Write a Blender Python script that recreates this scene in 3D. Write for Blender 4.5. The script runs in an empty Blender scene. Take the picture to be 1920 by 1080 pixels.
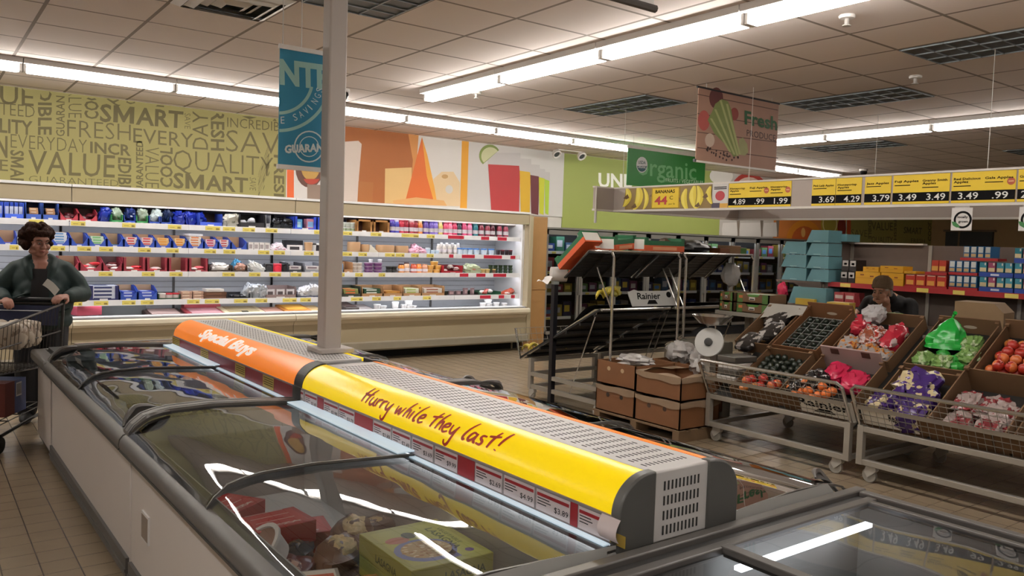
import bpy, math, random
from mathutils import Vector, Matrix, noise
C = bpy.data
sc = bpy.context.scene
COL = sc.collection
V = Vector
PI = math.pi
# ---------------------------------------------------------------- camera, world, exposure
RC = ((0.8032108, -0.0066109, 0.5956582), (-0.5948028, -0.0636050, 0.8013514), (0.0325892, -0.9979533, -0.0550204))
FPX, CAMH = 1519.34, 1.6
cam = C.objects.new('camera', C.cameras.new('camera'))
cam.data.sensor_width = 36.0
cam.data.lens = FPX / 1920 * 36.0
cam.data.clip_start = 0.05
COL.objects.link(cam)
m4 = Matrix(((RC[0][0], -RC[0][1], -RC[0][2], 0), (RC[1][0], -RC[1][1], -RC[1][2], 0), (RC[2][0], -RC[2][1], -RC[2][2], CAMH), (0, 0, 0, 1)))
cam.matrix_world = m4
sc.camera = cam
w = C.worlds.new('world')
sc.world = w
w.use_nodes = True
w.node_tree.nodes['Background'].inputs[0].default_value = (0.02, 0.018, 0.016, 1)
w.node_tree.nodes['Background'].inputs[1].default_value = 0.3
vs = sc.view_settings
vs.view_transform = 'Standard'
vs.look = 'None'
vs.gamma = 1
vs.use_curve_mapping = False
vs.exposure = 0.12
try:
    sc.cycles.use_denoising = True
    sc.cycles.max_bounces = 8
    sc.cycles.diffuse_bounces = 4
    sc.cycles.glossy_bounces = 3
    sc.cycles.transparent_max_bounces = 16
    sc.cycles.sample_clamp_indirect = 4.0
    sc.cycles.caustics_reflective = False
    sc.cycles.caustics_refractive = False
except Exception:
    pass
TUBE = 30.0          # radiance of the ceiling tubes
COOL = 12.0           # radiance of the cooler's lamps

# ---------------------------------------------------------------- rays of the calibrated camera (used to read real positions on known planes)
def _d(px, py):
    c = ((px - 960) / FPX, (py - 540) / FPX, 1.0)
    return V([sum(RC[i][j] * c[j] for j in range(3)) for i in range(3)])
def atz(px, py, z):
    d = _d(px, py); return V((0, 0, CAMH)) + d * ((z - CAMH) / d.z)
def aty(px, py, y):
    d = _d(px, py); return V((0, 0, CAMH)) + d * (y / d.y)
def atx(px, py, x):
    d = _d(px, py); return V((0, 0, CAMH)) + d * (x / d.x)
def pix(p):
    q = V(p) - V((0, 0, CAMH)); c = [sum(RC[i][j] * q[i] for i in range(3)) for j in range(3)]
    return 960 + FPX * c[0] / c[2], 540 + FPX * c[1] / c[2]
def xs(px, y, z):                      # world x seen in column px on the line (y, z)
    lo, hi = -8.0, 25.0
    for _ in range(40):
        m = (lo + hi) / 2
        if pix((m, y, z))[0] < px: lo = m
        else: hi = m
    return lo
def ys(px, x, z):
    lo, hi = -3.0, 12.0
    for _ in range(40):
        m = (lo + hi) / 2
        if pix((x, m, z))[0] > px: lo = m
        else: hi = m
    return lo

# ---------------------------------------------------------------- materials
def lin(c):
    if isinstance(c, str):
        c = [int(c[i:i + 2], 16) for i in (0, 2, 4)]
    return tuple((v / 255 / 12.92) if v / 255 <= 0.04045 else ((v / 255 + 0.055) / 1.055) ** 2.4 for v in c)
MATS = {}
def mat(key, col=None, rough=0.5, metal=0.0, var=0.08, scale=9.0, bump=0.0, emit=0.0, spec=0.5, ecol=None):
    if key in MATS: return MATS[key]
    m = C.materials.new(key); m.use_nodes = True
    nt = m.node_tree; b = nt.nodes['Principled BSDF']
    c = lin(col)
    b.inputs['Roughness'].default_value = rough
    b.inputs['Metallic'].default_value = metal
    b.inputs['Specular IOR Level'].default_value = spec
    tc = nt.nodes.new('ShaderNodeTexCoord'); nz = nt.nodes.new('ShaderNodeTexNoise')
    nz.inputs['Scale'].default_value = scale; nz.inputs['Detail'].default_value = 3
    nt.links.new(tc.outputs['Object'], nz.inputs['Vector'])
    mx = nt.nodes.new('ShaderNodeMix'); mx.data_type = 'RGBA'
    mx.inputs['A'].default_value = tuple(v * (1 - var) for v in c) + (1,)
    mx.inputs['B'].default_value = tuple(min(1, v * (1 + var)) for v in c) + (1,)
    nt.links.new(nz.outputs['Fac'], mx.inputs['Factor'])
    nt.links.new(mx.outputs['Result'], b.inputs['Base Color'])
    if bump:
        bp = nt.nodes.new('ShaderNodeBump'); bp.inputs['Strength'].default_value = bump; bp.inputs['Distance'].default_value = 0.01
        nt.links.new(nz.outputs['Fac'], bp.inputs['Height']); nt.links.new(bp.outputs['Normal'], b.inputs['Normal'])
    if emit:
        b.inputs['Emission Color'].default_value = (*lin(ecol or col), 1)
        b.inputs['Emission Strength'].default_value = emit
    MATS[key] = m
    return m
def hx(col, rough=0.55, **k):          # a plain coloured material named after its colour
    return mat('tone_%s_%d' % (col, int(rough * 100)), col, rough, **k)
def glass(key, tint=(0.93, 0.95, 0.94), wav=0.0, base=0.05, scale=3.0, ior=1.45, film=None):
    if key in MATS: return MATS[key]
    m = C.materials.new(key); m.use_nodes = True
    nt = m.node_tree; nt.nodes.remove(nt.nodes['Principled BSDF'])
    out = nt.nodes['Material Output']
    tr = nt.nodes.new('ShaderNodeBsdfTransparent'); tr.inputs[0].default_value = (*tint, 1)
    gl = nt.nodes.new('ShaderNodeBsdfGlossy'); gl.inputs['Roughness'].default_value = 0.015
    fr = nt.nodes.new('ShaderNodeFresnel'); fr.inputs['IOR'].default_value = ior
    ma = nt.nodes.new('ShaderNodeMath'); ma.operation = 'MULTIPLY_ADD'; ma.inputs[1].default_value = 1.0; ma.inputs[2].default_value = base
    mx = nt.nodes.new('ShaderNodeMixShader')
    nt.links.new(fr.outputs[0], ma.inputs[0]); nt.links.new(ma.outputs[0], mx.inputs[0])
    a = tr
    if film:
        df = nt.nodes.new('ShaderNodeBsdfDiffuse'); df.inputs[0].default_value = (*lin(film[0]), 1)
        m2 = nt.nodes.new('ShaderNodeMixShader'); m2.inputs[0].default_value = film[1]
        nt.links.new(tr.outputs[0], m2.inputs[1]); nt.links.new(df.outputs[0], m2.inputs[2]); a = m2
    nt.links.new(a.outputs[0], mx.inputs[1]); nt.links.new(gl.outputs[0], mx.inputs[2])
    if wav:
        tc = nt.nodes.new('ShaderNodeTexCoord'); nz = nt.nodes.new('ShaderNodeTexNoise'); nz.inputs['Scale'].default_value = scale; nz.inputs['Detail'].default_value = 1
        bp = nt.nodes.new('ShaderNodeBump'); bp.inputs['Strength'].default_value = wav; bp.inputs['Distance'].default_value = 0.05
        nt.links.new(tc.outputs['Object'], nz.inputs['Vector']); nt.links.new(nz.outputs['Fac'], bp.inputs['Height'])
        nt.links.new(bp.outputs['Normal'], gl.inputs['Normal'])
    nt.links.new(mx.outputs[0], out.inputs[0])
    MATS[key] = m
    return m

def mixmat(key, c1, c2, scale=20, rough=.35, cut=.5, c3=None):      # printed film: patches of two or three colours
    if key in MATS: return MATS[key]
    m = mat(key, c1, rough, scale=scale); nt = m.node_tree; b = nt.nodes['Principled BSDF']
    nz = next(n for n in nt.nodes if n.type == 'TEX_NOISE'); cr = nt.nodes.new('ShaderNodeValToRGB'); cr.color_ramp.interpolation = 'CONSTANT'
    e = cr.color_ramp.elements; e[0].color = (*lin(c1), 1); e[1].position = cut; e[1].color = (*lin(c2), 1)
    if c3: q = e.new(min(.95, cut + .1)); q.color = (*lin(c3), 1)
    nt.links.new(nz.outputs['Fac'], cr.inputs[0]); nt.links.new(cr.outputs[0], b.inputs['Base Color'])
    return m
# ---------------------------------------------------------------- text outlines
_tx = {}
def glyphs(s, wt=0.0, shear=0.0):
    k = (s, wt, shear)
    if k not in _tx and wt > 0 and 'M' in s:              # heavy M drawn by hand: the font's own folds over itself when thickened
        vv, ff, x = [], [], 0.0; parts = s.split('M'); t, w_ = .13 + 2 * wt, .80
        for i, p in enumerate(parts):
            if p:
                a, f, W, H = glyphs(p, wt, 0.0); n = len(vv); vv += [(x + q[0], q[1]) for q in a]; ff += [tuple(n + j for j in g) for g in f]; x += W + .07
            if i < len(parts) - 1:
                n = len(vv); m = [(0, 0), (t, 0), (t, .42), (w_ / 2 - .035, .03), (w_ / 2 + .035, .03), (w_ - t, .42), (w_ - t, 0), (w_, 0), (w_, .7), (w_ - t * 1.02, .7), (w_ / 2, .29), (t * 1.02, .7), (0, .7)]
                vv += [(x + a, b) for a, b in m]; ff.append(tuple(range(n, n + len(m)))); x += w_ + .07
        _tx[k] = ([(a + b * math.tan(shear), b) for a, b in vv], ff, x - .07, max(b for a, b in vv))
    if k not in _tx:
        c = C.curves.new('t', 'FONT'); c.body = s; c.size = 1; c.offset = wt; c.resolution_u = 2; c.shear = shear
        o = C.objects.new('t', c); me = C.meshes.new_from_object(o)
        vv = [(v.co.x, v.co.y) for v in me.vertices]; ff = [tuple(p.vertices) for p in me.polygons]
        C.objects.remove(o); C.meshes.remove(me); C.curves.remove(c)
        x0 = min(p[0] for p in vv); x1 = max(p[0] for p in vv)
        y1 = max(p[1] for p in vv)
        _tx[k] = ([(x - x0, y) for x, y in vv], ff, x1 - x0, y1)
    return _tx[k]

# ---------------------------------------------------------------- mesh builder
class MB:
    def __init__(s, mt=None, M=None):
        s.v = []; s.f = []; s.mi = []; s.mats = []; s.cur = 0; s.M = M
        if mt is not None: s.use(mt)
    def use(s, mt):
        if isinstance(mt, str): mt = MATS[mt] if mt in MATS else hx(mt)
        if mt not in s.mats: s.mats.append(mt)
        s.cur = s.mats.index(mt); return s
    def add(s, vs_, fs):
        n = len(s.v)
        if s.M is not None: vs_ = [s.M @ V(p) for p in vs_]
        s.v += [tuple(p) for p in vs_]
        for f in fs:
            s.f.append([n + i for i in f]); s.mi.append(s.cur)
        return s
    def poly(s, *p): return s.add(p, [list(range(len(p)))])
    def box(s, x0, x1, y0, y1, z0, z1, M=None):
        p = [(x0, y0, z0), (x1, y0, z0), (x1, y1, z0), (x0, y1, z0), (x0, y0, z1), (x1, y0, z1), (x1, y1, z1), (x0, y1, z1)]
        if M is not None: p = [M @ V(q) for q in p]
        return s.add(p, [(0, 3, 2, 1), (4, 5, 6, 7), (0, 1, 5, 4), (1, 2, 6, 5), (2, 3, 7, 6), (3, 0, 4, 7)])
    def cbox(s, c, sz, M=None):
        a, b, d = (q / 2 for q in sz); x, y, z = c
        return s.box(x - a, x + a, y - b, y + b, z - d, z + d, M)
    def bar(s, p, q, wd, ht, up=(0, 0, 1)):          # rectangular bar from p to q
        p, q, up = V(p), V(q), V(up); t = (q - p).normalized(); sd = t.cross(up).normalized() * (wd / 2); u = sd.cross(t).normalized() * (ht / 2)
        pts = [e + a * sd + b * u for e in (p, q) for a, b in ((-1, -1), (1, -1), (1, 1), (-1, 1))]
        return s.add(pts, [(0, 1, 2, 3), (7, 6, 5, 4), (0, 4, 5, 1), (1, 5, 6, 2), (2, 6, 7, 3), (3, 7, 4, 0)])
    def prism(s, pts, fn, a, b):                      # 2-d outline pts pushed from a to b; fn(u, v, t) -> point
        n = len(pts)
        vs_ = [fn(u, v, a) for u, v in pts] + [fn(u, v, b) for u, v in pts]
        return s.add(vs_, [list(range(n))[::-1], list(range(n, 2 * n))] + [(i, (i + 1) % n, n + (i + 1) % n, n + i) for i in range(n)])
    def sheet(s, fn, nu, nv, closed=False):
        vs_ = [fn(i / nu, j / nv) for i in range(nu + 1) for j in range(nv + 1)]
        return s.add(vs_, [(i * (nv + 1) + j, (i + 1) * (nv + 1) + j, (i + 1) * (nv + 1) + j + 1, i * (nv + 1) + j + 1) for i in range(nu) for j in range(nv)])
    def tube(s, pts, r, seg=6, closed=False):
        pts = [V(p) for p in pts]; n = len(pts); vs_ = []
        for i, p in enumerate(pts):
            a = pts[(i - 1) % n] if (closed or i) else p; b = pts[(i + 1) % n] if (closed or i < n - 1) else p
            t = (b - a).normalized(); up = V((0, 0, 1)) if abs(t.z) < 0.9 else V((1, 0, 0))
            u = t.cross(up).normalized(); w_ = u.cross(t)
            rr = r[i] if isinstance(r, (list, tuple)) else r
            vs_ += [p + (u * math.cos(k * 2 * PI / seg) + w_ * math.sin(k * 2 * PI / seg)) * rr for k in range(seg)]
        fs = []
        for i in range(n if closed else n - 1):
            j = (i + 1) % n
            fs += [(i * seg + k, i * seg + (k + 1) % seg, j * seg + (k + 1) % seg, j * seg + k) for k in range(seg)]
        if not closed: fs += [list(range(seg))[::-1], [(n - 1) * seg + k for k in range(seg)]]
        return s.add(vs_, fs)
    def lathe(s, prof, c=(0, 0, 0), seg=14, M=None, sy=1.0):   # prof [(r, z)]
        vs_ = []; c = V(c)
        for r, z in prof:
            for k in range(seg):
                p = V((r * math.cos(k * 2 * PI / seg), r * sy * math.sin(k * 2 * PI / seg), z))
                vs_.append((M @ p if M is not None else p) + c)
        n = len(prof)
        fs = [(i * seg + k, i * seg + (k + 1) % seg, (i + 1) * seg + (k + 1) % seg, (i + 1) * seg + k) for i in range(n - 1) for k in range(seg)]
        fs += [list(range(seg))[::-1], [(n - 1) * seg + k for k in range(seg)]]
        return s.add(vs_, fs)
    def blob(s, c, rad, seed=0, amp=0.15, fr=1.6, nu=12, nv=8, M=None, flat=0.0, sq=1.0):
        c = V(c); vs_ = []; so = V((seed * 3.7, seed * 1.3, seed * 2.1))
        for j in range(nv + 1):
            th = PI * j / nv
            for i in range(nu):
                ph = 2 * PI * i / nu
                d = V((math.sin(th) * math.cos(ph), math.sin(th) * math.sin(ph), math.cos(th)))
                k = 1 + amp * noise.noise(d * fr + so)
                if sq != 1: d = V([math.copysign(abs(c_) ** sq, c_) for c_ in d])
                p = V((d.x * rad[0] * k, d.y * rad[1] * k, d.z * rad[2] * k))
                if flat and p.z < -rad[2] * flat: p.z = -rad[2] * flat
                vs_.append((M @ p if M is not None else p) + c)
        return s.add(vs_, [(j * nu + i, (j + 1) * nu + i, (j + 1) * nu + (i + 1) % nu, j * nu + (i + 1) % nu) for j in range(nv) for i in range(nu)])
    def text(s, t, P0, Pu, Pv, wt=0.0, lift=(0, 0, 0), shear=0.0, hcap=None):
        vv, ff, W, H = glyphs(t, wt, shear); H = hcap or H
        P0, Pu, Pv, lift = V(P0), V(Pu), V(Pv), V(lift)
        du = (Pu - P0) / W; dv = (Pv - P0) / H
        return s.add([P0 + du * x + dv * y + lift for x, y in vv], ff)
    def textfn(s, t, fn, wt=0.0, shear=0.0):
        vv, ff, W, H = glyphs(t, wt, shear)
        import bmesh
        bm = bmesh.new(); L = [bm.verts.new((x, y, 0)) for x, y in vv]
        for f in ff:
            try: bm.faces.new([L[i] for i in f])
            except ValueError: pass
        for k in range(-3, 10):                       # cut into bands so that the letters can follow a curved surface
            bmesh.ops.bisect_plane(bm, geom=bm.verts[:] + bm.edges[:] + bm.faces[:], plane_co=(0, k * .1, 0), plane_no=(0, 1, 0))
        bm.verts.index_update(); v2 = [(v.co.x, v.co.y) for v in bm.verts]; f2 = [[v.index for v in f.verts] for f in bm.faces]; bm.free()
        return s.add([fn(x / W, y / 0.73) for x, y in v2], f2)
    def build(s, name, parent=None, bev=0.0, ang=0.6, loc=None):
        me = C.meshes.new(name)
        L = V(loc) if loc is not None else None
        me.from_pydata([tuple(V(p) - L) for p in s.v] if L is not None else s.v, [], s.f)
        for m in s.mats: me.materials.append(m)
        me.polygons.foreach_set('material_index', s.mi)
        me.polygons.foreach_set('use_smooth', [True] * len(s.f))
        me.set_sharp_from_angle(angle=ang)
        me.validate(); me.update()
        o = C.objects.new(name, me); COL.objects.link(o)
        if L is not None: o.location = L
        if bev:
            b = o.modifiers.new('bevel', 'BEVEL'); b.width = bev; b.segments = 2; b.limit_method = 'ANGLE'; b.angle_limit = 0.7
        if parent is not None: adopt(o, parent)
        return o
def world(o):
    M = o.matrix_basis.copy()
    return world(o.parent) @ o.matrix_parent_inverse @ M if o.parent is not None else M
def adopt(o, parent):                  # the mesh stays where it was built
    o.parent = parent
    o.matrix_parent_inverse = world(parent).inverted()
    return o
# ---------------------------------------------------------------- things and their labels
ORD = 'first second third fourth fifth sixth seventh eighth ninth tenth eleventh twelfth thirteenth fourteenth fifteenth sixteenth seventeenth eighteenth nineteenth'.split()
def ordinal(i):
    if i < 19: return ORD[i]
    t, u = divmod(i + 1, 10)
    ten = ['', '', 'twent', 'thirt', 'fort', 'fift', 'sixt', 'sevent', 'eight', 'ninet'][t]
    return ten + 'ieth' if u == 0 else ten + 'y-' + ORD[u - 1]
PENDING = []
def tag(o, cat, desc, where='', key=None, frm=None, group=None):
    """desc + where is the label; look-alikes with a key are told apart by rank counted from frm."""
    o['category'] = cat
    if group: o['group'] = group
    PENDING.append((o, desc, where, key, frm))
    return o
def thing(name, loc, cat, desc, where='', key=None, frm=None, group=None):
    o = C.objects.new(name, None); o.location = loc; o.empty_display_size = 0.1; COL.objects.link(o)
    return tag(o, cat, desc, where, key, frm, group)
def same(o, cat, label, group):       # nothing in the photo tells these apart
    o['category'] = cat; o['label'] = label; o['group'] = group
    return o
def struct(o):
    o['kind'] = 'structure'; return o
def dup(root, loc, rotz=None):
    r = root.copy(); COL.objects.link(r); r.location = loc
    if rotz is not None: r.rotation_euler = (0, 0, rotz)
    for ch in list(root.children):
        c = ch.copy(); COL.objects.link(c); c.parent = r; c.matrix_parent_inverse = ch.matrix_parent_inverse.copy()
        for g in list(ch.children):
            d = g.copy(); COL.objects.link(d); d.parent = c; d.matrix_parent_inverse = g.matrix_parent_inverse.copy()
    return r
def finish_labels():
    by = {}
    for p in PENDING: by.setdefault((p[1], p[2], p[4]), []).append(p)
    for (desc, where, frm), L in by.items():
        if len(L) == 1 or L[0][3] is None:
            for p in L: p[0]['label'] = (desc + ' ' + where).strip()
        else:
            L.sort(key=lambda p: p[3])
            for i, p in enumerate(L): p[0]['label'] = ('%s %s, %s from %s' % (desc, where, ordinal(i), frm)).strip()
random.seed(7)
# ================================================================ SETTING
WX0, WX1, WY0, WY1, CZ = -6.0, 20.1, -6.0, 9.9, 3.05
# ceiling tiles: two-foot grid with pale tees
def grid_mat(key, sx, sy, ox, oy, lw, tile, line, rough, var, nsc, lw2=None, spec=0.5, bump=0.0):
    m = C.materials.new(key); m.use_nodes = True; MATS[key] = m
    nt = m.node_tree; b = nt.nodes['Principled BSDF']; b.inputs['Roughness'].default_value = rough; b.inputs['Specular IOR Level'].default_value = spec
    g = nt.nodes.new('ShaderNodeNewGeometry'); sp = nt.nodes.new('ShaderNodeSeparateXYZ'); nt.links.new(g.outputs['Position'], sp.inputs[0])
    ws = []
    for ax, s_, o_, l_ in (('X', sx, ox, lw), ('Y', sy, oy, lw2 or lw)):
        a = nt.nodes.new('ShaderNodeMath'); a.operation = 'SUBTRACT'; a.inputs[1].default_value = o_ - l_ / 2; nt.links.new(sp.outputs[ax], a.inputs[0])
        d = nt.nodes.new('ShaderNodeMath'); d.operation = 'DIVIDE'; d.inputs[1].default_value = s_; nt.links.new(a.outputs[0], d.inputs[0])
        f = nt.nodes.new('ShaderNodeMath'); f.operation = 'FRACT'; nt.links.new(d.outputs[0], f.inputs[0])
        c = nt.nodes.new('ShaderNodeMath'); c.operation = 'LESS_THAN'; c.inputs[1].default_value = l_ / s_; nt.links.new(f.outputs[0], c.inputs[0])
        ws.append(c)
    mxm = nt.nodes.new('ShaderNodeMath'); mxm.operation = 'MAXIMUM'; nt.links.new(ws[0].outputs[0], mxm.inputs[0]); nt.links.new(ws[1].outputs[0], mxm.inputs[1])
    nz = nt.nodes.new('ShaderNodeTexNoise'); nz.inputs['Scale'].default_value = nsc; nz.inputs['Detail'].default_value = 4; nt.links.new(g.outputs['Position'], nz.inputs['Vector'])
    c1 = nt.nodes.new('ShaderNodeMix'); c1.data_type = 'RGBA'; t = lin(tile)
    c1.inputs['A'].default_value = tuple(v * (1 - var) for v in t) + (1,); c1.inputs['B'].default_value = tuple(v * (1 + var) for v in t) + (1,)
    nt.links.new(nz.outputs['Fac'], c1.inputs['Factor'])
    c2 = nt.nodes.new('ShaderNodeMix'); c2.data_type = 'RGBA'; c2.inputs['B'].default_value = (*lin(line), 1)
    nt.links.new(c1.outputs['Result'], c2.inputs['A']); nt.links.new(mxm.outputs[0], c2.inputs['Factor']); nt.links.new(c2.outputs['Result'], b.inputs['Base Color'])
    if bump:
        bp = nt.nodes.new('ShaderNodeBump'); bp.inputs['Strength'].default_value = bump; bp.inputs['Distance'].default_value = 0.004; bp.invert = True
        nt.links.new(mxm.outputs[0], bp.inputs['Height']); nt.links.new(bp.outputs['Normal'], b.inputs['Normal'])
    return m
grid_mat('ceiling_tiles', 0.61, 0.61, 3.152, 4.288, 0.024, 'e6dad3', '8e8278', 0.9, 0.04, 2.0, bump=0.4)
grid_mat('floor_tiles', 0.155, 0.155, 0.483, 0.02, 0.006, '8c7c66', '42372c', 0.24, 0.18, 3.5, lw2=0.004, spec=0.4)
struct(MB('floor_tiles').poly((WX0, WY0, 0), (WX1, WY0, 0), (WX1, WY1 + 1, 0), (WX0, WY1 + 1, 0)).build('floor'))
struct(MB('ceiling_tiles').poly((WX0, WY0, CZ), (WX0, WY1 + 1, CZ), (WX1, WY1 + 1, CZ), (WX1, WY0, CZ)).build('ceiling'))
mat('white_wall', 'cfcac4', 0.7)
mat('tan_wall', '9a7c52', 0.7)
# bulkhead wall above the coolers (its lower half stands back behind them)
b = MB('white_wall')
b.poly((WX0, WY1 + 1, 0), (WX1, WY1 + 1, 0), (WX1, WY1 + 1, 2.09), (WX0, WY1 + 1, 2.09))
b.poly((WX0, WY1, 1.87), (WX0, WY1 + 1, 1.87), (WX1, WY1 + 1, 1.87), (WX1, WY1, 1.87))
b.poly((WX0, WY1, 1.87), (WX1, WY1, 1.87), (WX1, WY1, CZ), (WX0, WY1, CZ))
struct(b.build('wall_north'))
struct(MB('tan_wall').poly((WX1, WY1 + 1, 0), (WX1, WY0, 0), (WX1, WY0, CZ), (WX1, WY1 + 1, CZ)).build('wall_east'))
struct(MB('white_wall').poly((WX0, WY0, 0), (WX0, WY1 + 1, 0), (WX0, WY1 + 1, CZ), (WX0, WY0, CZ)).build('wall_west'))
struct(MB('white_wall').poly((WX0, WY0, 0), (WX0, WY0, CZ), (WX1, WY0, CZ), (WX1, WY0, 0)).build('wall_south'))
# dark service hatch in the far tan wall
b = MB('2a2a26'); b.box(20.0, 20.1, 8.45, 9.5, 1.85, 2.22); b.use('5f4c34'); b.box(19.98, 20.1, 8.4, 9.55, 2.22, 2.27); b.box(19.98, 20.1, 9.16, 9.2, 1.85, 2.22)
struct(b.build('window_1'))

# ---------------------------------------------------------------- ceiling lamps
mat('lamp_white', 'e8e4e0', 0.5)
mat('tube_glow', 'ffffff', 0.4, emit=TUBE, ecol='fffaf4', var=0)
mat('tube_dim', 'ffffff', 0.4, emit=TUBE * .5, ecol='fff8f0', var=0)  # dimmed copy of the tube glow, set to darken the produce side
mat('socket', 'b9b4ae', 0.4)
def make_lamp(glow):
    t = thing('strip_lamp', (0, 0, 0), 'ceiling lamp', 'TEMP')
    PENDING.pop()
    L = 1.24
    b = MB('lamp_white'); b.box(-0.10, 0.10, 0.0, L, -0.045, -0.001)
    b.build('housing', t)
    for y in (0.010, L - 0.010): MB('lamp_white').box(-0.05, 0.05, y - 0.010, y + 0.010, -0.108, -0.045).build('lamp_holder', t)
    for x in (-0.03, 0.03):
        MB(glow).tube([(x, 0.03, -0.085), (x, L - 0.03, -0.085)], 0.026, 8).build('fluorescent_tube', t)
    return t
lamps = {g: make_lamp(g) for g in ('tube_glow', 'tube_dim')}; used = []
def lamp(x, y, rz, where, key, frm, glow='tube_glow'):
    o = lamps[glow] if glow not in used else dup(lamps[glow], (0, 0, 0)); used.append(glow)
    o.location = (x, y, CZ); o.rotation_euler = (0, 0, rz)
    return tag(o, 'ceiling lamp', 'twin tube strip lamp', where, key, frm, 'ceiling strip lamps')
for k in range(11):                    # the row that ends over the freezers
    y = 6.89 - 1.25 * (k + 1)
    if y > -5.5: lamp(4.03, y, 0, 'over the freezer island', k, 'the cheese mural', 'tube_glow' if k < 5 else 'tube_dim')
for k in range(14):                    # the row along the cooler wall
    x = 13.28 - 1.25 * k
    lamp(x, 8.26, PI / 2, 'along the cooler wall', k, 'the far tan wall')
for k in range(10):                    # the row beyond the produce
    y = 6.87 - 1.25 * (k + 1)
    lamp(8.78, y, 0, 'beyond the price board', k, 'the cooler wall', 'tube_dim')
for k in range(6):
    lamp(-0.7, 3.4 - 1.25 * (k + 1), 0, 'behind the shopper', k, 'the cooler wall')
# dark louvred fixtures, switched off
mat('louvre', '8c9498', 0.4, metal=0.2); mat('troffer_dark', '454b4d', 0.4)
TR = [(5.59, 1.85), (5.59, 5.51), (6.81, 3.68), (9.86, 5.51), (11.69, 3.68), (1.93, 3.68)]
WH = ['at the picture edge above the apple prices', 'just beyond the lit middle lamp row', 'above the price board beside the romaine banner', 'far off, below the second lamp row', 'small in the distance above the red delicious prices', 'over the freezer island beside the round air vent']
for i, (x, y) in enumerate(TR):
    t = thing('louvre_fixture', (x + .305, y + .61, CZ), 'ceiling light', 'unlit dark louvred ceiling light ' + WH[i], group='unlit louvred lights')
    b = MB('troffer_dark'); b.box(x + .01, x + .6, y + .01, y + 1.21, CZ - .004, CZ - .002)
    b.build('recess_panel', t)
    b = MB('louvre')
    for k in range(4): b.box(x + .015 + k * .19, x + .024 + k * .19, y + .01, y + 1.21, CZ - .012, CZ - .004)
    for k in range(9): b.box(x + .015, x + .6, y + .015 + k * .148, y + .022 + k * .148, CZ - .012, CZ - .004)
    b.build('louvre_grille', t)
# square air diffuser
t = thing('air_diffuser', (1.62, 5.2, CZ), 'air vent', 'white square stepped ceiling air vent above the freezer island')
b = MB('lamp_white')
for k in range(4):
    a = .3 - k * .065; z = CZ - .004 - .012 * (k % 2)
    for s_ in (0, 1, 2, 3):
        R_ = Matrix.Translation((1.625, 5.205, 0)) @ Matrix.Rotation(s_ * PI / 2, 4, 'Z')
        b.add([R_ @ V(p) for p in ((-a, -a, z), (a, -a, z), (a - .05, -a + .05, z - .025), (-a + .05, -a + .05, z - .025))], [(0, 1, 2, 3), (3, 2, 1, 0)])
b.build('vane_ring', t)
MB('troffer_dark').box(1.625 - .29, 1.625 + .29, 5.205 - .29, 5.205 + .29, CZ - .003, CZ - .001).build('duct_opening', t)
# hanging sign's lower rail at the top edge of the picture
t = thing('hanging_sign', (2.42, 2.47, 2.6), 'hanging sign', 'hanging white sign with dark lower rail at the ceiling')
MB('lamp_white').box(1.7, 2.53, 2.465, 2.475, 2.62, 2.98).build('sign_sheet', t)
MB(mat('dark_rail', '5b5856', 0.35)).tube([(1.7, 2.47, 2.612), (2.545, 2.47, 2.612)], 0.017, 8).build('bottom_rail', t)
b = MB('socket')
for x in (1.85, 2.4): b.tube([(x, 2.47, 2.98), (x, 2.47, CZ)], .003, 4)
b.build('hanging_wire', t)
# small ceiling fittings
mat('black_plastic', '15151a', 0.3)
for (x, y, wd) in ((4.58, 2.84, 'sprinkler over the apple end of the produce'), (4.4, 6.6, 'sprinkler head beside the end of the middle lamp row'), (6.5, 3.4, 'sprinkler between two louvred lights over the price board')):
    t = thing('sprinkler_head', (x, y, CZ), 'sprinkler', 'small white ceiling ' + wd)
    MB('lamp_white').lathe([(.045, 0), (.05, -.008), (.045, -.02), (.02, -.022)], (x, y, CZ)).build('collar', t)
    MB('socket').lathe([(.014, -.02), (.014, -.055), (.026, -.06), (.026, -.066)], (x, y, CZ), 10).build('nozzle', t)
for (x, y, wd) in ((3.4, 7.45, 'beside the square pillar'), (13.0, 7.6, 'above the price board')):
    t = thing('dome_camera', (x, y, CZ), 'security camera', 'small black dome security camera ' + wd)
    MB('lamp_white').lathe([(.07, 0), (.07, -.03), (.05, -.035)], (x, y, CZ)).build('mount', t)
    MB('black_plastic').lathe([(.055, -.03), (.06, -.06), (.04, -.1), (.005, -.115)], (x, y, CZ)).build('dome', t)
# twin emergency spots on a bar, in front of the drinks mural
t = thing('emergency_light', (8.3, 9.5, 2.95), 'emergency light', 'twin spot emergency light under the lamps by the drinks mural')
a_ = aty(1043, 288, 9.6); c_ = aty(1090, 292, 9.6)
MB('lamp_white').box(a_.x, c_.x, 9.57, 9.63, a_.z + .06, a_.z + .1).box((a_.x + c_.x) / 2 - .03, (a_.x + c_.x) / 2 + .03, 9.57, 9.9, a_.z + .07, a_.z + .1).build('bar', t)
for q in (a_, c_):
    h = MB('lamp_white'); R_ = Matrix.Rotation(2.3, 3, 'X')
    h.lathe([(.03, -.06), (.06, -.03), (.075, .03), (.062, .036), (.05, .012), (.001, .01)], q, 14, R_).use('troffer_dark').lathe([(.046, .022), (.001, .02)], q, 14, R_)
    h.build('spot_head', t)
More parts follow.
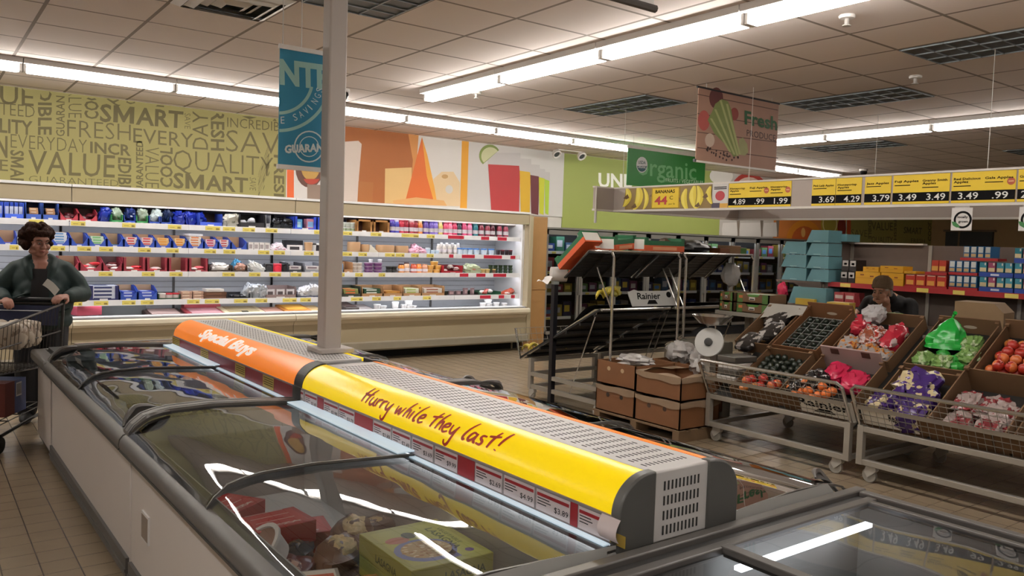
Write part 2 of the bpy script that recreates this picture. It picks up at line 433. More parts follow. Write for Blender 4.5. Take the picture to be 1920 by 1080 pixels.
# ================================================================ MURALS (printed panels on the bulkhead wall)
MY = 9.885
def wp(px, py, y=MY): return aty(px, py, y)
CLIP = [2.043]
def panel(name, px0, px1, col, desc, z0=2.04, z1=3.045, x0=None):
    a = x0 if x0 is not None else xs(px0, MY, 2.5); c = xs(px1, MY, 2.5)
    CLIP[0] = z0 + .003
    t = thing(name, ((a + c) / 2, 9.89, z0), 'mural', desc)
    MB(mat('print_' + col, col, 0.6, var=0.05, scale=1.5)).box(a, c, MY, 9.898, z0, z1).build('printed_panel', t)
    return t
_lift = [0]
def art(t, name, col, *pts, y=None):      # a printed shape of the mural
    _lift[0] += 1
    yy = (y or MY) - 0.0006 - 0.00012 * (_lift[0] % 40)
    P = [V((wp(*p).x, yy, wp(*p).z)) for p in pts]; Q = []
    for i, p in enumerate(P):             # cut at the panel's lower edge
        q = P[(i + 1) % len(P)]
        if p.z >= CLIP[0]: Q.append(p)
        if (p.z >= CLIP[0]) != (q.z >= CLIP[0]): Q.append(p.lerp(q, (CLIP[0] - p.z) / (q.z - p.z)))
    return MB(mat('print_' + col, col, 0.6, var=0.05, scale=4)).poly(*Q).build(name, t) if len(Q) > 2 else None
def ell(cx, cy, rx, ry, n=20, a0=0, a1=360):
    return [(cx + rx * math.cos(math.radians(a0 + (a1 - a0) * k / n)), cy + ry * math.sin(math.radians(a0 + (a1 - a0) * k / n))) for k in range(n + (a1 - a0 != 360))]
WORDS = [  # text, weight, base start, base end, top at start
 ('UE', .005, (0, 194), (63, 199), (0, 161)), ('NTEED', -.012, (-22, 213), (65, 221), (-22, 190)), ('QUALITY', .022, (-75, 241), (61, 253), (-75, 214)), ('FRESHEN', .022, (-120, 282), (14, 295), (-120, 240)),
 ('EVERYDAY', -.014, (20, 277), (163, 287), (20, 251)), ('VALUE', .002, (52, 325), (215, 333), (53, 281)), ('FRESH', -.012, (126, 256), (245, 264), (126, 224)), ('SMART', .022, (187, 227), (343, 240), (188, 194)),
 ('EVERY', -.002, (250, 267), (362, 277), (250, 240)), ('INCR', .022, (169, 286), (245, 292), (169, 265)), ('QUALITY', -.012, (325, 318), (512, 331), (325, 280)), ('SMART', .022, (325, 352), (465, 361), (325, 323)),
 ('INCREDIBLE', -.006, (426, 238), (545, 248), (426, 220)), ('SAVE', -.012, (424, 284), (552, 292), (424, 243)), ('GUARANTEED', -.014, (54, 342), (222, 350), (54, 329)),
 ('EDIBLE', .022, (72, 148), (72, 253), (97, 149)), ('GUARANTEE', .01, (121, 256), (121, 150), (105, 255)), ('VALUE', -.012, (128, 150), (128, 221), (153, 151)), ('COOL', .022, (184, 224), (184, 160), (158, 222)),
 ('DAY', -.004, (390, 281), (390, 211), (361, 279)), ('FRESH', .022, (396, 190), (396, 282), (421, 192)), ('SAVE', -.01, (346, 212), (346, 241), (357, 213)), ('SMART', .022, (20, 281), (20, 362), (45, 283)), ('GUARANTEED', .022, (268, 372), (268, 265), (255, 371)),
 ('VALUE', -.012, (272, 275), (272, 352), (298, 277)), ('COOL', .022, (323, 352), (323, 277), (300, 350)), ('EDIBLE', .022, (222, 295), (222, 370), (246, 297)), ('FRESH', .022, (514, 290), (514, 385), (533, 292)), ('SAVE', -.01, (468, 332), (468, 356), (480, 334)),
 ('EVERYDAY', 0, (484, 385), (484, 324), (505, 325)), ('QUALITY', -.012, (196, 191), (366, 207), (196, 160)), ('FOREVER', .02, (426, 219), (620, 234), (426, 190)), ('E', .0, (0, 320), (15, 321), (0, 299)), ('FRESH', .01, (-70, 330), (-5, 334), (-70, 300))]
def words_panel(t, W, col, y, lo, hi):
    for k, (s, wt, a, b, c) in enumerate(W):
        P = [wp(*q) for q in (a, b, c)]
        for p in P: p.y = y
        m = MB(mat('print_' + col, col, 0.6))
        m.text(s, P[0], P[1], P[2], wt)
        # trim what would run over the panel's edges
        keep = [i for i, f in enumerate(m.f) if all(CLIP[0] < m.v[j][2] < 3.044 and lo < m.v[j][0] < hi for j in f)]
        m.f = [m.f[i] for i in keep]; m.mi = [m.mi[i] for i in keep]
        us = sorted({j for f in m.f for j in f}); re_ = {j: i for i, j in enumerate(us)}
        m.v = [m.v[j] for j in us]; m.f = [[re_[j] for j in f] for f in m.f]
        if m.f: m.build('printed_word', t)
t = panel('word_mural', -400, 537, '989058', 'olive green mural of shopping words above the cooler', x0=-3.2)
words_panel(t, WORDS, '5e5632', MY - .001, -3.1, xs(536, MY, 2.5))
t = panel('food_mural', 537, 640, 'd8d4d0', 'narrow white mural with a filled pan behind the blue banner')
art(t, 'orange_stripe', 'd8622e', (538, 312), (551, 313), (551, 372), (538, 371)); art(t, 'orange_stripe', 'd8622e', (538, 218), (551, 220), (551, 313), (538, 312))
art(t, 'brown_pan', '5c3a2e', *ell(580, 316, 26, 36)); art(t, 'filling', 'b8924c', *ell(582, 312, 18, 26)); art(t, 'grey_board', '8a7668', (576, 345), (640, 350), (640, 382), (576, 376)); art(t, 'red_rim', 'a83c28', *ell(584, 330, 16, 16, 10, 20, 160))
t = panel('cheese_mural', 640, 864, 'd4d0cc', 'cheese mural with orange wedge above the cooler')
art(t, 'brown_ground', '9c5a26', (645, 236), (765, 249), (775, 300), (770, 384), (645, 378)); art(t, 'glow_ground', 'c8894a', (765, 249), (785, 251), (776, 384), (768, 384), (774, 300))
art(t, 'white_cheese', 'cdbfb4', (641, 266), (672, 264), (678, 270), (673, 330), (670, 378), (641, 376)); art(t, 'cheese_stick', 'a0622e', (672, 340), (700, 342), (698, 379), (670, 378))
art(t, 'pale_cheese', 'd8b478', (722, 316), (772, 314), (770, 383), (721, 381)); art(t, 'wedge_face', 'd0682a', (791, 257), (800, 330), (815, 384), (758, 384)); art(t, 'wedge_side', 'e0a040', (791, 257), (801, 290), (822, 384), (815, 384), (800, 330))
art(t, 'holed_cheese', 'd9bf98', (812, 336), (828, 322), (850, 322), (862, 342), (862, 387), (820, 385)); art(t, 'cheese_hole', 'b8925e', *ell(834, 331, 6, 4)); art(t, 'cheese_hole', 'cfcac4', *ell(842, 355, 7, 8)); art(t, 'flat_cheese', 'd6a468', (736, 376), (780, 370), (832, 376), (838, 386), (738, 382))
t = panel('stripe_panel', 864, 877, 'd89a2c', 'thin amber stripe panel between cheese and drinks murals')
t = panel('drinks_mural', 877, 1056, 'cac6c4', 'white mural of tall coloured drinks with a lime wedge')
for (x0, x1, yt, yl, c) in ((915, 976, 286, 308, 'a83032'), (974, 996, 297, 320, 'd0a628'), (994, 1012, 308, 328, '5e2228'), (1010, 1022, 316, 332, 'c0c42e'), (1021, 1031, 322, 336, 'a4c038')):
    dx = (x1 - x0) * .1
    art(t, 'glass_rim', 'bdb8b8', (x0 - dx, yt), (x1, yt + 1), (x1, yl + 3), (x0, yl)); art(t, 'drink', c, (x0, yl), (x1 - 1, yl + 3), (x1 - 3, 403), (x0 + dx, 400))
art(t, 'lime_peel', '7a8a48', *ell(918, 292, 20, 21, 14, 130, 330)); art(t, 'lime_flesh', 'c4c49a', *ell(919, 293, 17, 17, 14, 135, 325))
t = panel('green_mural', 1056, 1351, '929c50', 'lime green mural with large white capital letters', z0=1.876)
a = wp(1122, 350); b_ = wp(1186, 352); c_ = wp(1122, 324); m = MB(mat('print_f0efe8', 'f0efe8', .5)); m.text('UNB', *[V((q.x, MY - .002, q.z)) for q in (a, b_, c_)], .03); m.build('white_lettering', t)
t = panel('jar_mural', 1351, 1452, 'b8b2aa', 'grey mural of three plain white jars past the green mural', z0=1.876)
for k, (x0, x1) in enumerate(((1352, 1384), (1385, 1428), (1429, 1458))):
    art(t, 'white_jar', 'd4cfc8', (x0 + 3, 418), (x1 - 3, 417), (x1 - 1, 430), (x1 - 2, 444), (x0 + 2, 443), (x0 + 1, 430)); art(t, 'shadow_gap', '75695c', (x1 - 3, 412), (x1 + 3, 412), (x1 + 1, 444), (x1 - 1, 444))
art(t, 'red_round', 'a83a30', *ell(1404, 356, 33, 32)); art(t, 'cream_round', 'd8c0b0', *ell(1404, 358, 27, 26)); art(t, 'red_band', 'b04a3c', (1380, 344), (1428, 346), (1430, 354), (1378, 352)); art(t, 'jar_top', 'd8d4cc', *ell(1352, 330, 22, 16))
t = panel('citrus_mural', 1452, 1587, 'c87a3c', 'orange mural of sliced citrus fruit', z0=1.876)
art(t, 'orange_rind', 'd88a2c', *ell(1508, 452, 34, 40)); art(t, 'orange_flesh', 'b85a28', *ell(1508, 452, 24, 28)); art(t, 'orange_pith', 'd8a860', *ell(1506, 436, 4, 9)); art(t, 'lime_slice', 'b0a03c', *ell(1556, 420, 17, 22)); art(t, 'lime_ring', 'd8cf9a', *ell(1556, 420, 14, 19)); art(t, 'lime_middle', 'a89a40', *ell(1556, 420, 12, 17)); art(t, 'red_slice', '7c2a20', *ell(1578, 428, 8, 20))
t = panel('word_mural', 1590, 1751, '9a9450', 'olive mural of words at the far wall', z0=1.876)
art(t, 'orange_stripe', 'c8552e', (1588, 400), (1595, 400), (1595, 452), (1588, 452))
words_panel(t, [('VALUE', .01, (1634, 431), (1674, 432), (1634, 416)), ('SMART', .022, (1694, 437), (1728, 439), (1695, 425)), ('SAVE', -.01, (1596, 443), (1626, 444), (1596, 430)), ('QUALITY', 0, (1634, 455), (1674, 456), (1634, 443)), ('EDIBLE', .022, (1628, 412), (1628, 448), (1634, 412)), ('COOL', .022, (1740, 452), (1740, 415), (1746, 452)), ('FRESH', 0, (1708, 455), (1734, 456), (1708, 447)), ('FRESH', .02, (1676, 412), (1676, 450), (1681, 412))], '5c5630', MY - .001, xs(1592, MY, 2.4), xs(1750, MY, 2.4))
MB('tan_wall').box(xs(1751, MY, 2.4), WX1 - .005, 9.87, 9.898, 1.872, 3.045).build('trim_1')['kind'] = 'structure'

# ================================================================ HANGING SIGNS
# blue banner behind the pillar
t = thing('blue_banner', (1.79, 4.4, 1.96), 'banner', 'tall blue hanging banner with pale lettering behind the square pillar')
BY = 4.4
def bp(px, py, l=0): q = aty(px, py, BY); q.y = BY - .004 - l; return q
MB(mat('banner_blue', '2a7fa0', .6)).box(aty(523, 200, BY).x, aty(641, 200, BY).x, BY - .004, BY + .004, 1.99, 2.63).build('banner_cloth', t)
MB('lamp_white').box(aty(521, 200, BY).x, aty(643, 200, BY).x, BY - .01, BY + .01, 2.625, 2.65).build('top_rail', t)
MB('lamp_white').box(aty(521, 200, BY).x, aty(643, 200, BY).x, BY - .01, BY + .01, 1.97, 1.995).build('bottom_rail', t)
b = MB('socket')
for px in (530, 565): q = aty(px, 90, BY); b.tube([(q.x, BY, 2.65), (q.x, BY, CZ)], .003, 4)
b.build('hanging_wire', t)
pal = mat('banner_pale', '9cc4bc', .6); wht = mat('banner_white', 'd6dedc', .6)
m = MB(pal); m.text('NTEE', bp(524, 156, .001), bp(641, 170, .001), bp(523, 110, .001), .045); m.build('large_letters', t)
def ring(t, cx, cy, r0, r1, a0, a1, mt, sy=1.0, name='pale_arc', f=None, n=24):
    m = MB(mt); f = f or (lambda x, y: bp(x, y, .0008)); vs_ = []
    for k in range(n + 1):
        a = math.radians(a0 + (a1 - a0) * k / n)
        for r in (r0, r1): vs_.append(f(cx + r * math.cos(a), cy + r * sy * math.sin(a)))
    m.add(vs_, [(2 * k, 2 * k + 1, 2 * k + 3, 2 * k + 2) for k in range(n)]); return m.build(name, t)
ring(t, 523, 150, 59, 65, 12, 90, pal); ring(t, 523, 150, 92, 98, 5, 90, pal)
m = MB(wht)
for k, ch in enumerate('E SAVINGS'):
    if ch == ' ': continue
    a = math.radians(88 - k * 9.0); q = (523 + 84 * math.cos(a), 152 + 80 * math.sin(a)); u = (math.sin(a), -math.cos(a)); vv = (-math.cos(a), -math.sin(a)); wd = 7 if ch != 'I' else 2
    m.text(ch, bp(q[0], q[1], .0012), bp(q[0] + u[0] * wd, q[1] + u[1] * wd, .0012), bp(q[0] + vv[0] * 13, q[1] + vv[1] * 13, .0012), -.004)
m.build('arc_letters', t)
ring(t, 579, 275, 26, 28.5, 0, 360, wht, 1.05, 'seal_ring'); ring(t, 579, 275, 17, 18.5, 0, 360, wht, 1.05, 'seal_ring')
m = MB(wht); m.text('GUARANTEED', bp(533, 287, .002), bp(645, 281, .002), bp(533, 272, .002), .045); m.build('seal_letters', t)
# romaine "Fresh produce" banner
t = thing('produce_banner', (6.3, 5.0, 2.42), 'banner', 'hanging wood print banner with a romaine lettuce')
FY = 4.78
def fp(px, py, l=0): q = aty(px, py, FY); q.y = FY - .004 - l; return q
xa, xb = aty(1307, 230, FY).x, aty(1458, 230, FY).x
MB(mat('banner_wood', 'a5806e', .6, var=.12, scale=5)).box(xa, xb, FY - .004, FY + .004, 2.375, 3.0).build('banner_cloth', t)
MB('black_plastic').box(xa - .02, xb + .01, FY - .008, FY + .008, 2.998, 3.012).box(xa - .02, xa, FY - .01, FY + .01, 2.36, 2.385).build('top_rail', t)
MB('lamp_white').box(xa - .01, xb + .01, FY - .008, FY + .008, 2.36, 2.377).build('bottom_rail', t)
MB('socket').tube([(xa + .1, FY, 3.01), (xa + .1, FY, CZ)], .003, 4).tube([(xb - .1, FY, 3.01), (xb - .1, FY, CZ)], .003, 4).build('hanging_wire', t)
def fart(n, col, pts, l): return MB(mat('print_' + col, col, .6, var=.1, scale=14)).poly(*[fp(x, y, l) for x, y in pts]).build(n, t)
m = MB(mat('print_5a4034', '5a4034', .6))
for (ya, yb) in ((176, 206), (212, 238), (247, 266), (276, 296)): m.poly(fp(1307, ya, .0004), fp(1458, yb, .0004), fp(1458, yb + 1.5, .0004), fp(1307, ya + 1.5, .0004))
m.build('plank_gap', t)
fart('grapefruit_slice', 'b0544e', ell(1319, 226, 11, 19), .001); fart('dark_beet', '5e2c2c', ell(1342, 184, 13, 20), .001); fart('radish', '8a3c34', ell(1376, 214, 8, 12), .001); fart('egg', 'c8b4a4', ell(1330, 263, 9, 13), .001)
fart('leaf_back', '7e8c50', [(1340, 195), (1352, 186), (1364, 190), (1370, 205), (1374, 230), (1382, 270), (1384, 292), (1374, 294), (1358, 270), (1338, 250), (1326, 225), (1334, 210)], .0015)
for k, (p, q) in enumerate((((1350, 188), (1382, 292)), ((1340, 205), (1376, 290)), ((1362, 195), (1386, 290)), ((1332, 222), (1368, 285)))):
    fart('leaf_rib', 'a8ae74', [(p[0] - 2, p[1]), (p[0] + 2, p[1]), (q[0] + 2, q[1]), (q[0] - 2, q[1])], .002 + k * .0002)
fart('pale_leaf', '9c9c6c', [(1384, 262), (1392, 258), (1400, 270), (1402, 285), (1396, 292), (1386, 290)], .002)
m = MB(mat('print_3c2422', '3c2422', .6))
for k in range(26): x = 1322 + random.random() * 62; m.poly(*[fp(*q, .0025) for q in ell(x, 278 + (x - 1322) * .33 + random.random() * 14 - 4, 1.6, 2.3, 6)])
m.build('peppercorn_print', t)
m = MB(mat('print_2c5c36', '2c5c36', .6)); m.text('Fresh', fp(1395, 232, .003), fp(1456, 244, .003), fp(1395, 207, .003), .03); m.build('green_lettering', t)
m = MB(mat('print_3a2a28', '3a2a28', .6)); m.text('PRODUCE', fp(1399, 255, .003), fp(1453, 265, .003), fp(1399, 243, .003), .0); m.build('dark_lettering', t)
# green organic banner
OY = 7.6
def op(px, py, l=0): q = aty(px, py, OY); q.y = OY - .004 - l; return q
xa, xb = op(1176, 310).x, op(1321, 330).x; za, zb = op(1176, 347).z, op(1176, 277).z
t = thing('organic_banner', ((xa + xb) / 2, OY, za), 'banner', 'green hanging banner with round white seal')
MB(mat('banner_green', '2f8a3c', .5, var=.25, scale=1.2)).box(xa, xb, OY - .004, OY + .004, za, zb).build('banner_cloth', t)
MB('lamp_white').box(xa - .01, xb + .01, OY - .008, OY + .008, zb, zb + .04).build('top_rail', t)
MB('socket').tube([(xa + .1, OY, zb), (xa + .1, OY, CZ)], .003, 4).tube([(xb - .1, OY, zb), (xb - .1, OY, CZ)], .003, 4).build('hanging_wire', t)
m = MB(mat('print_7cc084', '7cc084', .6)); m.text('organic', op(1195, 327, .001), op(1305, 338, .001), op(1195, 300, .001), .01, hcap=.55); m.build('pale_lettering', t)
m = MB(mat('print_c8e8c8', 'c8e8c8', .6)); m.text('FRUITS / VEGETABLES', op(1248, 341, .001), op(1318, 346, .001), op(1248, 334, .001), .01); m.build('small_lettering', t)
m = MB(mat('print_e8ecec', 'e8ecec', .6)).poly(*[op(*q, .002) for q in ell(1203, 309, 10.5, 15)]); m.use(mat('print_2c5c66', '2c5c66', .6)).poly(*[op(*q, .0025) for q in ell(1203, 311, 9, 11, 12, 0, 180)])
m.text('USDA', op(1196, 307, .003), op(1210, 308, .003), op(1196, 301, .003), .02); m.use(mat('print_e8ecec')).text('ORGANIC', op(1195.5, 315, .003), op(1210.5, 316, .003), op(1195.5, 310, .003), .02); m.build('seal', t)
# ================================================================ FREEZER ISLAND
RI = Matrix.Translation((1.75, 1.8, 0)) @ Matrix.Rotation(0.0079, 4, 'Z') @ Matrix.Translation((-1.75, -1.8, 0))
def IB(mt): return MB(mt, RI)
IB_ = IB
mat('rail_grey', '55524f', 0.38, var=.04); mat('rail_dark', '2c2b2a', 0.45); mat('freezer_white', 'd4ccc6', 0.4, var=.05, scale=2); mat('skirt_grey', '4e4a47', 0.45)
mat('liner', 'c0c0bc', 0.5, var=.1, scale=5, bump=.1); mat('ear_grey', '565653', 0.4); mat('cover_white', 'd6d4d2', 0.4); mat('slot', '2c2c2c', .7); mat('diffuser_glow', 'd6e8f0', .3, emit=.42, ecol='d2eafa', var=0); mat('freezer_fill_glow', 'ffffff', .4, emit=6.0, ecol='eef4ff', var=0)
mat('lid_rail', 'd4e2e8', 0.3); mat('yellow_light', 'f2d211', 0.25, emit=.42, var=.02, ecol='ffd90a'); mat('orange_light', 'ef8420', 0.28, emit=.42, var=.02, ecol='ff8418'); mat('strip_red', '7e1822', .4); mat('strip_grey', '8a8180', .4)
mat('card_white', 'c9bcbc', .5); mat('card_yellow', 'b0933a', .5); mat('print_red', '8e1a22', .5); mat('print_black', '0d0c0d', .85, spec=.15)
glass('lid_glass', (.95, .96, .95), wav=.12, base=.03, scale=2.2)
YN, YJ, YF = 1.56, 3.87, 6.25
PL = [(.778, .702), (.80, .733), (.845, .769), (.90, .785), (.96, .794), (1.14, .80), (1.35, .79), (1.555, .777)]
def lidp(t, dz=0.0, side=0):            # point of the lid's profile at t in 0..1
    f = t * (len(PL) - 1); i = min(int(f), len(PL) - 2); f -= i
    x = PL[i][0] + (PL[i + 1][0] - PL[i][0]) * f; z = PL[i][1] + (PL[i + 1][1] - PL[i][1]) * f + dz
    return (x if not side else 3.56 - x), z
def mx_(x, side): return 3.56 - x if side else x
def prof_bar(b, y0, y1, dz0, dz1, side, n=14):
    for a, c in ((0, n),):
        pts = [lidp(k / n, 0, side) for k in range(n + 1)]
        for k in range(n):
            (xa, za), (xb, zb) = pts[k], pts[k + 1]
            b.add([(xa, y0, za + dz0), (xa, y1, za + dz0), (xb, y1, zb + dz0), (xb, y0, zb + dz0), (xa, y0, za + dz1), (xa, y1, za + dz1), (xb, y1, zb + dz1), (xb, y0, zb + dz1)], [(0, 1, 2, 3), (7, 6, 5, 4), (0, 4, 5, 1), (1, 5, 6, 2), (2, 6, 7, 3), (3, 7, 4, 0)])
    return b
def freezer(side, y0, y1, desc, split):
    s = side; X = lambda x: mx_(x, s)
    t = thing('chest_freezer', RI @ V((X(1.2), (y0 + y1) / 2, 0)), 'freezer', desc)
    bx = lambda b, a, c, *r: b.box(min(X(a), X(c)), max(X(a), X(c)), *r)
    bx(IB('freezer_white'), .80, .835, y0 + .01, y1 - .01, .06, .645).build('side_panel', t, bev=.004)
    b = IB('freezer_white'); bx(b, .835, 1.62, y0 + .004, y0 + .03, .06, .66); bx(b, .835, 1.62, y1 - .03, y1 - .004, .06, .66); b.build('end_panel', t)
    b = IB('skirt_grey'); bx(b, .785, .80, y0 + .02, y1 - .02, .035, .125); bx(b, .78, .785, y0 + .02, y1 - .02, .06, .075); b.build('kick_plate', t)
    b = IB('rail_grey')
    b.prism([(X(a), c) for a, c in ((.80, .60), (.770, .604), (.752, .632), (.748, .655), (.752, .676), (.766, .694), (.79, .703), (.835, .70), (.845, .66), (.80, .65))], lambda u, v, q: (u, q, v), y0 + .004, y1 - .004)
    r = b.build('bumper_rail', t)
    b = IB('rail_dark'); bx(b, .7485, .756, y0 + .004, y1 - .004, .627, .636); b.build('rail_groove', r)
    b = IB('liner')
    xa, xb, zf = X(.85), X(1.60), .33
    b.poly((xa, y0 + .03, zf), (xb, y0 + .03, zf), (xb, y1 - .03, zf), (xa, y1 - .03, zf))
    for (x, zt) in ((xa, .69), (xb, .77)): b.poly((x, y0 + .03, zf), (x, y1 - .03, zf), (x, y1 - .03, zt), (x, y0 + .03, zt))
    for y in (y0 + .03, y1 - .03): b.add([(X(a), y, c) for a, c in [(.85, zf), (1.60, zf), (1.60, .77), (1.3, .785), (.95, .785), (.85, .70)]], [range(6)])
    b.build('inner_liner', t)
    b = IB('rail_grey'); bx(b, 1.535, 1.572, y0 + .03, y1 - .03, .752, .76); b.build('lid_track', t)
    b = IB('freezer_fill_glow'); bx(b, 1.575, 1.59, y0 + .1, y1 - .1, .735, .748); b.build('interior_fill_lamp', t)  # hidden bar added under the lid track to brighten the freezer's inside
    for k, (ya, yb, dz) in enumerate(((y0 + .035, split + .02, -.014), (split - .02, y1 - .035, 0.0))):
        b = IB('lid_glass'); n = 18
        b.sheet(lambda u, v: (lambda p: (p[0], ya + (yb - ya) * v, p[1]))(lidp(u, dz, s)), n, 3)
        g = b.build('glass_lid', t, ang=1.2)
        for y in (ya, yb): prof_bar(IB_('rail_grey'), y - .004, y + .004, dz - .004, dz + .004, s).build('lid_frame', g)
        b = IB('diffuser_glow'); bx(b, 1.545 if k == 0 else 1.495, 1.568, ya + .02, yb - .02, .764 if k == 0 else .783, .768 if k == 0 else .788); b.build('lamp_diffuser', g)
        ye = ya + .05 if k == 0 else yb - .05; sg = 1 if k == 0 else -1
        b = IB('rail_grey'); N = 12; pts = []
        for i in range(N + 1):
            u = .06 + .46 * i / N; x, z = lidp(u, dz, s); bow = math.sin(PI * i / N)
            pts.append((x, ye + sg * .05 * bow, z + .012 + .02 * bow))
        b.tube(pts, [.004 + .010 * math.sin(PI * min(1, i / N + .06)) for i in range(N + 1)], 6)
        b.use('rail_dark'); b.add([p for i in range(N + 1) for p in ((pts[i][0], ye, lidp(.06 + .46 * i / N, dz, s)[1] + .008), (pts[i][0], pts[i][1], pts[i][2] - .004))], [(2 * i, 2 * i + 1, 2 * i + 3, 2 * i + 2) for i in range(N)])
        b.build('lid_handle', g)
    return t
UN = [freezer(0, YN, YJ - .005, 'white chest freezer under the yellow light box, price tag side', 2.70), freezer(0, YJ + .005, YF, 'white chest freezer under the orange light box beside the shopper', 5.10),
      freezer(1, YN, YJ - .005, 'chest freezer on the produce side of the yellow light box', 2.70), freezer(1, YJ + .005, YF, 'chest freezer on the produce side, beyond the pillar', 5.10)]
def divider(y, par, side):
    b = IB('rail_grey'); prof_bar(b, y - .05, y + .05, -.03, .012, side); d = b.build('divider_bar', par)
    for q in (-.028, .028): prof_bar(IB('rail_dark'), y + q - .006, y + q + .006, .012, .0135, side).build('divider_groove', d)
for k in (0, 2): divider(YJ, UN[k], k // 2); divider(YF - .03, UN[k + 1], k // 2)
b = IB('cover_white').box(.793, .80, 3.52, 3.64, .30, .42); b.use('8a7c70').box(.7915, .793, 3.53, 3.63, .31, .41); b.build('rating_plate', UN[0])

# -------- light-box canopies down the middle
XL, XR = 1.575, 2.085
def curve(u, v, side, y0, y1):           # bulging light panel: v 0 bottom .. 1 top
    a = v * PI / 2; x = 1.575 + .13 * (1 - math.cos(a)) * 1.0; z = .846 + .111 * math.sin(a)
    x = XL + .125 * (1 - math.cos(a)); return (x if not side else XL + XR - x, y0 + (y1 - y0) * u, z)
def canopy(y0, y1, cols, desc, ends):
    t = thing('freezer_canopy', RI @ V((1.83, (y0 + y1) / 2, .768)), 'light box', desc)
    out = {}
    for s in (0, 1):
        b = IB(cols[s]); b.sheet(lambda u, v: curve(u, v, s, y0, y1), 4, 12); out['panel%d' % s] = b.build('light_panel', t, ang=1.5)
        x = XL if not s else XR
        b = IB('strip_red' if 'orange' in cols[s] else 'strip_grey'); b.box(x - .004, x + .004, y0, y1, .768, .846); out['strip%d' % s] = b.build('price_strip', t)
        b = IB('strip_grey'); b.box(x - .006, x + .006, y0, y1, .841, .848); b.box(x - .006, x + .006, y0, y1, .766, .770); b.build('strip_edge', out['strip%d' % s])
        b = IB('ear_grey')
        for y, on in ((y0, ends[0]), (y1, ends[1])):
            if not on: continue
            ol = [curve(0, k / 12, s, y, y) for k in range(13)]
            pts = [(x - .006 * (1 - 2 * s), .745)] + [(p[0] - .006 * (1 - 2 * s), p[2] + .004) for p in ol] + [(mx2(1.715, s), .961), (mx2(1.715, s), .745)]
            b.prism(pts, lambda u, v, q: (u, q, v), y - .018, y + .018)
        if b.v: b.build('end_cap', t, bev=.006)
    b = IB('cover_white'); b.box(1.70, 1.96, y0 - (.012 if ends[0] == 1 else -.01), y1 - .01, .745, .957)
    out['cover'] = b.build('grille_cover', t, bev=.006)
    b = IB('slot'); ny = int((y1 - y0 - .1) / .0525)
    for i in range(ny):
        for j in range(11): b.box(1.735 + j * .0175, 1.740 + j * .0175, y0 + .045 + i * .0525, y0 + .068 + i * .0525, .9565, .9578)
    b.build('vent_slots', out['cover'])
    return t, out
def mx2(x, s): return XL + XR - x if s else x
near, NP = canopy(1.60, 3.82, ('yellow_light', 'orange_light'), 'curved yellow freezer light box with red handwritten slogan', (1, 0))
farc, FP = canopy(3.93, 6.2, ('orange_light', 'yellow_light'), 'curved orange freezer light box with white slogan beyond the pillar', (0, 0))
b = IB('slot')
for r in range(4):
    for j in range(10): b.box(1.752 + j * .0165, 1.758 + j * .0165, 1.5865, 1.589, .765 + r * .044, .792 + r * .044)
b.build('end_slots', NP['cover'])
b = IB('rail_dark')                         # black seam ring between the two boxes
for s in (0, 1):
    for k in range(12):
        p, q = curve(0, k / 12, s, 3.82, 3.82), curve(0, (k + 1) / 12, s, 3.82, 3.82)
        b.add([(p[0], 3.825, p[2] + .006), (p[0], 3.925, p[2] + .006), (q[0], 3.925, q[2] + .006), (q[0], 3.825, q[2] + .006), (p[0], 3.825, p[2] - .02), (p[0], 3.925, p[2] - .02), (q[0], 3.925, q[2] - .02), (q[0], 3.825, q[2] - .02)], [(0, 1, 2, 3), (0, 4, 5, 1), (2, 6, 7, 3), (0, 3, 7, 4), (1, 5, 6, 2)])
    x = XL if not s else XR; b.box(x - .008, x + .01, 3.825, 3.925, .768, .848)
b.box(1.70, 1.96, 3.83, 3.93, .9, .945)
b.build('seam_ring', farc)
# -------- handwritten slogans: brush strokes laid on the curved panels
ST = {'H': [[(.28, 0), (.46, 1.05)], [(.66, 0), (.84, 1.02)], [(.22, .56), (.6, .5), (.92, .62)]], 'u': [[(.12, .5), (.05, .15), (.15, 0), (.33, .1), (.45, .5)], [(.45, .5), (.42, .08), (.55, .02)]], 'r': [[(.1, .5), (.06, 0)], [(.08, .25), (.2, .44), (.4, .48)]],
      'y': [[(.1, .5), (.12, .12), (.28, .08), (.5, .5)], [(.5, .5), (.3, -.25), (.1, -.55), (-.05, -.5), (-.06, -.32)]], 'w': [[(.05, .5), (.1, .03), (.3, .4), (.36, .03), (.62, .52)]], 'h': [[(.3, 1.0), (.06, 0)], [(.1, .2), (.28, .45), (.38, .4), (.36, 0)]], 'i': [[(.16, .5), (.08, 0)], [(.24, .72), (.3, .8)]],
      'l': [[(.4, 1.05), (.12, .25), (.12, 0), (.25, .04)]], 'e': [[(.08, .22), (.36, .32), (.34, .48), (.16, .42), (.06, .18), (.16, .0), (.42, .1)]], 't': [[(.42, .95), (.2, 0)], [(.02, .55), (.3, .6), (.6, .7)]], 'a': [[(.42, .42), (.2, .46), (.05, .15), (.14, .02), (.34, .2), (.46, .48)], [(.46, .48), (.4, .08), (.52, .02)]],
      's': [[(.42, .48), (.2, .46), (.16, .32), (.32, .18), (.24, .02), (.0, .04)]], '!': [[(.42, 1.1), (.24, .25)], [(.18, .06), (.16, .0)]], 'S': [[(.62, .9), (.3, .98), (.16, .72), (.36, .48), (.38, .2), (.1, .1), (-.04, .22)]], 'p': [[(.16, .5), (-.06, -.5)], [(.1, .3), (.34, .5), (.42, .3), (.28, .04), (.1, .06)]], 'c': [[(.4, .44), (.18, .46), (.06, .16), (.18, .0), (.38, .1)]], 'B': [[(.26, .95), (.08, 0)], [(.2, .92), (.55, .95), (.54, .66), (.2, .52), (.56, .46), (.5, .08), (.08, 0)]]}
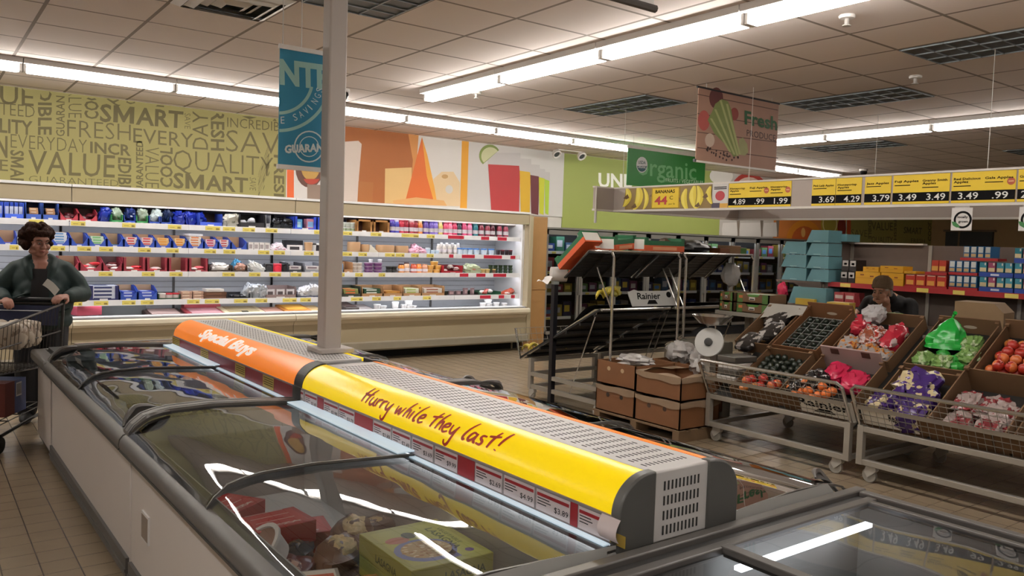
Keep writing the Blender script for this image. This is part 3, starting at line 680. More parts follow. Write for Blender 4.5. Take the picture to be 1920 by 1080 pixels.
WD = {'H': .92, 'u': .55, 'r': .4, 'y': .55, 'w': .66, 'h': .46, 'i': .3, 'l': .36, 'e': .46, 't': .5, 'a': .56, 's': .48, '!': .5, 'S': .66, 'p': .5, 'c': .44, 'B': .66, ' ': .34}
def smooth(pts, n=5):
    if len(pts) < 3: return [(pts[0][0] + (pts[-1][0] - pts[0][0]) * k / n, pts[0][1] + (pts[-1][1] - pts[0][1]) * k / n) for k in range(n + 1)]
    out = []
    for i in range(len(pts) - 1):
        p0, p1, p2, p3 = pts[max(i - 1, 0)], pts[i], pts[i + 1], pts[min(i + 2, len(pts) - 1)]
        for k in range(n):
            t = k / n
            out.append(tuple(.5 * (2 * p1[a] + (p2[a] - p0[a]) * t + (2 * p0[a] - 5 * p1[a] + 4 * p2[a] - p3[a]) * t * t + (3 * p1[a] - p0[a] - 3 * p2[a] + p3[a]) * t ** 3) for a in (0, 1)))
    return out + [pts[-1]]
def slogan(text, fn, wd, mt, par, name):
    b = IB(mt); x = 0
    for ch in text:
        for st in ST.get(ch, []):
            P = smooth(st); n = len(P); L = []
            for i, p in enumerate(P):
                a, c = P[max(i - 1, 0)], P[min(i + 1, n - 1)]; d = V((c[0] - a[0], c[1] - a[1])); d = d.normalized() if d.length > 1e-6 else V((1, 0))
                h = wd * (.55 + .45 * math.sin(PI * (i + .7) / (n + .4)))
                L += [fn(x + p[0] - d.y * h, p[1] + d.x * h), fn(x + p[0] + d.y * h, p[1] - d.x * h)]
            b.add(L, [(2 * i, 2 * i + 2, 2 * i + 3, 2 * i + 1) for i in range(n - 1)])
        x += WD[ch]
    return b.build(name, par)
def swidth(t): return sum(WD[c] for c in t)
def on_panel(y_start, y_end, tot, v0, v1, tilt=0.0, lf=.0015):
    def fn(x, h):
        y = y_start + (y_end - y_start) * x / tot; v = v0 + (v1 - v0) * h + tilt * x / tot
        p = V(curve(0, min(max(v, .01), .99), 0, y, y)); q = V(curve(0, min(max(v, .01), .99) + .01, 0, y, y)); nrm = (q - p).cross(V((0, 1, 0))).normalized()
        if nrm.x > 0: nrm = -nrm
        return p + nrm * lf
    return fn
T1 = 'Hurry while they last!'; slogan(T1, on_panel(3.22, 2.17, swidth(T1), .26, .68, .04), .075, mat('slogan_red', 'a02a12', .5, emit=.12), NP['panel0'], 'slogan_lettering')
T2 = 'Special Buys'; F2 = on_panel(5.64, 4.60, 1.0, .34, .76, lf=.005); b = IB(mat('slogan_white', 'f4efe8', .5, emit=.45)); b.textfn(T2, lambda x, y: F2(x, y), .045, .3); b.build('slogan_lettering', FP['panel0'])
# -------- price cards
def card(par, ya, yb, price, kind='w'):
    x = XL - .0045
    b = IB('card_white' if kind == 'w' else 'card_yellow'); b.box(x - .0008, x, ya, yb, .773, .838)
    if kind == 'w':
        b.use('print_red'); b.box(x - .0014, x - .0008, ya + .004, yb - .004, .819, .829)
        for k, f in enumerate((.8, .9, .6)): b.use('print_black').box(x - .0014, x - .0008, yb - .006 - (yb - ya) * .45 * f, yb - .006, .811 - k * .009, .8135 - k * .009)
        if price: b.text(price, (x - .0016, ya + .004 + (yb - ya) * .42, .786), (x - .0016, ya + .006, .786), (x - .0016, ya + .004 + (yb - ya) * .42, .803), .0)
    else:
        for k in range(4): b.use('print_black').box(x - .0014, x - .0008, ya + .01, yb - .012 - .01 * (k % 2), .825 - k * .012, .828 - k * .012)
    return b.build('price_card', par)
S = NP['strip0']
for k, (px0, px1, pr, col) in enumerate(((557, 576, '$4.99', 'w'), (579, 601, '$3.49', 'w'), (614, 640, '$2.99', 'w'), (642, 670, '$3.79', 'w'), (706, 738, '$2.89', 'w'), (741, 774, '$2.49', 'w'), (778, 816, '$3.69', 'w'), (820, 861, '$9.99', 'w'), (895, 944, '$2.69', 'w'), (948, 1004, '$4.99', 'w'), (1008, 1070, '$3.89', 'w'), (1086, 1146, '', 'w'))):
    ya, yb = ys(px1, XL, .80), ys(px0, XL, .80); card(S, ya, yb, pr)
for (p0, p1) in ((602, 613), (671, 704), (862, 893), (1071, 1084)): IB('print_red').box(XL - .0052, XL - .004, ys(p1, XL, .8), ys(p0, XL, .8), .771, .840).build('red_blank', S)
b = IB('card_white'); y_ = ys(1150, XL, .8)                      # curled loose tag at the near end
b.sheet(lambda u, v: (XL - .006 - .03 * math.sin(u * 2.2), y_ - .03 + .075 * v - .02 * u, .845 - .055 * u), 6, 2); b.use('card_yellow').box(XL - .006, XL - .0045, y_ - .05, y_ + .01, .771, .805); b.build('curled_tag', S)
for (p0, p1) in ((334, 347), (386, 400), (450, 468), (501, 521)): card(FP['strip0'], ys(p1, XL, .8), ys(p0, XL, .8), '', 'y')

# -------- end freezers
def end_freezer(ya, yb, desc, near_):
    t = thing('chest_freezer', RI @ V((1.75, (ya + yb) / 2, 0)), 'freezer', desc); x0, x1 = .80, 2.70
    b = IB('freezer_white'); b.box(x0, x1, ya, ya + .035, .06, .66); b.box(x0, x1, yb - .035, yb, .06, .66); b.box(x0, x0 + .035, ya, yb, .06, .66); b.box(x1 - .035, x1, ya, yb, .06, .66); b.build('side_panel', t)
    IB('skirt_grey').box(x0 + .01, x1 - .01, ya + .01, yb - .01, .03, .06).build('kick_plate', t)
    b = IB('rail_grey'); zt = .74 if near_ else .70
    for (a, c, d, e) in ((x0 - .05, x1 + .05, ya - .05, ya + .05), (x0 - .05, x1 + .05, yb - .06, yb), (x0 - .05, x0 + .05, ya, yb), (x1 - .05, x1 + .05, ya, yb)): b.box(a, c, d, e, .62, zt)
    b.build('bumper_rail', t, bev=.02)
    b = IB('liner'); q = [(x0 + .06, ya + .06), (x1 - .06, ya + .06), (x1 - .06, yb - .07), (x0 + .06, yb - .07)]
    b.poly(*[(p[0], p[1], .36) for p in q])
    for i in range(4): c, d = q[i], q[(i + 1) % 4]; b.poly((*c, .36), (*d, .36), (*d, zt - .01), (*c, zt - .01))
    b.build('inner_liner', t)
    return t
EN = end_freezer(.25, YN - .01, 'end freezer with flat glass lids at the foot of the island', 1)
b = IB('rail_grey')
b.box(.78, 2.72, 1.505, 1.545, .74, .772); b.box(.80, 2.70, 1.43, 1.468, .74, .764); b.box(2.60, 2.632, .3, 1.44, .74, .764); b.box(2.66, 2.70, .3, 1.5, .74, .772)
b.build('lid_track', EN, bev=.005); IB('freezer_fill_glow').box(1.86, 2.55, 1.385, 1.41, .70, .712).build('interior_fill_lamp', EN)
b = IB('rail_dark'); b.box(.80, 2.66, 1.470, 1.503, .735, .755); b.box(2.634, 2.658, .3, 1.47, .735, .755); b.build('track_groove', EN)
for k, (xa, xb, z) in enumerate(((.82, 1.86, .748), (1.83, 2.60, .756))):
    b = IB('lid_glass'); b.poly((xa, .3, z), (xb, .3, z), (xb, 1.43, z), (xa, 1.43, z)); g = b.build('glass_lid', EN)
    b = IB('rail_grey'); b.box(xb - .028, xb, .3, 1.43, z - .012, z + .009) if k == 0 else b.box(xa, xa + .04, .3, 1.44, z - .012, z + .01); b.build('lid_frame', g, bev=.003)
EF = end_freezer(YF + .01, 6.95, 'end freezer beside the shopping cart', 0)
b = IB('lid_glass'); b.sheet(lambda u, v: (1.0 + 1.5 * u, YF + .05 + .6 * v, .725 + .04 * math.sin(PI * v)), 4, 6); b.build('glass_lid', EF)
b = IB('rail_dark'); b.box(.86, 1.02, YF + .05, 6.88, .68, .715); b.use('c8c0a0').tube([(1.08, 6.6, .75), (1.12, 6.4, .76)], .012, 6); b.build('lid_frame', EF)
# ================================================================ FROZEN GOODS
def FI(x, y, z): return RI @ V((x, y, z))
def food_box(name, cx, cy, z, sx, sy, h, rot, col, top, desc, where='', extra=None, key=None, frm=None, group=None):
    M = Matrix.Translation((cx, cy, z)) @ Matrix.Rotation(rot, 4, 'Z')
    t = thing(name, (cx, cy, z), 'food box', desc, where, key, frm, group)
    b = MB(hx(col, .45), M); b.box(-sx / 2, sx / 2, -sy / 2, sy / 2, 0, h); b.build('carton', t, bev=.003)
    b = MB(hx(top, .45), M); b.poly((-sx * .42, -sy * .42, h + .0006), (sx * .42, -sy * .42, h + .0006), (sx * .42, sy * .42, h + .0006), (-sx * .42, sy * .42, h + .0006))
    if extra: extra(b, sx, sy, h)
    b.build('printed_face', t)
    return t
def lasagna_print(b, sx, sy, h):
    z = h + .001
    e = lambda cx, cy, rx, ry, zz, n=18: b.poly(*[(cx + rx * math.cos(2 * PI * k / n), cy + ry * math.sin(2 * PI * k / n), zz) for k in range(n)])
    b.use('8088b0'); e(-.03, -.06, .11, .10, z); b.use('c0a06a'); e(-.025, -.055, .09, .078, z + .0004)
    random.seed(3)
    for k in range(60):
        a, r = random.random() * 6.28, math.sqrt(random.random()); b.use(random.choice(['a8763e', 'd8c08c', 'b88a50', 'e0d0a8'])); e(-.025 + .085 * r * math.cos(a), -.055 + .072 * r * math.sin(a), .009, .006, z + .0006 + k * .00001, 7)
    b.use('c07a60'); e(-.075, .06, .045, .03, z + .0002); b.use('3c4a2c'); e(-.02, .085, .025, .03, z + .0003)
    b.use('4a5a20'); b.text('LASAGNA', (.062, .115, z), (.062, -.10, z), (.092, .115, z), .02); b.text('VEGETABLE', (.1, .10, z), (.1, -.06, z), (.117, .10, z), 0)
    b.use('5a3c78'); e(.10, -.13, .016, .016, z)
    b.use('4a4a80'); b.poly((.0, -.165, z), (.05, -.165, z), (.05, -.09, z), (.0, -.09, z))
    b.use('4a5a20')
    for k in (0, 1): b.text('LASAGNA', (-sx / 2 - .0008, sy * .15, h * .25), (-sx / 2 - .0008, -sy * .25, h * .25), (-sx / 2 - .0008, sy * .15, h * .6), .02)
    b.text('LASAGNA', (-sx * .1, -sy / 2 - .0008, h * .25), (sx * .4, -sy / 2 - .0008, h * .25), (-sx * .1, -sy / 2 - .0008, h * .6), .02)
for k in range(3):
    food_box('lasagna_box', *FI(1.425, 2.37, 0).xy, .335 + .075 * k, .315, .385, .073, -.06 + .02 * k, 'a8a440', 'b4b248', 'olive frozen lasagna box', ['at the bottom of its stack', 'in the middle of its stack', 'on top of its stack, dish print up'][k], lasagna_print if k == 2 else None, group='frozen lasagna boxes')
red = 'a02a2c'
def red_print(b, sx, sy, h):
    b.use('d8c8c0')
    for k in range(4): b.box(-sx * .3, sx * .3, -sy * .35 + k * .05, -sy * .33 + k * .05, h + .0008, h + .0012)
    b.text('PIZZA', (-sx * .3, -sy * .4, h + .001), (sx * .3, -sy * .4, h + .001), (-sx * .3, -sy * .3, h + .001), .02)
for k, (x, y, z, r) in enumerate(((1.07, 3.12, .34, .3), (1.12, 2.98, .43, .1), (1.02, 3.24, .43, .6), (1.26, 3.10, .34, -.2))):
    food_box('frozen_box', *FI(x, y, 0).xy, z, .26, .19, .085, r, red, 'b03a38', 'red frozen food box', 'heaped by the round white lid', red_print, k, 'the yellow light box', 'red frozen food boxes')
# round white-rimmed tub standing on edge against the rail
c_ = FI(1.0, 2.82, .47); R_ = Matrix.Rotation(.9, 3, 'Y') @ Matrix.Rotation(.2, 3, 'X')
t = thing('round_tub', c_ - V((0, 0, .12)), 'tub', 'round tub with white rim and dark red lid print against the rail')
R_ = Matrix.Rotation(-.75, 3, 'Y')
MB('d8d4ce').lathe([(.085, -.07), (.098, .0), (.108, .005), (.108, .016), (.092, .016), (.09, .008)], c_, 24, R_).build('tub_body', t)
b = MB(hx('8a6a58', .4)).lathe([(.091, .0085), (.0, .0095)], c_, 24, R_); b.use('a02028').text('CHILI', c_ + R_ @ V((.02, -.06, .012)), c_ + R_ @ V((.02, .06, .012)), c_ + R_ @ V((-.035, -.06, .012)), .04); b.build('lid_print', t)
for k, (x, y, z, a, c2) in enumerate(((1.39, 2.86, .43, .9, 'c8b084'), (1.27, 2.72, .42, .7, 'd0b888'), (1.24, 2.42, .38, .5, 'c08a44'))):
    p = FI(x, y, z); t = thing('snack_bag', p - V((0, 0, .08)), 'frozen food bag', ['brown bag with cream window by the red boxes', 'brown bag with cream window beside the lasagna', 'bag of golden bites between tub and lasagna boxes'][k])
    Mz = Matrix.Rotation(a, 3, 'Z'); MB(hx('6a4c3a', .3)).blob(p, (.13, .085, .075), k, .25, 2.2, 16, 10, Mz).build('bag_film', t)
    b = MB(mat('print_' + c2 + 'f', c2, .6, var=.5, scale=60)); b.blob(p + V((0, -.01, .03)), (.085, .058, .052), k + 9, .3, 3, 14, 8, Mz); b.build('product_window', t)
for k, (x, y, z, a, c, c2, d) in enumerate(((1.16, 2.88, .40, 1.1, '24323a', '6a5a3c', 'dark slanted bag between red boxes and cream bags'), (1.08, 2.70, .40, .8, '5a2a28', 'b09080', 'maroon bag with pale pieces under the dip cup'), (1.55, 2.95, .40, .3, '5a4034', 'b89a64', 'brown bag by the rear wall past the lasagna'), (1.12, 2.25, .38, .4, '4a2c4c', 'b88a48', 'purple bag beside the lower lasagna boxes'), (1.30, 2.60, .36, 1.3, '3c2c28', '9a8464', 'dark bag under the cream window bags'))):
    p = FI(x, y, z); t = thing('snack_bag', p - V((0, 0, .05)), 'frozen food bag', d); Mz = Matrix.Rotation(a, 3, 'Z'); MB(hx(c, .3)).blob(p, (.13, .08, .05), k + 4, .35, 3, 18, 10, Mz, sq=.75).build('bag_film', t); MB(mixmat('pieces_' + c2, c2, c, 30, .4, .5)).blob(p + V((0, 0, .02)), (.09, .055, .035), k + 1, .3, 3, 14, 8, Mz).build('product_window', t)
t = food_box('meal_tray', *FI(1.07, 2.47, 0).xy, .42, .16, .13, .06, -.3, '8c8478', 'd0c8b8', 'white and orange frozen meal tray near the rail', '', lambda b, sx, sy, h: b.use('c8603a').box(-.06, .06, -.02, .02, h + .0008, h + .001))
t = food_box('meal_tray', *FI(1.0, 2.32, 0).xy, .40, .15, .12, .06, .4, '3a3438', '6a4a3c', 'dark frozen meal tray with barcode by the rail', '', lambda b, sx, sy, h: b.use('d0ccc8').box(.0, .05, -.05, -.02, h + .0008, h + .001))
p = FI(1.0, 2.58, .41); t = thing('dip_cup', p, 'cup', 'small cream oval cup with green leaf print'); b = MB('cfc4a4').lathe([(.05, -.05), (.066, 0), (.066, .008), (.055, .008)], p, 18); b.build('cup_body', t); MB('b0a060').lathe([(.056, .0075), (0, .0085)], p, 18).use('3c5a3a').poly(p + V((0, -.05, .012)), p + V((.04, -.03, .012)), p + V((.03, .0, .012))).build('cup_print', t)
for k, (x, y, s, c, d) in enumerate(((1.25, 4.6, (.2, .16, .06), '26282e', 'flat black frozen bag in the far freezer'), (1.45, 4.35, (.16, .13, .05), '8a857c', 'clear grey frozen bag in the far freezer beside the black one'), (1.05, 4.9, (.15, .2, .08), '6a5a30', 'olive brown frozen bag against the rail in the far freezer'), (1.05, 5.8, (.14, .1, .09), '8c8e92', 'silver frozen bag in the far corner by the lid handle'), (1.3, 5.9, (.16, .16, .05), '4a3c2c', 'brown frozen bag under the farthest lid'))):
    p = FI(x, y, .33 + s[2] * .9); MBo = MB(hx(c, .25)); MBo.blob(p, s, k + 3, .3, 2.5, 18, 10, flat=.7); tag(MBo.build('frozen_bag', loc=p), 'frozen food bag', d)
for k in range(3):
    p = FI(1.5, 1.95 + .15 * k, .345); tag(MB(hx('a8a8a4', .3)).blob(p + V((0, 0, .02)), (.12, .07, .03), k, .2, 3, 14, 8, flat=.8).build('frozen_bag', loc=p), 'frozen food bag', 'flat clear frozen bag beyond the lasagna', '', k, 'the end freezer', 'flat clear frozen bags')
# goods in the end freezer
for k, (x, y, c, top, d) in enumerate(((2.05, 1.1, '9a9a9c', 'b0b0b0', 'silver frozen package under the end freezer lid'), (2.35, 1.25, 'b89a3a', '9a3a2a', 'yellow and red frozen box in the corner of the end freezer'), (1.55, 1.25, '8a5a44', 'b89a84', 'brown frozen box under the nearer end freezer lid'), (2.15, .7, 'a8a4a0', 'bcbcbc', 'wide pale frozen package in the middle of the end freezer'))):
    food_box('frozen_box', *FI(x, y, 0).xy, .365, .34, .24, .12, .1 * k, c, top, d)
# white freezer pack on the produce side
for k, (y, c) in enumerate(((1.95, 'c0a84a'), (2.25, 'b08a4a'), (2.75, 'a8a090'), (3.2, '8a3030'))):
    food_box('frozen_box', *FI(2.38, y, 0).xy, .34, .3, .22, .24, .05 * k, c, 'c8b070', 'frozen box in the produce side freezer', '', None, k, 'the grey end caps', 'boxes in the produce side freezer')
# ---------------- square pillar between the canopies
mat('pillar_grey', 'b6aea8', .45, var=.03)
p = V((1.888, 4.25, 0)); b = MB('pillar_grey'); b.box(p.x - .052, p.x + .052, p.y - .052, p.y + .052, .945, CZ)
o = struct(b.build('column', bev=.01)); b = MB('pillar_grey'); b.box(p.x - .09, p.x + .11, p.y - .1, p.y + .1, .958, .985); struct(b.build('trim_2', bev=.006))
# ================================================================ OPEN COOLER ALONG THE WALL
mat('cooler_beige', 'a4977c', .45, var=.03, scale=2); mat('cooler_cream', 'cfc4ac', .35, var=.03); mat('cooler_white', 'e4e4e4', .4, var=.03); mat('cooler_back', 'c4c6ca', .4, var=.03); mat('cooler_kick', '8f8878', .4); mat('black_toe', '0c0b0a', .7); mat('cooler_tan', 'a07848', .6)
mat('cooler_glow', 'ffffff', .4, emit=COOL, ecol='f4f6ff', var=0); mat('tag_yellow', 'dccb66', .5); mat('tag_print', '8a7838', .6); mat('tag_red', 'b01c34', .5); mat('tag_blue', '5a9ad0', .5); mat('rail_white', 'e8e8ea', .35)
SHZ = (1.69, 1.42, 1.15, .83); FYC = 9.78
def cooler(x0, x1, desc, end=False):
    t = thing('refrigerated_cooler', ((x0 + x1) / 2, 10.1, 0), 'cooler', desc)
    a, c = x0 + .003, x1 - .003
    MB('cooler_beige').box(a, c, 9.62, 9.72, .24, .55).build('lower_panel', t)
    MB('cooler_cream').prism([(9.545, .56), (9.535, .585), (9.545, .625), (9.57, .642), (9.74, .625), (9.74, .50), (9.62, .50), (9.60, .545)], lambda u, v, q: (q, u, v), a, c).build('sill', t)
    b = MB('rail_dark'); b.box(a, c, 9.60, 9.745, .642, .645); b.use('cooler_white').box(a, c, 9.64, 9.78, .63, .66); b.build('sill_trim', t)
    MB('cooler_kick').prism([(9.60, .128), (9.575, .15), (9.575, .235), (9.60, .25), (9.70, .25), (9.70, .128)], lambda u, v, q: (q, u, v), a, c).build('kick_bumper', t)
    b = MB('black_toe'); b.box(a, c, 9.86, 9.9, 0, .13); b.use('cooler_beige')
    for x in (a + .1, c - .1): b.box(x - .01, x + .01, 9.84, 9.86, 0, .13)
    b.build('toe_recess', t)
    b = MB('cooler_beige'); b.box(a, c, 9.62, 9.70, 1.885, 2.04); b.use('cooler_white').box(a, c, 9.60, 9.89, 2.04, 2.07); b.build('fascia', t, bev=.004)
    MB('cooler_white').box(a, c, 9.70, 10.6, 1.98, 2.03).build('top_panel', t)
    b = MB('cooler_back'); b.box(a, c, 10.42, 10.5, .45, 1.98)
    b.use('rail_grey')
    for k in range(18): b.box(a, c, 10.414, 10.42, .72 + k * .07, .724 + k * .07)
    nU = max(1, round((x1 - x0) / 1.22))
    for k in range(nU + 1): b.box(a + (c - a) * k / nU - .012, a + (c - a) * k / nU + .012, 10.40, 10.42, .5, 1.95)
    b.build('back_panel', t)
    MB('cooler_white').box(a, c, 9.74, 10.42, .57, .615).build('deck', t)
    if end:
        b = MB('cooler_white'); b.prism([(9.72, .535), (9.72, 1.98), (10.42, 1.98), (10.42, .535)], lambda u, v, q: (q, u, v), x1 - .06, x1 - .02); b.build('end_liner', t)
        b = MB('cooler_beige'); b.box(x1 - .02, x1 + .055, 9.60, 10.6, .13, 2.03); b.build('end_panel', t, bev=.008)
    MB('cooler_glow').box(a + .02, c - .05, 9.715, 9.745, 1.955, 1.975).build('canopy_lamp', t)
    sh = []
    for i, z in enumerate(SHZ):
        n = nU
        for k in range(n):
            xa, xb = a + (c - a) * k / n + .002, a + (c - a) * (k + 1) / n - .002
            if end and k == n - 1: xb -= .06
            b = MB('cooler_white'); b.box(xa, xb, FYC, 10.40, z - .03, z - .012); b.use('rail_white').box(xa, xb, FYC - .02, FYC, z - .06, z + .002)
            s = b.build('cooler_shelf', t)
            MB('cooler_glow').box(xa + .03, xb - .03, FYC + .02, FYC + .04, z - .05, z - .036).build('shelf_lamp', s); sh.append((xa, xb, i, s))
    return t, sh
CU = [cooler(-2.3, 1.36, 'open cooler unit behind the shopper'), cooler(1.36, 3.8, 'open cooler unit behind the square pillar, below the word mural'), cooler(3.8, 7.45, 'open cooler unit at the bright white end wall', True)]
TAGS = [([(54, 82), (133, 160), (229, 254), (315, 340), (385, 413), (418, 441), (455, 478), (498, 520), (589, 602), (642, 660), (695, 715), (753, 785), (800, 815)], [(840, 870), (902, 917), (933, 950)]),
        ([(18, 35), (95, 122), (145, 171), (186, 212), (259, 283), (312, 335), (383, 405), (419, 441), (484, 505), (513, 534), (570, 588), (641, 660), (672, 688), (722, 740), (742, 758), (771, 785), (800, 813)], [(842, 850), (866, 890), (907, 941), (957, 966)]),
        ([(185, 211), (266, 290), (318, 342), (417, 440), (467, 488), (505, 527), (545, 565), (587, 602), (640, 646), (666, 680), (710, 722)], [(862, 878), (893, 910), (925, 949)]),
        ([(131, 154), (176, 203), (229, 254), (264, 288), (351, 374), (384, 411), (439, 464), (479, 501), (530, 556), (563, 583), (658, 680), (698, 714), (738, 752), (793, 808)], [(900, 920), (935, 945), (958, 965)])]
for i, (ye, rd) in enumerate(TAGS):
    z = SHZ[i]
    for L, c in ((ye, 'tag_yellow'), (rd, 'tag_red')):
        for p0, p1 in L:
            xa, xb = xs(p0, FYC - .02, z - .03), xs(p1, FYC - .02, z - .03); m_ = (xa + xb) / 2
            s = next((q[3] for u in CU for q in u[1] if q[2] == i and q[0] - .05 < m_ < q[1] + .05), None)
            if s is None: continue
            b = MB(c); b.box(xa, xb, FYC - .0225, FYC - .0205, z - .052, z - .006)
            if c == 'tag_yellow': b.use('tag_print'); b.box(xa + .02, xa + .02 + (xb - xa) * .35, FYC - .0232, FYC - .0225, z - .036, z - .031).box(xb - (xb - xa) * .3, xb - .01, FYC - .0232, FYC - .0225, z - .046, z - .026)
            b.build('price_tag', s)
# ---- the brown filler column past the cooler
MB('cooler_tan').box(7.53, 7.93, 9.80, 9.88, 0, 2.02).box(7.52, 7.94, 9.79, 9.80, .90, .92).build('trim_3')['kind'] = 'structure'

# ================================================================ GOODS ON THE COOLER SHELVES
CARD = 'b08a62'
WHERE = ('on the top shelf', 'on the second shelf', 'on the third shelf', 'on the fourth shelf', 'on the cooler deck')
def zof(sh): return (SHZ[sh] - .012 if sh < 4 else .615) + .001
def pxw(p0, p1, sh, y):
    z = zof(sh) + .05; return xs(p0, y, z), xs(p1, y, z)
def pack(x0, x1, y0, y1, z0, z1, col, band, cat, desc, wh, name='food_pack', grp=None, rot=0):
    b = MB(hx(col, .35)); M = Matrix.Translation(((x0 + x1) / 2, (y0 + y1) / 2, z0)) @ Matrix.Rotation(rot, 4, 'Z'); b.M = M
    a, d, h = (x1 - x0) / 2, (y1 - y0) / 2, z1 - z0
    b.box(-a, a, -d, d, 0, h); b.use(band).box(-a * .75, a * .55, -d - .001, -d, h * .25, h * .75).box(-a * .7, a * .3, -d * .7, d * .5, h, h + .0008)
    o = b.build(name, loc=((x0 + x1) / 2, (y0 + y1) / 2, z0)); return tag(o, cat, desc, wh, x0 + z0 * .001, 'the shopper', grp or desc + ' ' + wh)
def carton(sh, p0, p1, h, col, kind='vcut', inner=CARD, desc=None, y=9.80, dep=.3, wh=None):
    x0, x1 = pxw(p0, p1, sh, y); z = zof(sh); x1 -= .004; w_ = x1 - x0; y1 = y + dep; th = .006
    t = thing('shelf_carton', ((x0 + x1) / 2, y + dep / 2, z), 'carton', desc or 'carton', wh or WHERE[sh], x0, 'the shopper', 'cartons ' + (wh or WHERE[sh]))
    b = MB(hx(col, .5)); b.use(inner)
    b.box(x0, x1, y, y1, z, z + th); b.box(x0 + th, x1 - th, y1 - th, y1, z, z + h)
    for xa in (x0, x1 - th):
        b.use(col); fh = h if kind in ('vcut', 'frame', 'tall') else h * .6
        b.prism([(y, z), (y1, z), (y1, z + h), (y + dep * (.55 if kind == 'vcut' else .02), z + h * (1 if kind == 'frame' else .96)), (y, z + (h * .62 if kind == 'vcut' else fh))], lambda u, v, q: (q, u, v), xa, xa + th)
    lo = {'vcut': .22, 'low': .33, 'frame': .16, 'tall': .4, 'win': .12}[kind]
    if kind == 'vcut': pts = [(x0, 0), (x1, 0), (x1, .6), (x1 - w_ * .06, .6), (x1 - w_ * .3, lo), (x0 + w_ * .3, lo), (x0 + w_ * .06, .6), (x0, .6)]
    elif kind in ('frame', 'win'): pts = [(x0, 0), (x1, 0), (x1, 1), (x1 - w_ * .13, 1), (x1 - w_ * .13, lo), (x0 + w_ * .13, lo), (x0 + w_ * .13, 1), (x0, 1)]
    else: pts = [(x0, 0), (x1, 0), (x1, lo), (x0, lo)]
    b.use(col); b.prism([(u, z + v * h) for u, v in pts], lambda u, v, q: (u, q, v), y, y + th)
    if kind == 'win': b.box(x0, x1, y, y + th, z + h * .86, z + h)
    b.build('carton_body', t)
    b = MB('d8d4d0'); b.box(x0 + w_ * .35, x0 + w_ * .62, y - .0008, y, z + h * .06, z + h * .06 + min(.018, h * .1)); b.build('printed_mark', t)
    return x0 + th, x1 - th, y + .012, y1 - .01, z + th
def fill(sh, box, n, th, col, band, desc, frac=.8, grp=None, wh=None, jig=.004):
    x0, x1, y0, y1, z = box
    for k in range(n):
        j = random.uniform(-jig, jig); w_ = (x1 - x0) * (1 - frac) / 2
        pack(x0 + w_ + j, x1 - w_ + j, y0, y1 - .03, z + k * (th + .001), z + k * (th + .001) + th, col, band, 'food pack', desc, wh or WHERE[sh])
def pile(sh, box, n, col, desc, s=(.06, .035, .02), up=.0, wh=None, band=None):
    x0, x1, y0, y1, z = box
    for k in range(n):
        c = V((random.uniform(x0 + s[0] * .8, max(x0 + s[0] * .81, x1 - s[0] * .8)), random.uniform(y0 + .03, y0 + .12), z + s[2] + .018 * k * up))
        b = MB(hx(col if k % 2 == 0 or not band else band, .3)); b.blob(c, s, k + sh * 7, .25, 3, 10, 6, Matrix.Rotation(random.uniform(-.5, .5), 3, 'Z'))
        tag(b.build('food_pack', loc=c), 'food pack', desc, wh or WHERE[sh], c.x, 'the shopper', desc + 's')
def bag(sh, p0, p1, h, col, desc, y=9.9, name='food_bag', band=None, dep=.12, seed=1):
    x0, x1 = pxw(p0, p1, sh, y); z = zof(sh); c = V(((x0 + x1) / 2, y, z + h / 2)); b = MB(hx(col, .25))
    b.blob(c, ((x1 - x0) / 2, dep / 2, h / 2), seed, .42, 4.5, 22, 14, Matrix.Rotation(.5 * math.sin(seed * 2.3 + p0), 3, 'Y') @ Matrix.Rotation(.3, 3, 'X'), sq=.6)
    t = thing(name, (c.x, c.y, z), 'food bag', desc, WHERE[sh], x0, 'the shopper'); b.build('bag_film', t)
    b = MB(hx(band or 'd0ccc8', .4)); b.blob(c + V((0, -dep * .12, -h * .02)), ((x1 - x0) * .28, dep * .43, h * .26), seed + 3, .25, 3, 10, 8); b.build('bag_label', t); return t
def can(sh, px, r, h, col, cap, desc, y=9.88, neck=.6, name='drink_bottle', cat='bottle', band=None):
    z = zof(sh); x = xs(px, y, z + h / 2)
    t = thing(name, (x, y, z), cat, desc, WHERE[sh], x, 'the shopper', desc + 's ' + WHERE[sh]); b = MB(hx(col, .25))
    b.lathe([(r * .92, 0), (r, .008), (r, h * .68), (r * neck, h * .85), (r * neck * .9, h * .9)], (x, y, z), 12).build('bottle_body', t)
    MB(hx(cap, .4)).lathe([(r * neck, h * .88), (r * neck, h * .99), (r * neck * .8, h)], (x, y, z), 10).build('bottle_cap', t)
    MB(hx(band or 'd4ccd0', .4)).lathe([(r * 1.01, h * .22), (r * 1.01, h * .5)], (x, y, z), 12).build('bottle_label', t)
def tub(sh, px, r, h, col, lid, desc, y=9.88, z0=0.0):
    z = zof(sh) + z0; x = xs(px, y, z + h / 2)
    t = thing('food_tub', (x, y, z), 'tub', desc, WHERE[sh], x + z * .001, 'the shopper', desc + 's ' + WHERE[sh])
    MB(hx(col, .3)).lathe([(r * .8, 0), (r * .95, h * .8)], (x, y, z), 12).build('tub_body', t); MB(hx(lid, .3)).lathe([(r, h * .8), (r, h * .97), (r * .9, h)], (x, y, z), 12).build('tub_lid', t)
B, W_, RD = '2c4aa8', 'd8d4d4', '8e2c38'
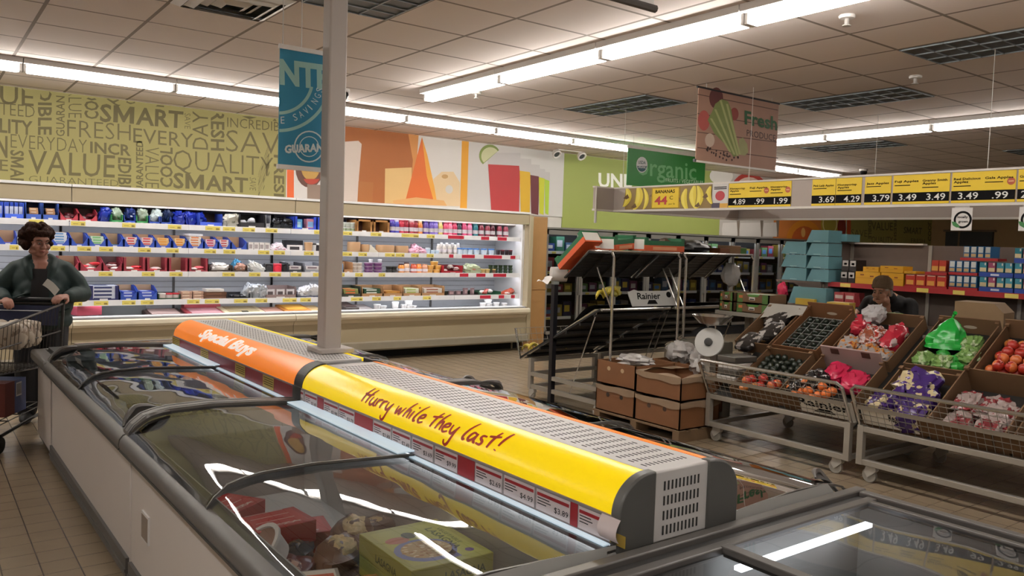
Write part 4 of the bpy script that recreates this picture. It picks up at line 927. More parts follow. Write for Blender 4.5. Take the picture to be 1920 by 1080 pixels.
# --- top shelf
for p0, p1 in ((-22, 6), (8, 46)):
    q = carton(0, p0, p1, .17, '3858c0', 'low', B, 'blue tray of upright tubes'); n = 4
    for k in range(n): x = q[0] + (q[1] - q[0]) * (k + .5) / n; pack(x - .025, x + .025, q[2], q[2] + .03, q[4], q[4] + .17, '2a44a0', 'c8d0e8', 'food pack', 'upright blue and white tube pack', WHERE[0], 'tube_pack')
for p0, p1 in ((48, 79), (80, 111)):
    q = carton(0, p0, p1, .19, '33509c', 'low', '1c2858', 'navy blue tray'); fill(0, q, 4, .03, 'c8986c', 'e0c8b0', 'peach coloured pack in a navy tray', .6)
for p0, p1 in ((112, 148), (148, 184)):
    q = carton(0, p0, p1, .15, 'a83440', 'vcut', '3a1418', 'red cut front carton'); pile(0, q, 3, '581a20', 'dark red pack in the red carton', (.05, .05, .03), .8)
for k, (p0, p1, c, c2, cc, d) in enumerate(((184, 208, '2238a0', '6880c8', '203480', 'blue snack bag'), (209, 231, 'a8b8a0', '6e9a70', '2e8a48', 'pale green snack bag'), (233, 255, '24346e', 'c8ccd8', '2a48a0', 'navy snack bag'), (256, 278, 'a8b4a0', 'c0c8b0', '2e8a48', 'pale snack bag'), (280, 301, 'd0dcd8', '4a8a5a', '2a48a0', 'white and green bag'), (302, 322, '1c2c50', '4a6a8a', '2a48a0', 'dark blue bag'))):
    if k: carton(0, p0, p1, .10, cc, 'low', '5c4630', 'small coloured tray under a bag')
    bag(0, p0 + 1, p1 - 1, .17, c, d, 9.93, band=c2, seed=k)
for k, (p0, p1) in enumerate(((324, 345), (346, 366), (362, 384))): bag(0, p0, p1, .16, '2034a4', 'shiny blue snack bag', 9.9 + .03 * k, band='5a7ac8', seed=k + 4)
q = carton(0, 374, 418, .16, '3852b8', 'low', '3a2620', 'blue tray with dark brown back'); pile(0, q, 2, 'b87850', 'orange brown pack in the blue tray', (.05, .04, .02))
bag(0, 415, 449, .15, 'c4c0b0', 'rumpled cream bag', 9.9, seed=5, band='9a9888')
q = carton(0, 450, 497, .17, '1e1c20', 'tall', '2c2c30', 'black carton with white swirls'); pile(0, q, 4, 'd0d0d4', 'white swirl pack in the black carton', (.05, .03, .04), .8)
carton(0, 498, 508, .17, '8c8c90', 'tall', '6c6c70', 'narrow grey carton')
for k, (p0, p1) in enumerate(((507, 526), (522, 548))): bag(0, p0, p1, .14, '18181c', 'black bag', 9.9, seed=k, band='303036')
for k, (p0, p1) in enumerate(((552, 594), (595, 622))):
    q = carton(0, p0, p1, .17, '2844b8', 'frame', '20357c', 'bright blue carton with side walls')
    if k == 0: pack(q[0] + .01, q[0] + .1, q[2], q[2] + .1, q[4], q[4] + .13, '5a9cc8', 'a8d0e0', 'food pack', 'light blue pack in the bright blue carton', WHERE[0]); pack(q[1] - .12, q[1] - .01, q[2], q[2] + .1, q[4], q[4] + .14, 'b87888', '88b0d8', 'food pack', 'pink and blue pack in the bright blue carton', WHERE[0])
for k in range(6): tub(0, 642 + 9 * (k % 3), .045, .06, '8a9478' if k < 3 else 'c8ccc0', 'd8dcd4', 'white lidded olive tub', 9.87, .065 * (k // 3))
for p0, p1 in ((668, 699), (700, 731)): carton(0, p0, p1, .17, 'a0703c', 'win', '4a2418', 'brown box with a square window')
for k, (p, c, d, cp, nk) in enumerate(((735, '3c3488', 'indigo bottle', '6a4a9c', .8), (743, '4848a0', 'indigo bottle', 'c8c0d8', .8), (752, 'b83848', 'crimson can', 'a02838', .95), (760, '902838', 'crimson can', '801828', .95), (771, 'a04048', 'crimson can', 'c8a0a0', .95), (778, '8c3038', 'crimson can', '601c24', .95), (787, 'c8783c', 'orange bottle', 'd8b088', .7), (798, '5a4490', 'violet bottle', '44347c', .8), (808, '6a54a0', 'violet bottle', '4c3c88', .8), (816, '8470b8', 'violet bottle', '5c4c98', .8), (825, 'c8b468', 'yellow bottle', 'd8c8a0', .7), (835, 'c84868', 'pink bottle', 'a03850', .75), (843, 'd87890', 'pink bottle', 'b84860', .75), (852, 'b83858', 'pink bottle', '8c2840', .75), (860, '303c44', 'dark bottle', '20282c', .8), (870, 'c44870', 'pink bottle', 'a83858', .75), (880, 'cc7898', 'pink bottle', 'a83858', .75), (891, '2c7078', 'teal bottle', '286068', .8), (902, '802c3c', 'maroon bottle', '3c2028', .7), (914, '8c3444', 'maroon bottle', '3c2028', .7), (923, '501c28', 'maroon bottle', '3c2028', .7), (936, '883040', 'maroon bottle', '3c2028', .7), (948, '8c3848', 'maroon bottle', '3c2028', .7))):
    can(0, p, .042, .19 - .002 * (k % 3), c, cp, d, 9.86, nk)
# --- second shelf
for (p0, p1, st, bd, n, d) in ((-2, 33, 'c88a80', 'b03838', 1, 'red label slice pack'), (95, 131, 'd0d4dc', '5a8ab8', 5, 'white and blue slice pack'), (133, 166, None, '', 0, ''), (167, 200, 'c4d4c0', '6cae6c', 4, 'green and white slice pack'), (201, 232, '8cb08c', '58985c', 1, 'green slice pack'), (233, 261, 'd8c8c4', 'c03830', 4, 'red and white slice pack'), (262, 291, 'd8c4c0', 'c84040', 4, 'red and white slice pack'), (292, 322, 'd8b078', 'd89030', 4, 'orange slice pack'), (324, 351, 'd8b884', 'd08020', 4, 'orange slice pack'), (352, 382, 'd8d0c8', 'c8702c', 5, 'orange and white slice pack'), (383, 409, 'd0b8bc', 'b83458', 4, 'pink and white slice pack'), (410, 433, 'd8ccca', 'b84040', 4, 'red and white slice pack'), (434, 464, None, '', 0, '')):
    q = carton(1, p0, p1, .155, '27459e', 'vcut', 'b08a64', 'blue V-cut carton')
    if n: fill(1, q, n, .028, st, bd, d + ' in blue carton', .78)
pack(*pxw(353, 379, 1, 9.84), 9.82, 10.05, zof(1) + .157, zof(1) + .18, 'e0e0e0', 'd0d0d4', 'food pack', 'white pack lying across the blue cartons', WHERE[1])
x0, x1 = pxw(465, 506, 1, 9.82)
for k in range(4): pack(x0 + k * (x1 - x0) / 4 + .004, x0 + (k + 1) * (x1 - x0) / 4 - .004, 9.81, 9.98, zof(1), zof(1) + .10, 'd8d4d0', '9a9090', 'food pack', 'upright white box with grey print', WHERE[1])
for k, (p0, p1, h) in enumerate(((505, 524, .04), (520, 540, .05), (508, 530, .09))): bag(1, p0, p1, h, 'd8ccd0', 'flat white and pink bag', 9.86 + .03 * k, seed=k, band='b07880')
x0, x1 = pxw(536, 572, 1, 9.86); pack(x0, x1, 9.93, 10.0, zof(1), zof(1) + .14, '1c1c20', '2a2a30', 'food pack', 'black backing tray', WHERE[1]); pack(x0 + .02, x1 - .04, 9.84, 9.88, zof(1), zof(1) + .08, 'd8d4d4', '2a2428', 'food pack', 'white pack with a black square', WHERE[1])
tub(1, 578, .055, .12, 'b89470', 'b89470', 'round beige cheese', 9.86)
for k, p in enumerate((588, 596, 604, 612)): tub(1, p, .035, .11, '242024' if k % 2 else 'c8c8c8', 'd8d8d8' if k % 2 else '303030', 'black and white tub', 9.86)
for k, (p0, p1, h, d) in enumerate(((653, 676, .13, 'brown rounded cardboard wrap'), (676, 692, .10, 'brown rounded cardboard wrap'), (706, 740, .10, 'brown rounded cardboard wrap'), (742, 766, .095, 'brown rounded cardboard wrap'))):
    x0, x1 = pxw(p0, p1, 1, 9.9); z = zof(1); c = ((x0 + x1) / 2, 9.92, z + .012)
    MB(hx('a07c58', .6)).lathe([(1, 0), (1, .7), (.97, 1)], (0, 0, 0), 18, Matrix.Diagonal(((x1 - x0) / 2, .09, h)))
    b = MB(hx('a07c58', .6)); b.lathe([(1, 0), (1, .75), (.95, 1)], c, 18, Matrix.Diagonal(((x1 - x0) / 2, .09, h))); tag(b.build('cardboard_wrap', loc=c), 'carton', d, WHERE[1], x0, 'the shopper')
    b = MB(hx('5c8474' if k else '6a8a4c', .5)); b.box(x0 - .02, x1 + .02, 9.82, 9.98, z, z + .011); tag(b.build('tray', loc=(c[0], 9.9, z)), 'tray', 'flat green tray under a brown wrap', WHERE[1], x0, 'the shopper')
x0, x1 = pxw(690, 704, 1, 9.86); b = MB(hx('c8c0b0', .5)); b.prism([(x0, 0), (x1 + .05, 0), (x0 + .03, .11)], lambda u, v, q: (u, q, zof(1) + v), 9.84, 9.95); tag(b.build('tent_card', loc=(x0, 9.85, zof(1))), 'card', 'grey leaning tent card ' + WHERE[1])
for k, (p0, p1) in enumerate(((766, 784), (780, 798), (770, 794))): bag(1, p0, p1, .07 if k < 2 else .11, 'c898a8', 'pink and white bag', 9.86 + .03 * k, seed=k, band='a83850')
for k, p in enumerate((802, 811, 819)): tub(1, p, .035, .06 + .03 * (k == 0), 'b8c8d8', 'd0dce4', 'small clear tub', 9.85)
for k in range(8): can(1, 822 + 5.2 * k, .03, .15 + .02 * (k % 2), 'b8b0a8', 'e8e8e8', 'white capped clear bottle', 9.86 + .06 * (k % 2), .7)
for k, p in enumerate((862, 871, 881, 893, 907, 921)): tub(1, p, .047, .10, 'c8d4e0', '4a78b8', 'white tub with blue lid', 9.85)
for k, p in enumerate((934, 942, 950, 957)): tub(1, p, .033, .09, '2c2024', '6a3038' if k % 2 else '484048', 'dark glass jar', 9.85)
# --- third shelf
for (p0, p1, kd, n, c) in ((112, 149, 'vcut', 2, 'd8d0cc'), (150, 192, 'vcut', 5, 'c83840'), (193, 230, 'vcut', 5, '5a1c20'), (231, 274, 'frame', 3, 'c02c34'), (275, 315, 'frame', 2, 'b84040'), (316, 353, 'frame', 0, ''), (354, 391, 'frame', 3, 'd06068')):
    q = carton(2, p0, p1, .165, '8c2a38', kd, 'a07a5c' if p0 != 193 else '4a2420', 'maroon carton')
    pile(2, q, n, c, 'red and white pack in a maroon carton', (.06, .05, .018), .9, band='d8c8c4')
for k, (p0, p1) in enumerate(((392, 434), (436, 465))):
    q = carton(2, p0, p1, .09, '3c2c22', 'low', '2c2018', 'dark brown tray'); bag(2, p0 + 4, p1 - 6, .11, ('d8d4d0', 'a88070')[k], ('white bag in a dark tray', 'pink brown bag in a dark tray')[k], 9.88, seed=k)
bag(2, 434, 449, .15, '4a8cb0', 'blue topped bag', 9.95, seed=3, band='88b8d0'); bag(2, 464, 497, .11, 'd4d4d0', 'rumpled white bag', 9.87, seed=4)
for k, (p, c, l) in enumerate(((504, '1c1c1e', '303032'), (520, 'a82838', 'c83040'), (536, '161618', '28282a'))):
    z = zof(2); x = xs(p, 9.86, z + .06); t = thing('sausage_pack', (x, 9.86, z), 'food pack', ('black pack with round window', 'red pack with round window', 'small black pack with round window')[k] + ' ' + WHERE[2]); MB(hx(c, .3)).box(x - .055, x + .055, 9.85, 9.9, z, z + .115).build('pack_body', t, bev=.01); MB(hx(l, .3)).lathe([(.04, 0), (.042, .006), (.03, .008)], (x, 9.85, z + .05), 14, Matrix.Rotation(PI / 2, 3, 'X')).build('round_window', t)
for k, (p0, p1) in enumerate(((540, 568), (571, 604), (640, 644))): q = carton(2, p0, p1, .13, ('34343a', '8a8c92', '90b0d0')[k], 'low', 'b0b0b4', ('dark tray', 'grey open tray', 'pale blue tray')[k]); fill(2, q, 2, .04, 'd4d0d0', '786870', 'white pack in an open tray', .85)
carton(2, 645, 662, .15, 'a87c54', 'low', '8c6848', 'brown cut down carton')
for k in range(6): tub(2, 664 + 9 * (k % 2), .045, .045, 'b8aca0', 'd0c8c0', 'clear hummus tub', 9.86, .047 * (k // 2))
for k in range(6): tub(2, 691 + 17 * (k % 2), .065, .045, '6a3c70', '9c8098', 'purple tub', 9.86, .048 * (k // 2))
for k in range(2): tub(2, 695 + 17 * k, .03, .04, 'd0d4d0', 'e0e4e0', 'white cap on purple tubs', 9.86, .147)
for k in range(4): tub(2, 729 + 10 * (k % 2), .045, .045, '20201e', '34342e', 'black tub', 9.86, .048 * (k // 2))
for k, (p, c) in enumerate(((752, 'c87c30'), (762, 'c8a080'), (775, 'b04c34'), (785, 'd07838'), (796, 'b88468'))): can(2, p, .045, .13 + .02 * (k == 1), c, '4a2c2c' if k < 2 else c, 'amber jar', 9.87, .8, 'food_jar', 'jar')
for k, (p, z) in enumerate(((804, 0), (818, 0), (806, .06), (820, .06), (814, .115))): tub(2, p, .06, .055, 'c89448', 'd8b070', 'round orange cheese', 9.9, z)
q = carton(2, 832, 868, .12, '981c28', 'low', '6c1820', 'bright red tray'); pile(2, q, 5, 'c0b4a8', 'white pack in the bright red tray', (.05, .03, .03), .8, band='5c2c28')
bag(2, 869, 899, .13, 'a0a888', 'pale green clear bag', 9.87, seed=2, band='b06050')
for k, p in enumerate((904, 913, 924)): tub(2, p, .045, .07, 'a08858' if k < 2 else '6c4838', 'c0a868', 'yellow brown tub', 9.86)
for k in range(15): tub(2, 920 + 9.2 * (k % 5), .036, .042, '2a3c24', '161c14', 'black and green stacked tub', 9.86, .044 * (k // 5))
# --- fourth shelf
q = carton(3, 120, 166, .16, '3c8038', 'vcut', 'a88860', 'green carton'); fill(3, q, 2, .05, 'd4c8c0', '98a088', 'white pack in the green carton', .7)
q = carton(3, 167, 224, .17, '1c2054', 'frame', '14183c', 'navy carton'); fill(3, q, 4, .04, 'c8ccd8', '28305c', 'navy and white pack in the navy carton', .95)
for p0, p1 in ((225, 258), (259, 296)): q = carton(3, p0, p1, .165, '2a489c', 'vcut', 'a88868', 'blue V-cut carton'); fill(3, q, 3, .032, '2c44a8', 'b8c4e0', 'blue pack in a blue carton', .8)
q = carton(3, 297, 338, .075, '1c4028', 'low', '142c1c', 'dark green tray')
for k, p in enumerate((303, 316, 329)): tub(3, p, .05, .08, 'd0c4c0', 'a83038' if k else 'd8d4d0', 'red and white round pack', 9.85)
for c_, p0 in ((0, 339), (1, 361)):
    x0, x1 = pxw(p0, p0 + 21, 3, 9.83)
    for k in range(3): pack(x0 + .004, x1 - .004, 9.82, 9.98, zof(3) + .033 * k, zof(3) + .033 * k + .03, 'b08c78', 'd0b8a0', 'food pack', 'beige sandwich pack', WHERE[3])
x0, x1 = pxw(381, 424, 3, 9.83)
for k in range(2): pack(x0, x1, 9.81, 10.05, zof(3) + .045 * k, zof(3) + .045 * k + .043, '5a3c2c', '6c4a38', 'carton', 'flat brown carton', WHERE[3], 'flat_carton')
pack(x0 + .03, x1 - .03, 9.82, 9.98, zof(3) + .091, zof(3) + .125, 'dcd8d4', 'c8c4c0', 'food pack', 'white pack on the flat brown cartons', WHERE[3])
q = carton(3, 425, 470, .07, '18181c', 'low', '202024', 'black tray'); pile(3, q, 3, '28282c', 'black pack in the black tray', (.06, .04, .025))
for k, (p0, p1) in enumerate(((455, 476), (470, 492), (484, 499))): bag(3, p0, p1, .18 - .01 * k, 'a8acb0', 'silver foil bag', 9.9 - .03 * k, seed=k + 2, band='d8dce0')
q = carton(3, 498, 556, .15, '8c7874', 'low', '907c78', 'grey brown tray')
for k in range(3): x = q[0] + (q[1] - q[0]) * (k + .5) / 3; pack(x - .05, x + .05, q[2] + .002, q[2] + .02, q[4], q[4] + .11, 'd0ccd0', '50484c', 'food pack', 'white card in the grey brown tray', WHERE[3])
q = carton(3, 557, 606, .09, '4a4e60', 'low', '3c404c', 'slate tray')
for k, (p0, p1) in enumerate(((556, 582), (576, 602))): bag(3, p0, p1, .13 + .03 * k, 'd4d4d8', 'shiny white bag', 9.88, seed=k + 6)
for k, (p0, p1, cc, fc, fb, d) in enumerate(((641, 677, '34382c', '7c8450', 'c86838', 'green and orange pack'), (679, 718, 'a88058', '2c4c38', 'd8dcd4', 'dark green pack'), (719, 755, 'a88058', 'b07838', 'c8984c', 'orange pack'), (756, 790, 'a88058', 'd0d4c0', 'a8b868', 'white and lime pack'), (791, 834, 'a88058', 'ccc8c0', '98604c', 'white and brown pack'))):
    q = carton(3, p0, p1, .15, cc, 'low' if k else 'low', cc, 'brown carton with open front' if k else 'dark tray of green packs'); fill(3, q, 3 if k != 2 else 2, .035, fc, fb, d, .8)
q = carton(3, 838, 898, .05, '20241c', 'low', '1c2018', 'long dark tray')
for k in range(4): x = xs(846 + 13 * k, 9.86, .85); pack(x - .04, x + .05, 9.85, 9.88, zof(3) + .008, zof(3) + .07 + .04 * (k > 1), '7c6468', 'b09090', 'food pack', 'grey pink leaning pack', WHERE[3], rot=.2 * k)
q = carton(3, 899, 940, .06, '2c5c40', 'low', '24402c', 'green tray at the end'); pile(3, q, 5, 'a85048', 'red and white pack in the green tray', (.05, .03, .03), .4, band='d0ccc8')
bag(3, 938, 962, .06, 'a84c38', 'red pack by the end wall', 9.86, seed=1)
# --- deck
x0, x1 = pxw(133, 192, 4, 9.80); z = .665
t = thing('shelf_carton', ((x0 + x1) / 2, 9.9, z), 'carton', 'large plain maroon carton turned on the cooler sill'); M = Matrix.Translation(((x0 + x1) / 2, 9.93, z)) @ Matrix.Rotation(.25, 4, 'Z'); a = (x1 - x0) * .42
MB(hx('8a2c3c', .5), M).prism([(-a, 0), (a, 0), (a, .17), (a * .5, .235), (-a * .5, .235), (-a, .2)], lambda u, v, q: (u, q, v), -.12, .12).build('carton_body', t); MB('d8c8c8', M).box(-a * .85, -a * .55, -.121, -.12, .16, .18).build('printed_mark', t)
b = MB(hx('4a4c4a', .5)); x0, x1 = pxw(186, 274, 4, 10.1); b.box(x0, x1, 10.1, 10.13, .62, .80); tag(b.build('cover_board', loc=(x0, 10.1, .54)), 'board', 'dark grey cover board standing on the cooler deck')
for k, (p0, p1, c, c2, h, d) in enumerate(((272, 346, '3c2c26', 'b09890', .05, 'dark tray of pale meat packs'), (347, 424, '9c4448', 'c89ca0', .05, 'pink meat pack tray'), (416, 494, 'c4bc9c', '9a8c6c', .06, 'flat cream box with dark label'), (490, 536, 'a07868', 'c8a090', .04, 'pink brown meat pack'), (528, 580, 'b07838', 'd8a848', .07, 'orange open carton'), (576, 606, 'b89868', 'c8b080', .05, 'tan open carton'), (640, 668, '3c3430', '4c3c38', .09, 'dark wire basket of packs'), (664, 700, '5c3838', 'b0a8a4', .05, 'brown flat pack'))):
    x0, x1 = pxw(p0, p1, 4, 9.9); M = Matrix.Translation(((x0 + x1) / 2, 9.98, .622)) @ Matrix.Rotation(.12, 4, 'X'); w_ = (x1 - x0) / 2 - .01
    t = thing('meat_pack' if k not in (4, 5) else 'shelf_carton', ((x0 + x1) / 2, 9.98, .622), 'food pack', d, WHERE[4]); b = MB(hx(c, .4), M); b.box(-w_, w_, -.19, .2, 0, h); b.build('pack_body', t, bev=.01)
    b = MB(hx(c2, .4), M); b.box(-w_ * .75, w_ * .75, -.14, .15, h, h + .006)
    if k == 2: b.use('2c2c20').box(-w_ * .15, w_ * .15, -.17, -.12, h, h + .008)
    b.build('pack_window', t)
x0, x1 = pxw(344, 412, 4, 10.2); b = MB(hx('a03038', .4)); b.box(x0, x1, 10.17, 10.3, .64, .80); tag(b.build('red_box', loc=(x0, 10.2, .63)), 'food box', 'long flat red box behind the pink meat pack')
for k, (p, r, h, z) in enumerate(((707, .05, .07, .03), (718, .055, .05, .03), (741, .05, .10, .03), (757, .045, .06, .03), (767, .055, .05, .03), (766, .06, .06, .085), (776, .04, .04, .03), (905, .05, .06, .03), (916, .06, .05, .03), (915, .06, .05, .085), (930, .055, .06, .03), (945, .05, .05, .03))): tub(4, p, r, h, 'd8d4d0', 'e4e4e2', 'white plastic tub', 9.9, z)
# ================================================================ PRODUCE STANDS
mat('steel', '9a948a', .4, metal=.3, var=.05); mat('chrome', 'c4c2be', .18, metal=.9); mat('dark_plastic', '1d1c1a', .5, var=.2); mat('wire', '928e86', .35, metal=.3)
mat('cardboard', '6a4e34', .75, var=.1, scale=6); mat('card_inner', '6c5236', .8, var=.1, scale=6); mat('cardboard_red', '70492a', .75, var=.1); mat('mauve_card', '9a8480', .7); mat('caster', 'a8a49c', .4); mat('tyre', '8a867e', .6)
SL = math.radians(31); ZB = .36
def stand(y0, y1, desc):
    t = thing('produce_stand', (5.9, (y0 + y1) / 2, 0), 'produce stand', desc)
    b = MB('steel')
    for z in (.14, .375):
        for x in (5.40, 6.45): b.box(x - .02, x + .02, y0, y1, z - .02, z + .02)
        for y in (y0 + .02, y1 - .02): b.box(5.40, 6.45, y - .015, y + .015, z - .018, z + .018)
    b.build('base_frame', t, bev=.003)
    for x in (5.40, 6.45):
        for y in (y0 + .02, y1 - .02): MB('steel').box(x - .022, x + .022, y - .022, y + .022, .12, .40 if x < 6 else .98).build('leg', t)
    for x in (5.42, 6.43):
        for y in (y0 + .1, y1 - .1):
            b = MB('caster'); b.prism([(-.035, .0), (.035, .0), (.045, -.05), (.02, -.085), (-.01, -.06), (-.04, -.03)], lambda u, v, q: (x + q, y + u, .122 + v), -.022, .022); k = b.build('caster_fork', t)
            MB('tyre').lathe([(.05, -.012), (.052, 0), (.05, .012), (.02, .014)], (x, y + .015, .053), 16, Matrix.Rotation(PI / 2, 3, 'Y')).build('caster_wheel', k)
    M = Matrix.Translation((5.42, 0, ZB)) @ Matrix.Rotation(-SL, 4, 'Y')
    MB('dark_plastic', M).box(0, 1.30, y0, y1, -.02, -.004).build('sloping_bed', t)
    b = MB('chrome'); p = lambda f: (5.40 - .155 * f, .40 + .29 * f)
    xl, zl = p(1); xb, zb = p(0)
    pts = [(xb, y0 + .005, zb), (p(.9)[0], y0 + .005, p(.9)[1]), (xl, y0 + .04, zl), (xl, y1 - .04, zl), (p(.9)[0], y1 - .005, p(.9)[1]), (xb, y1 - .005, zb)]
    b.tube(pts, .013, 8); b.build('lip_tube', t)
    b = MB('wire')
    for k in range(1, 7): x, z = p(k / 7); b.tube([(x, y0 + .01, z), (x, y1 - .01, z)], .003, 5)
    n = int((y1 - y0) / .05)
    for k in range(1, n): y = y0 + (y1 - y0) * k / n; b.tube([(xb, y, zb), (xl, y, zl)], .0023, 4)
    b.build('wire_basket', t)
    x, z = p(.47); MB('steel').bar((x - .004, y0 + .02, z), (x - .004, y1 - .02, z), .006, .03).build('basket_strip', t)
    return t
ST1 = stand(3.14, 4.44, 'chrome wire front produce stand nearer the stacked cartons'); ST2 = stand(1.78, 3.08, 'chrome wire front produce stand at the picture edge')
def slope(yc, u0=0.0): return Matrix.Translation((5.47, yc, ZB + .002)) @ Matrix.Rotation(-SL, 4, 'Y') @ Matrix.Translation((u0, 0, 0))
def crate(yc, u0, wd, dep, h, desc, col='cardboard', inner='card_inner', hole=True, back=0.0):
    M = slope(yc, u0); t = thing('cardboard_box', M @ V((dep / 2, 0, 0)), 'box', desc); b = MB(col, M); th = .009; a = wd / 2
    b.use(inner); b.box(0, dep, -a, a, 0, .006); b.use(col)
    b.box(0, th, -a, a, 0, h); b.box(dep - th, dep, -a, a, 0, h + back); b.box(th, dep - th, -a, -a + th, 0, h); b.box(th, dep - th, a - th, a, 0, h)
    for y in (-a, a - .03): b.box(dep - .03, dep, y, y + .03, h, h + .018)
    b.build('carton', t)
    if hole:
        b = MB(hx('b8ac98', .6), M); n = 12; b.add([(dep - th - .001, .05 * math.cos(2 * PI * k / n), h * .62 + .015 * math.sin(2 * PI * k / n)) for k in range(n)], [range(n)]); b.build('hand_hole', t)
    return M, a, dep
BXS = {}
BXS['Al'] = crate(4.02, 0, .43, .60, .13, 'lower brown box holding the loose dark avocados', hole=False); BXS['Au'] = crate(4.02, .64, .43, .62, .13, 'brown box with dark avocados in a white lattice', col='cardboard_red', back=.05)
BXS['Bl'] = crate(3.46, 0, .52, .60, .13, 'mauve lined box of pink bags and oranges', 'cardboard', 'mauve_card', False); BXS['Bu'] = crate(3.46, .64, .52, .62, .12, 'brown box heaped with net and clear fruit bags', hole=False, back=.02)
BXS['Cl'] = crate(2.86, 0, .44, .60, .12, 'box of purple printed potato bags', 'cardboard', 'mauve_card', False); BXS['Cu'] = crate(2.86, .64, .44, .62, .13, 'brown box of green bag and wrapped lettuce', back=.03)
BXS['Dl'] = crate(2.36, 0, .48, .60, .20, 'deep brown box of bagged radishes below the apples', hole=False); BXS['Du'] = crate(2.36, .64, .48, .62, .13, 'brown box of loose red apples', back=.05)
crate(1.90, 0, .40, .60, .16, 'brown box at the picture edge beside the radishes', hole=False); crate(1.90, .64, .40, .62, .14, 'brown box at the picture edge beside the apples', hole=False)
b = MB('mauve_card', slope(3.46, 0)); b.box(.585, .60, -.25, .25, .02, .23); b.use('4a3028')
for y in (-.13, .13): b.box(.583, .585, y - .035, y + .035, .17, .22)
tag(b.build('divider_board', loc=slope(3.46, 0) @ V((.59, 0, .02))), 'board', 'mauve divider board with two dark slots above pink bags')
# ---- fruit
def fruit(name, col, r, dim=.12, M=None):
    b = MB(col); n = 10; b.lathe([(.02 * r, .78 * r), (.35 * r, .9 * r), (.75 * r, .72 * r), (r, .15 * r), (.93 * r, -.35 * r), (.6 * r, -.8 * r), (.2 * r, -.9 * r), (.02 * r, -.82 * r)], (0, 0, 0), 14)
    o = b.build(name, ang=3); s = MB('4a3418'); s.tube([(0, 0, .76 * r), (.03 * r, 0, 1.08 * r)], .05 * r, 5); k = s.build('stem', o); return o
mixmat('apple_skin', 'a02a20', 'c86a38', 9, .3, .56); mixmat('apple_gold', 'c87a3c', 'b04a2c', 8, .3, .5); mat('orange_skin', 'c8682a', .4, var=.1, scale=60, bump=.2); mat('avocado', '1c231a', .35, var=.4, scale=40, bump=.3)
PR = {'red': fruit('apple', 'apple_skin', .04), 'gold': fruit('apple', 'apple_gold', .038), 'orange': fruit('orange', 'orange_skin', .036)}
firsts = set()
def put(kind, p, lab, grp, cat):
    o = PR[kind]
    if kind in firsts: o = dup(PR[kind], p)
    firsts.add(kind); o.location = p; o.rotation_euler = (random.uniform(-.9, .9), random.uniform(-.9, .9), random.uniform(0, 6)); same(o, cat, lab, grp)
M, a, d = BXS['Du']
for i in range(6):
    for j in range(5):
        put('red' if random.random() < .6 else 'gold', M @ V((.06 + i * .083, -a + .06 + j * .083 + (.02 if i % 2 else 0), .055 + random.random() * .012)), 'red and yellow apple in the sloping brown box', 'loose red apples', 'apple')
for i in range(4):
    for j in range(4): put('red', M @ V((.13 + i * .083, -a + .1 + j * .083, .122)), 'red and yellow apple in the sloping brown box', 'loose red apples', 'apple')
M, a, d = BXS['Al']
for k in range(9): put('gold' if k % 3 == 0 else 'red', M @ V((.04 + (k % 3) * .06, -a + .07 + (k // 3) * .12, .12 + .03 * (k % 2))), 'apple behind the wire front below the avocados', 'apples by the wire front', 'apple')
av = MB('avocado'); av.blob((0, 0, 0), (.032, .026, .026), 1, .1, 2, 12, 8); AV = av.build('avocado'); fst = [1]
def avo(p, lab, grp):
    o = AV if fst[0] else AV.copy()
    if not fst[0]: COL.objects.link(o)
    fst[0] = 0; o.location = p; o.rotation_euler = (random.random() * 3, random.random() * 3, random.random() * 6); same(o, 'avocado', lab, grp)
for i in range(7):
    for j in range(6): avo(M @ V((.19 + i * .058, -a + .05 + j * .065, .06 + random.random() * .03)), 'loose dark avocado heaped in the lower brown box', 'loose avocados')
M, a, d = BXS['Au']
for i in range(6):
    for j in range(5): avo(M @ V((.08 + i * .085, -a + .06 + j * .078, .062)), 'dark avocado in a cell of the white lattice tray', 'avocados in the lattice')
b = MB(hx('a8aca8', .3), M)
for i in range(7): b.box(.04 + i * .085, .042 + i * .085, -a + .02, a - .02, .060, .066)
for j in range(6): b.box(.03, .56, -a + .02 + j * .078, -a + .022 + j * .078, .060, .066)
tag(b.build('lattice_tray', loc=M @ V((.3, 0, .05))), 'tray', 'white lattice tray among the dark avocados')
M, a, d = BXS['Bl']
for k in range(14): put('orange', M @ V((.03 + (k // 5) * .075, -.06 + (k % 5) * .075, .13 + .03 * (k % 2))), 'orange fruit piled by the wire front below the pink bags', 'oranges by the wire front', 'orange')
def fbag(key, u, v, w_, s, mt, desc, seed=0, rot=0.0, name='fruit_bag', sq=.8, amp=.35, lump=3.2, cat='fruit bag', peak=None):
    M = BXS[key][0]; p = M @ V((u, v, w_)); b = MB(mt); R_ = Matrix.Rotation(-SL, 3, 'Y') @ Matrix.Rotation(rot, 3, 'Z')
    b.blob(p, s, seed, amp, lump, 22, 14, R_, sq=sq)
    t = thing(name, p - V((0, 0, s[2])), cat, desc); b.build('bag_film', t)
    q = p + R_ @ V((0, 0, s[2] * .75)); b = MB(mt); tp = R_ @ V((s[0] * .3, s[1] * .2, s[2] * .9))
    n = 8; b.add([q + R_ @ V((s[0] * .35 * math.cos(k * 2 * PI / n), s[1] * .35 * math.sin(k * 2 * PI / n), 0)) for k in range(n)] + [q + tp * (.55 + .15 * (k % 2)) + V((.03 * math.cos(k * 2.1), .03 * math.sin(k * 2.1), 0)) for k in range(n)], [(k, (k + 1) % n, n + (k + 1) % n, n + k) for k in range(n)])
    b.build('gathered_neck', t); return t
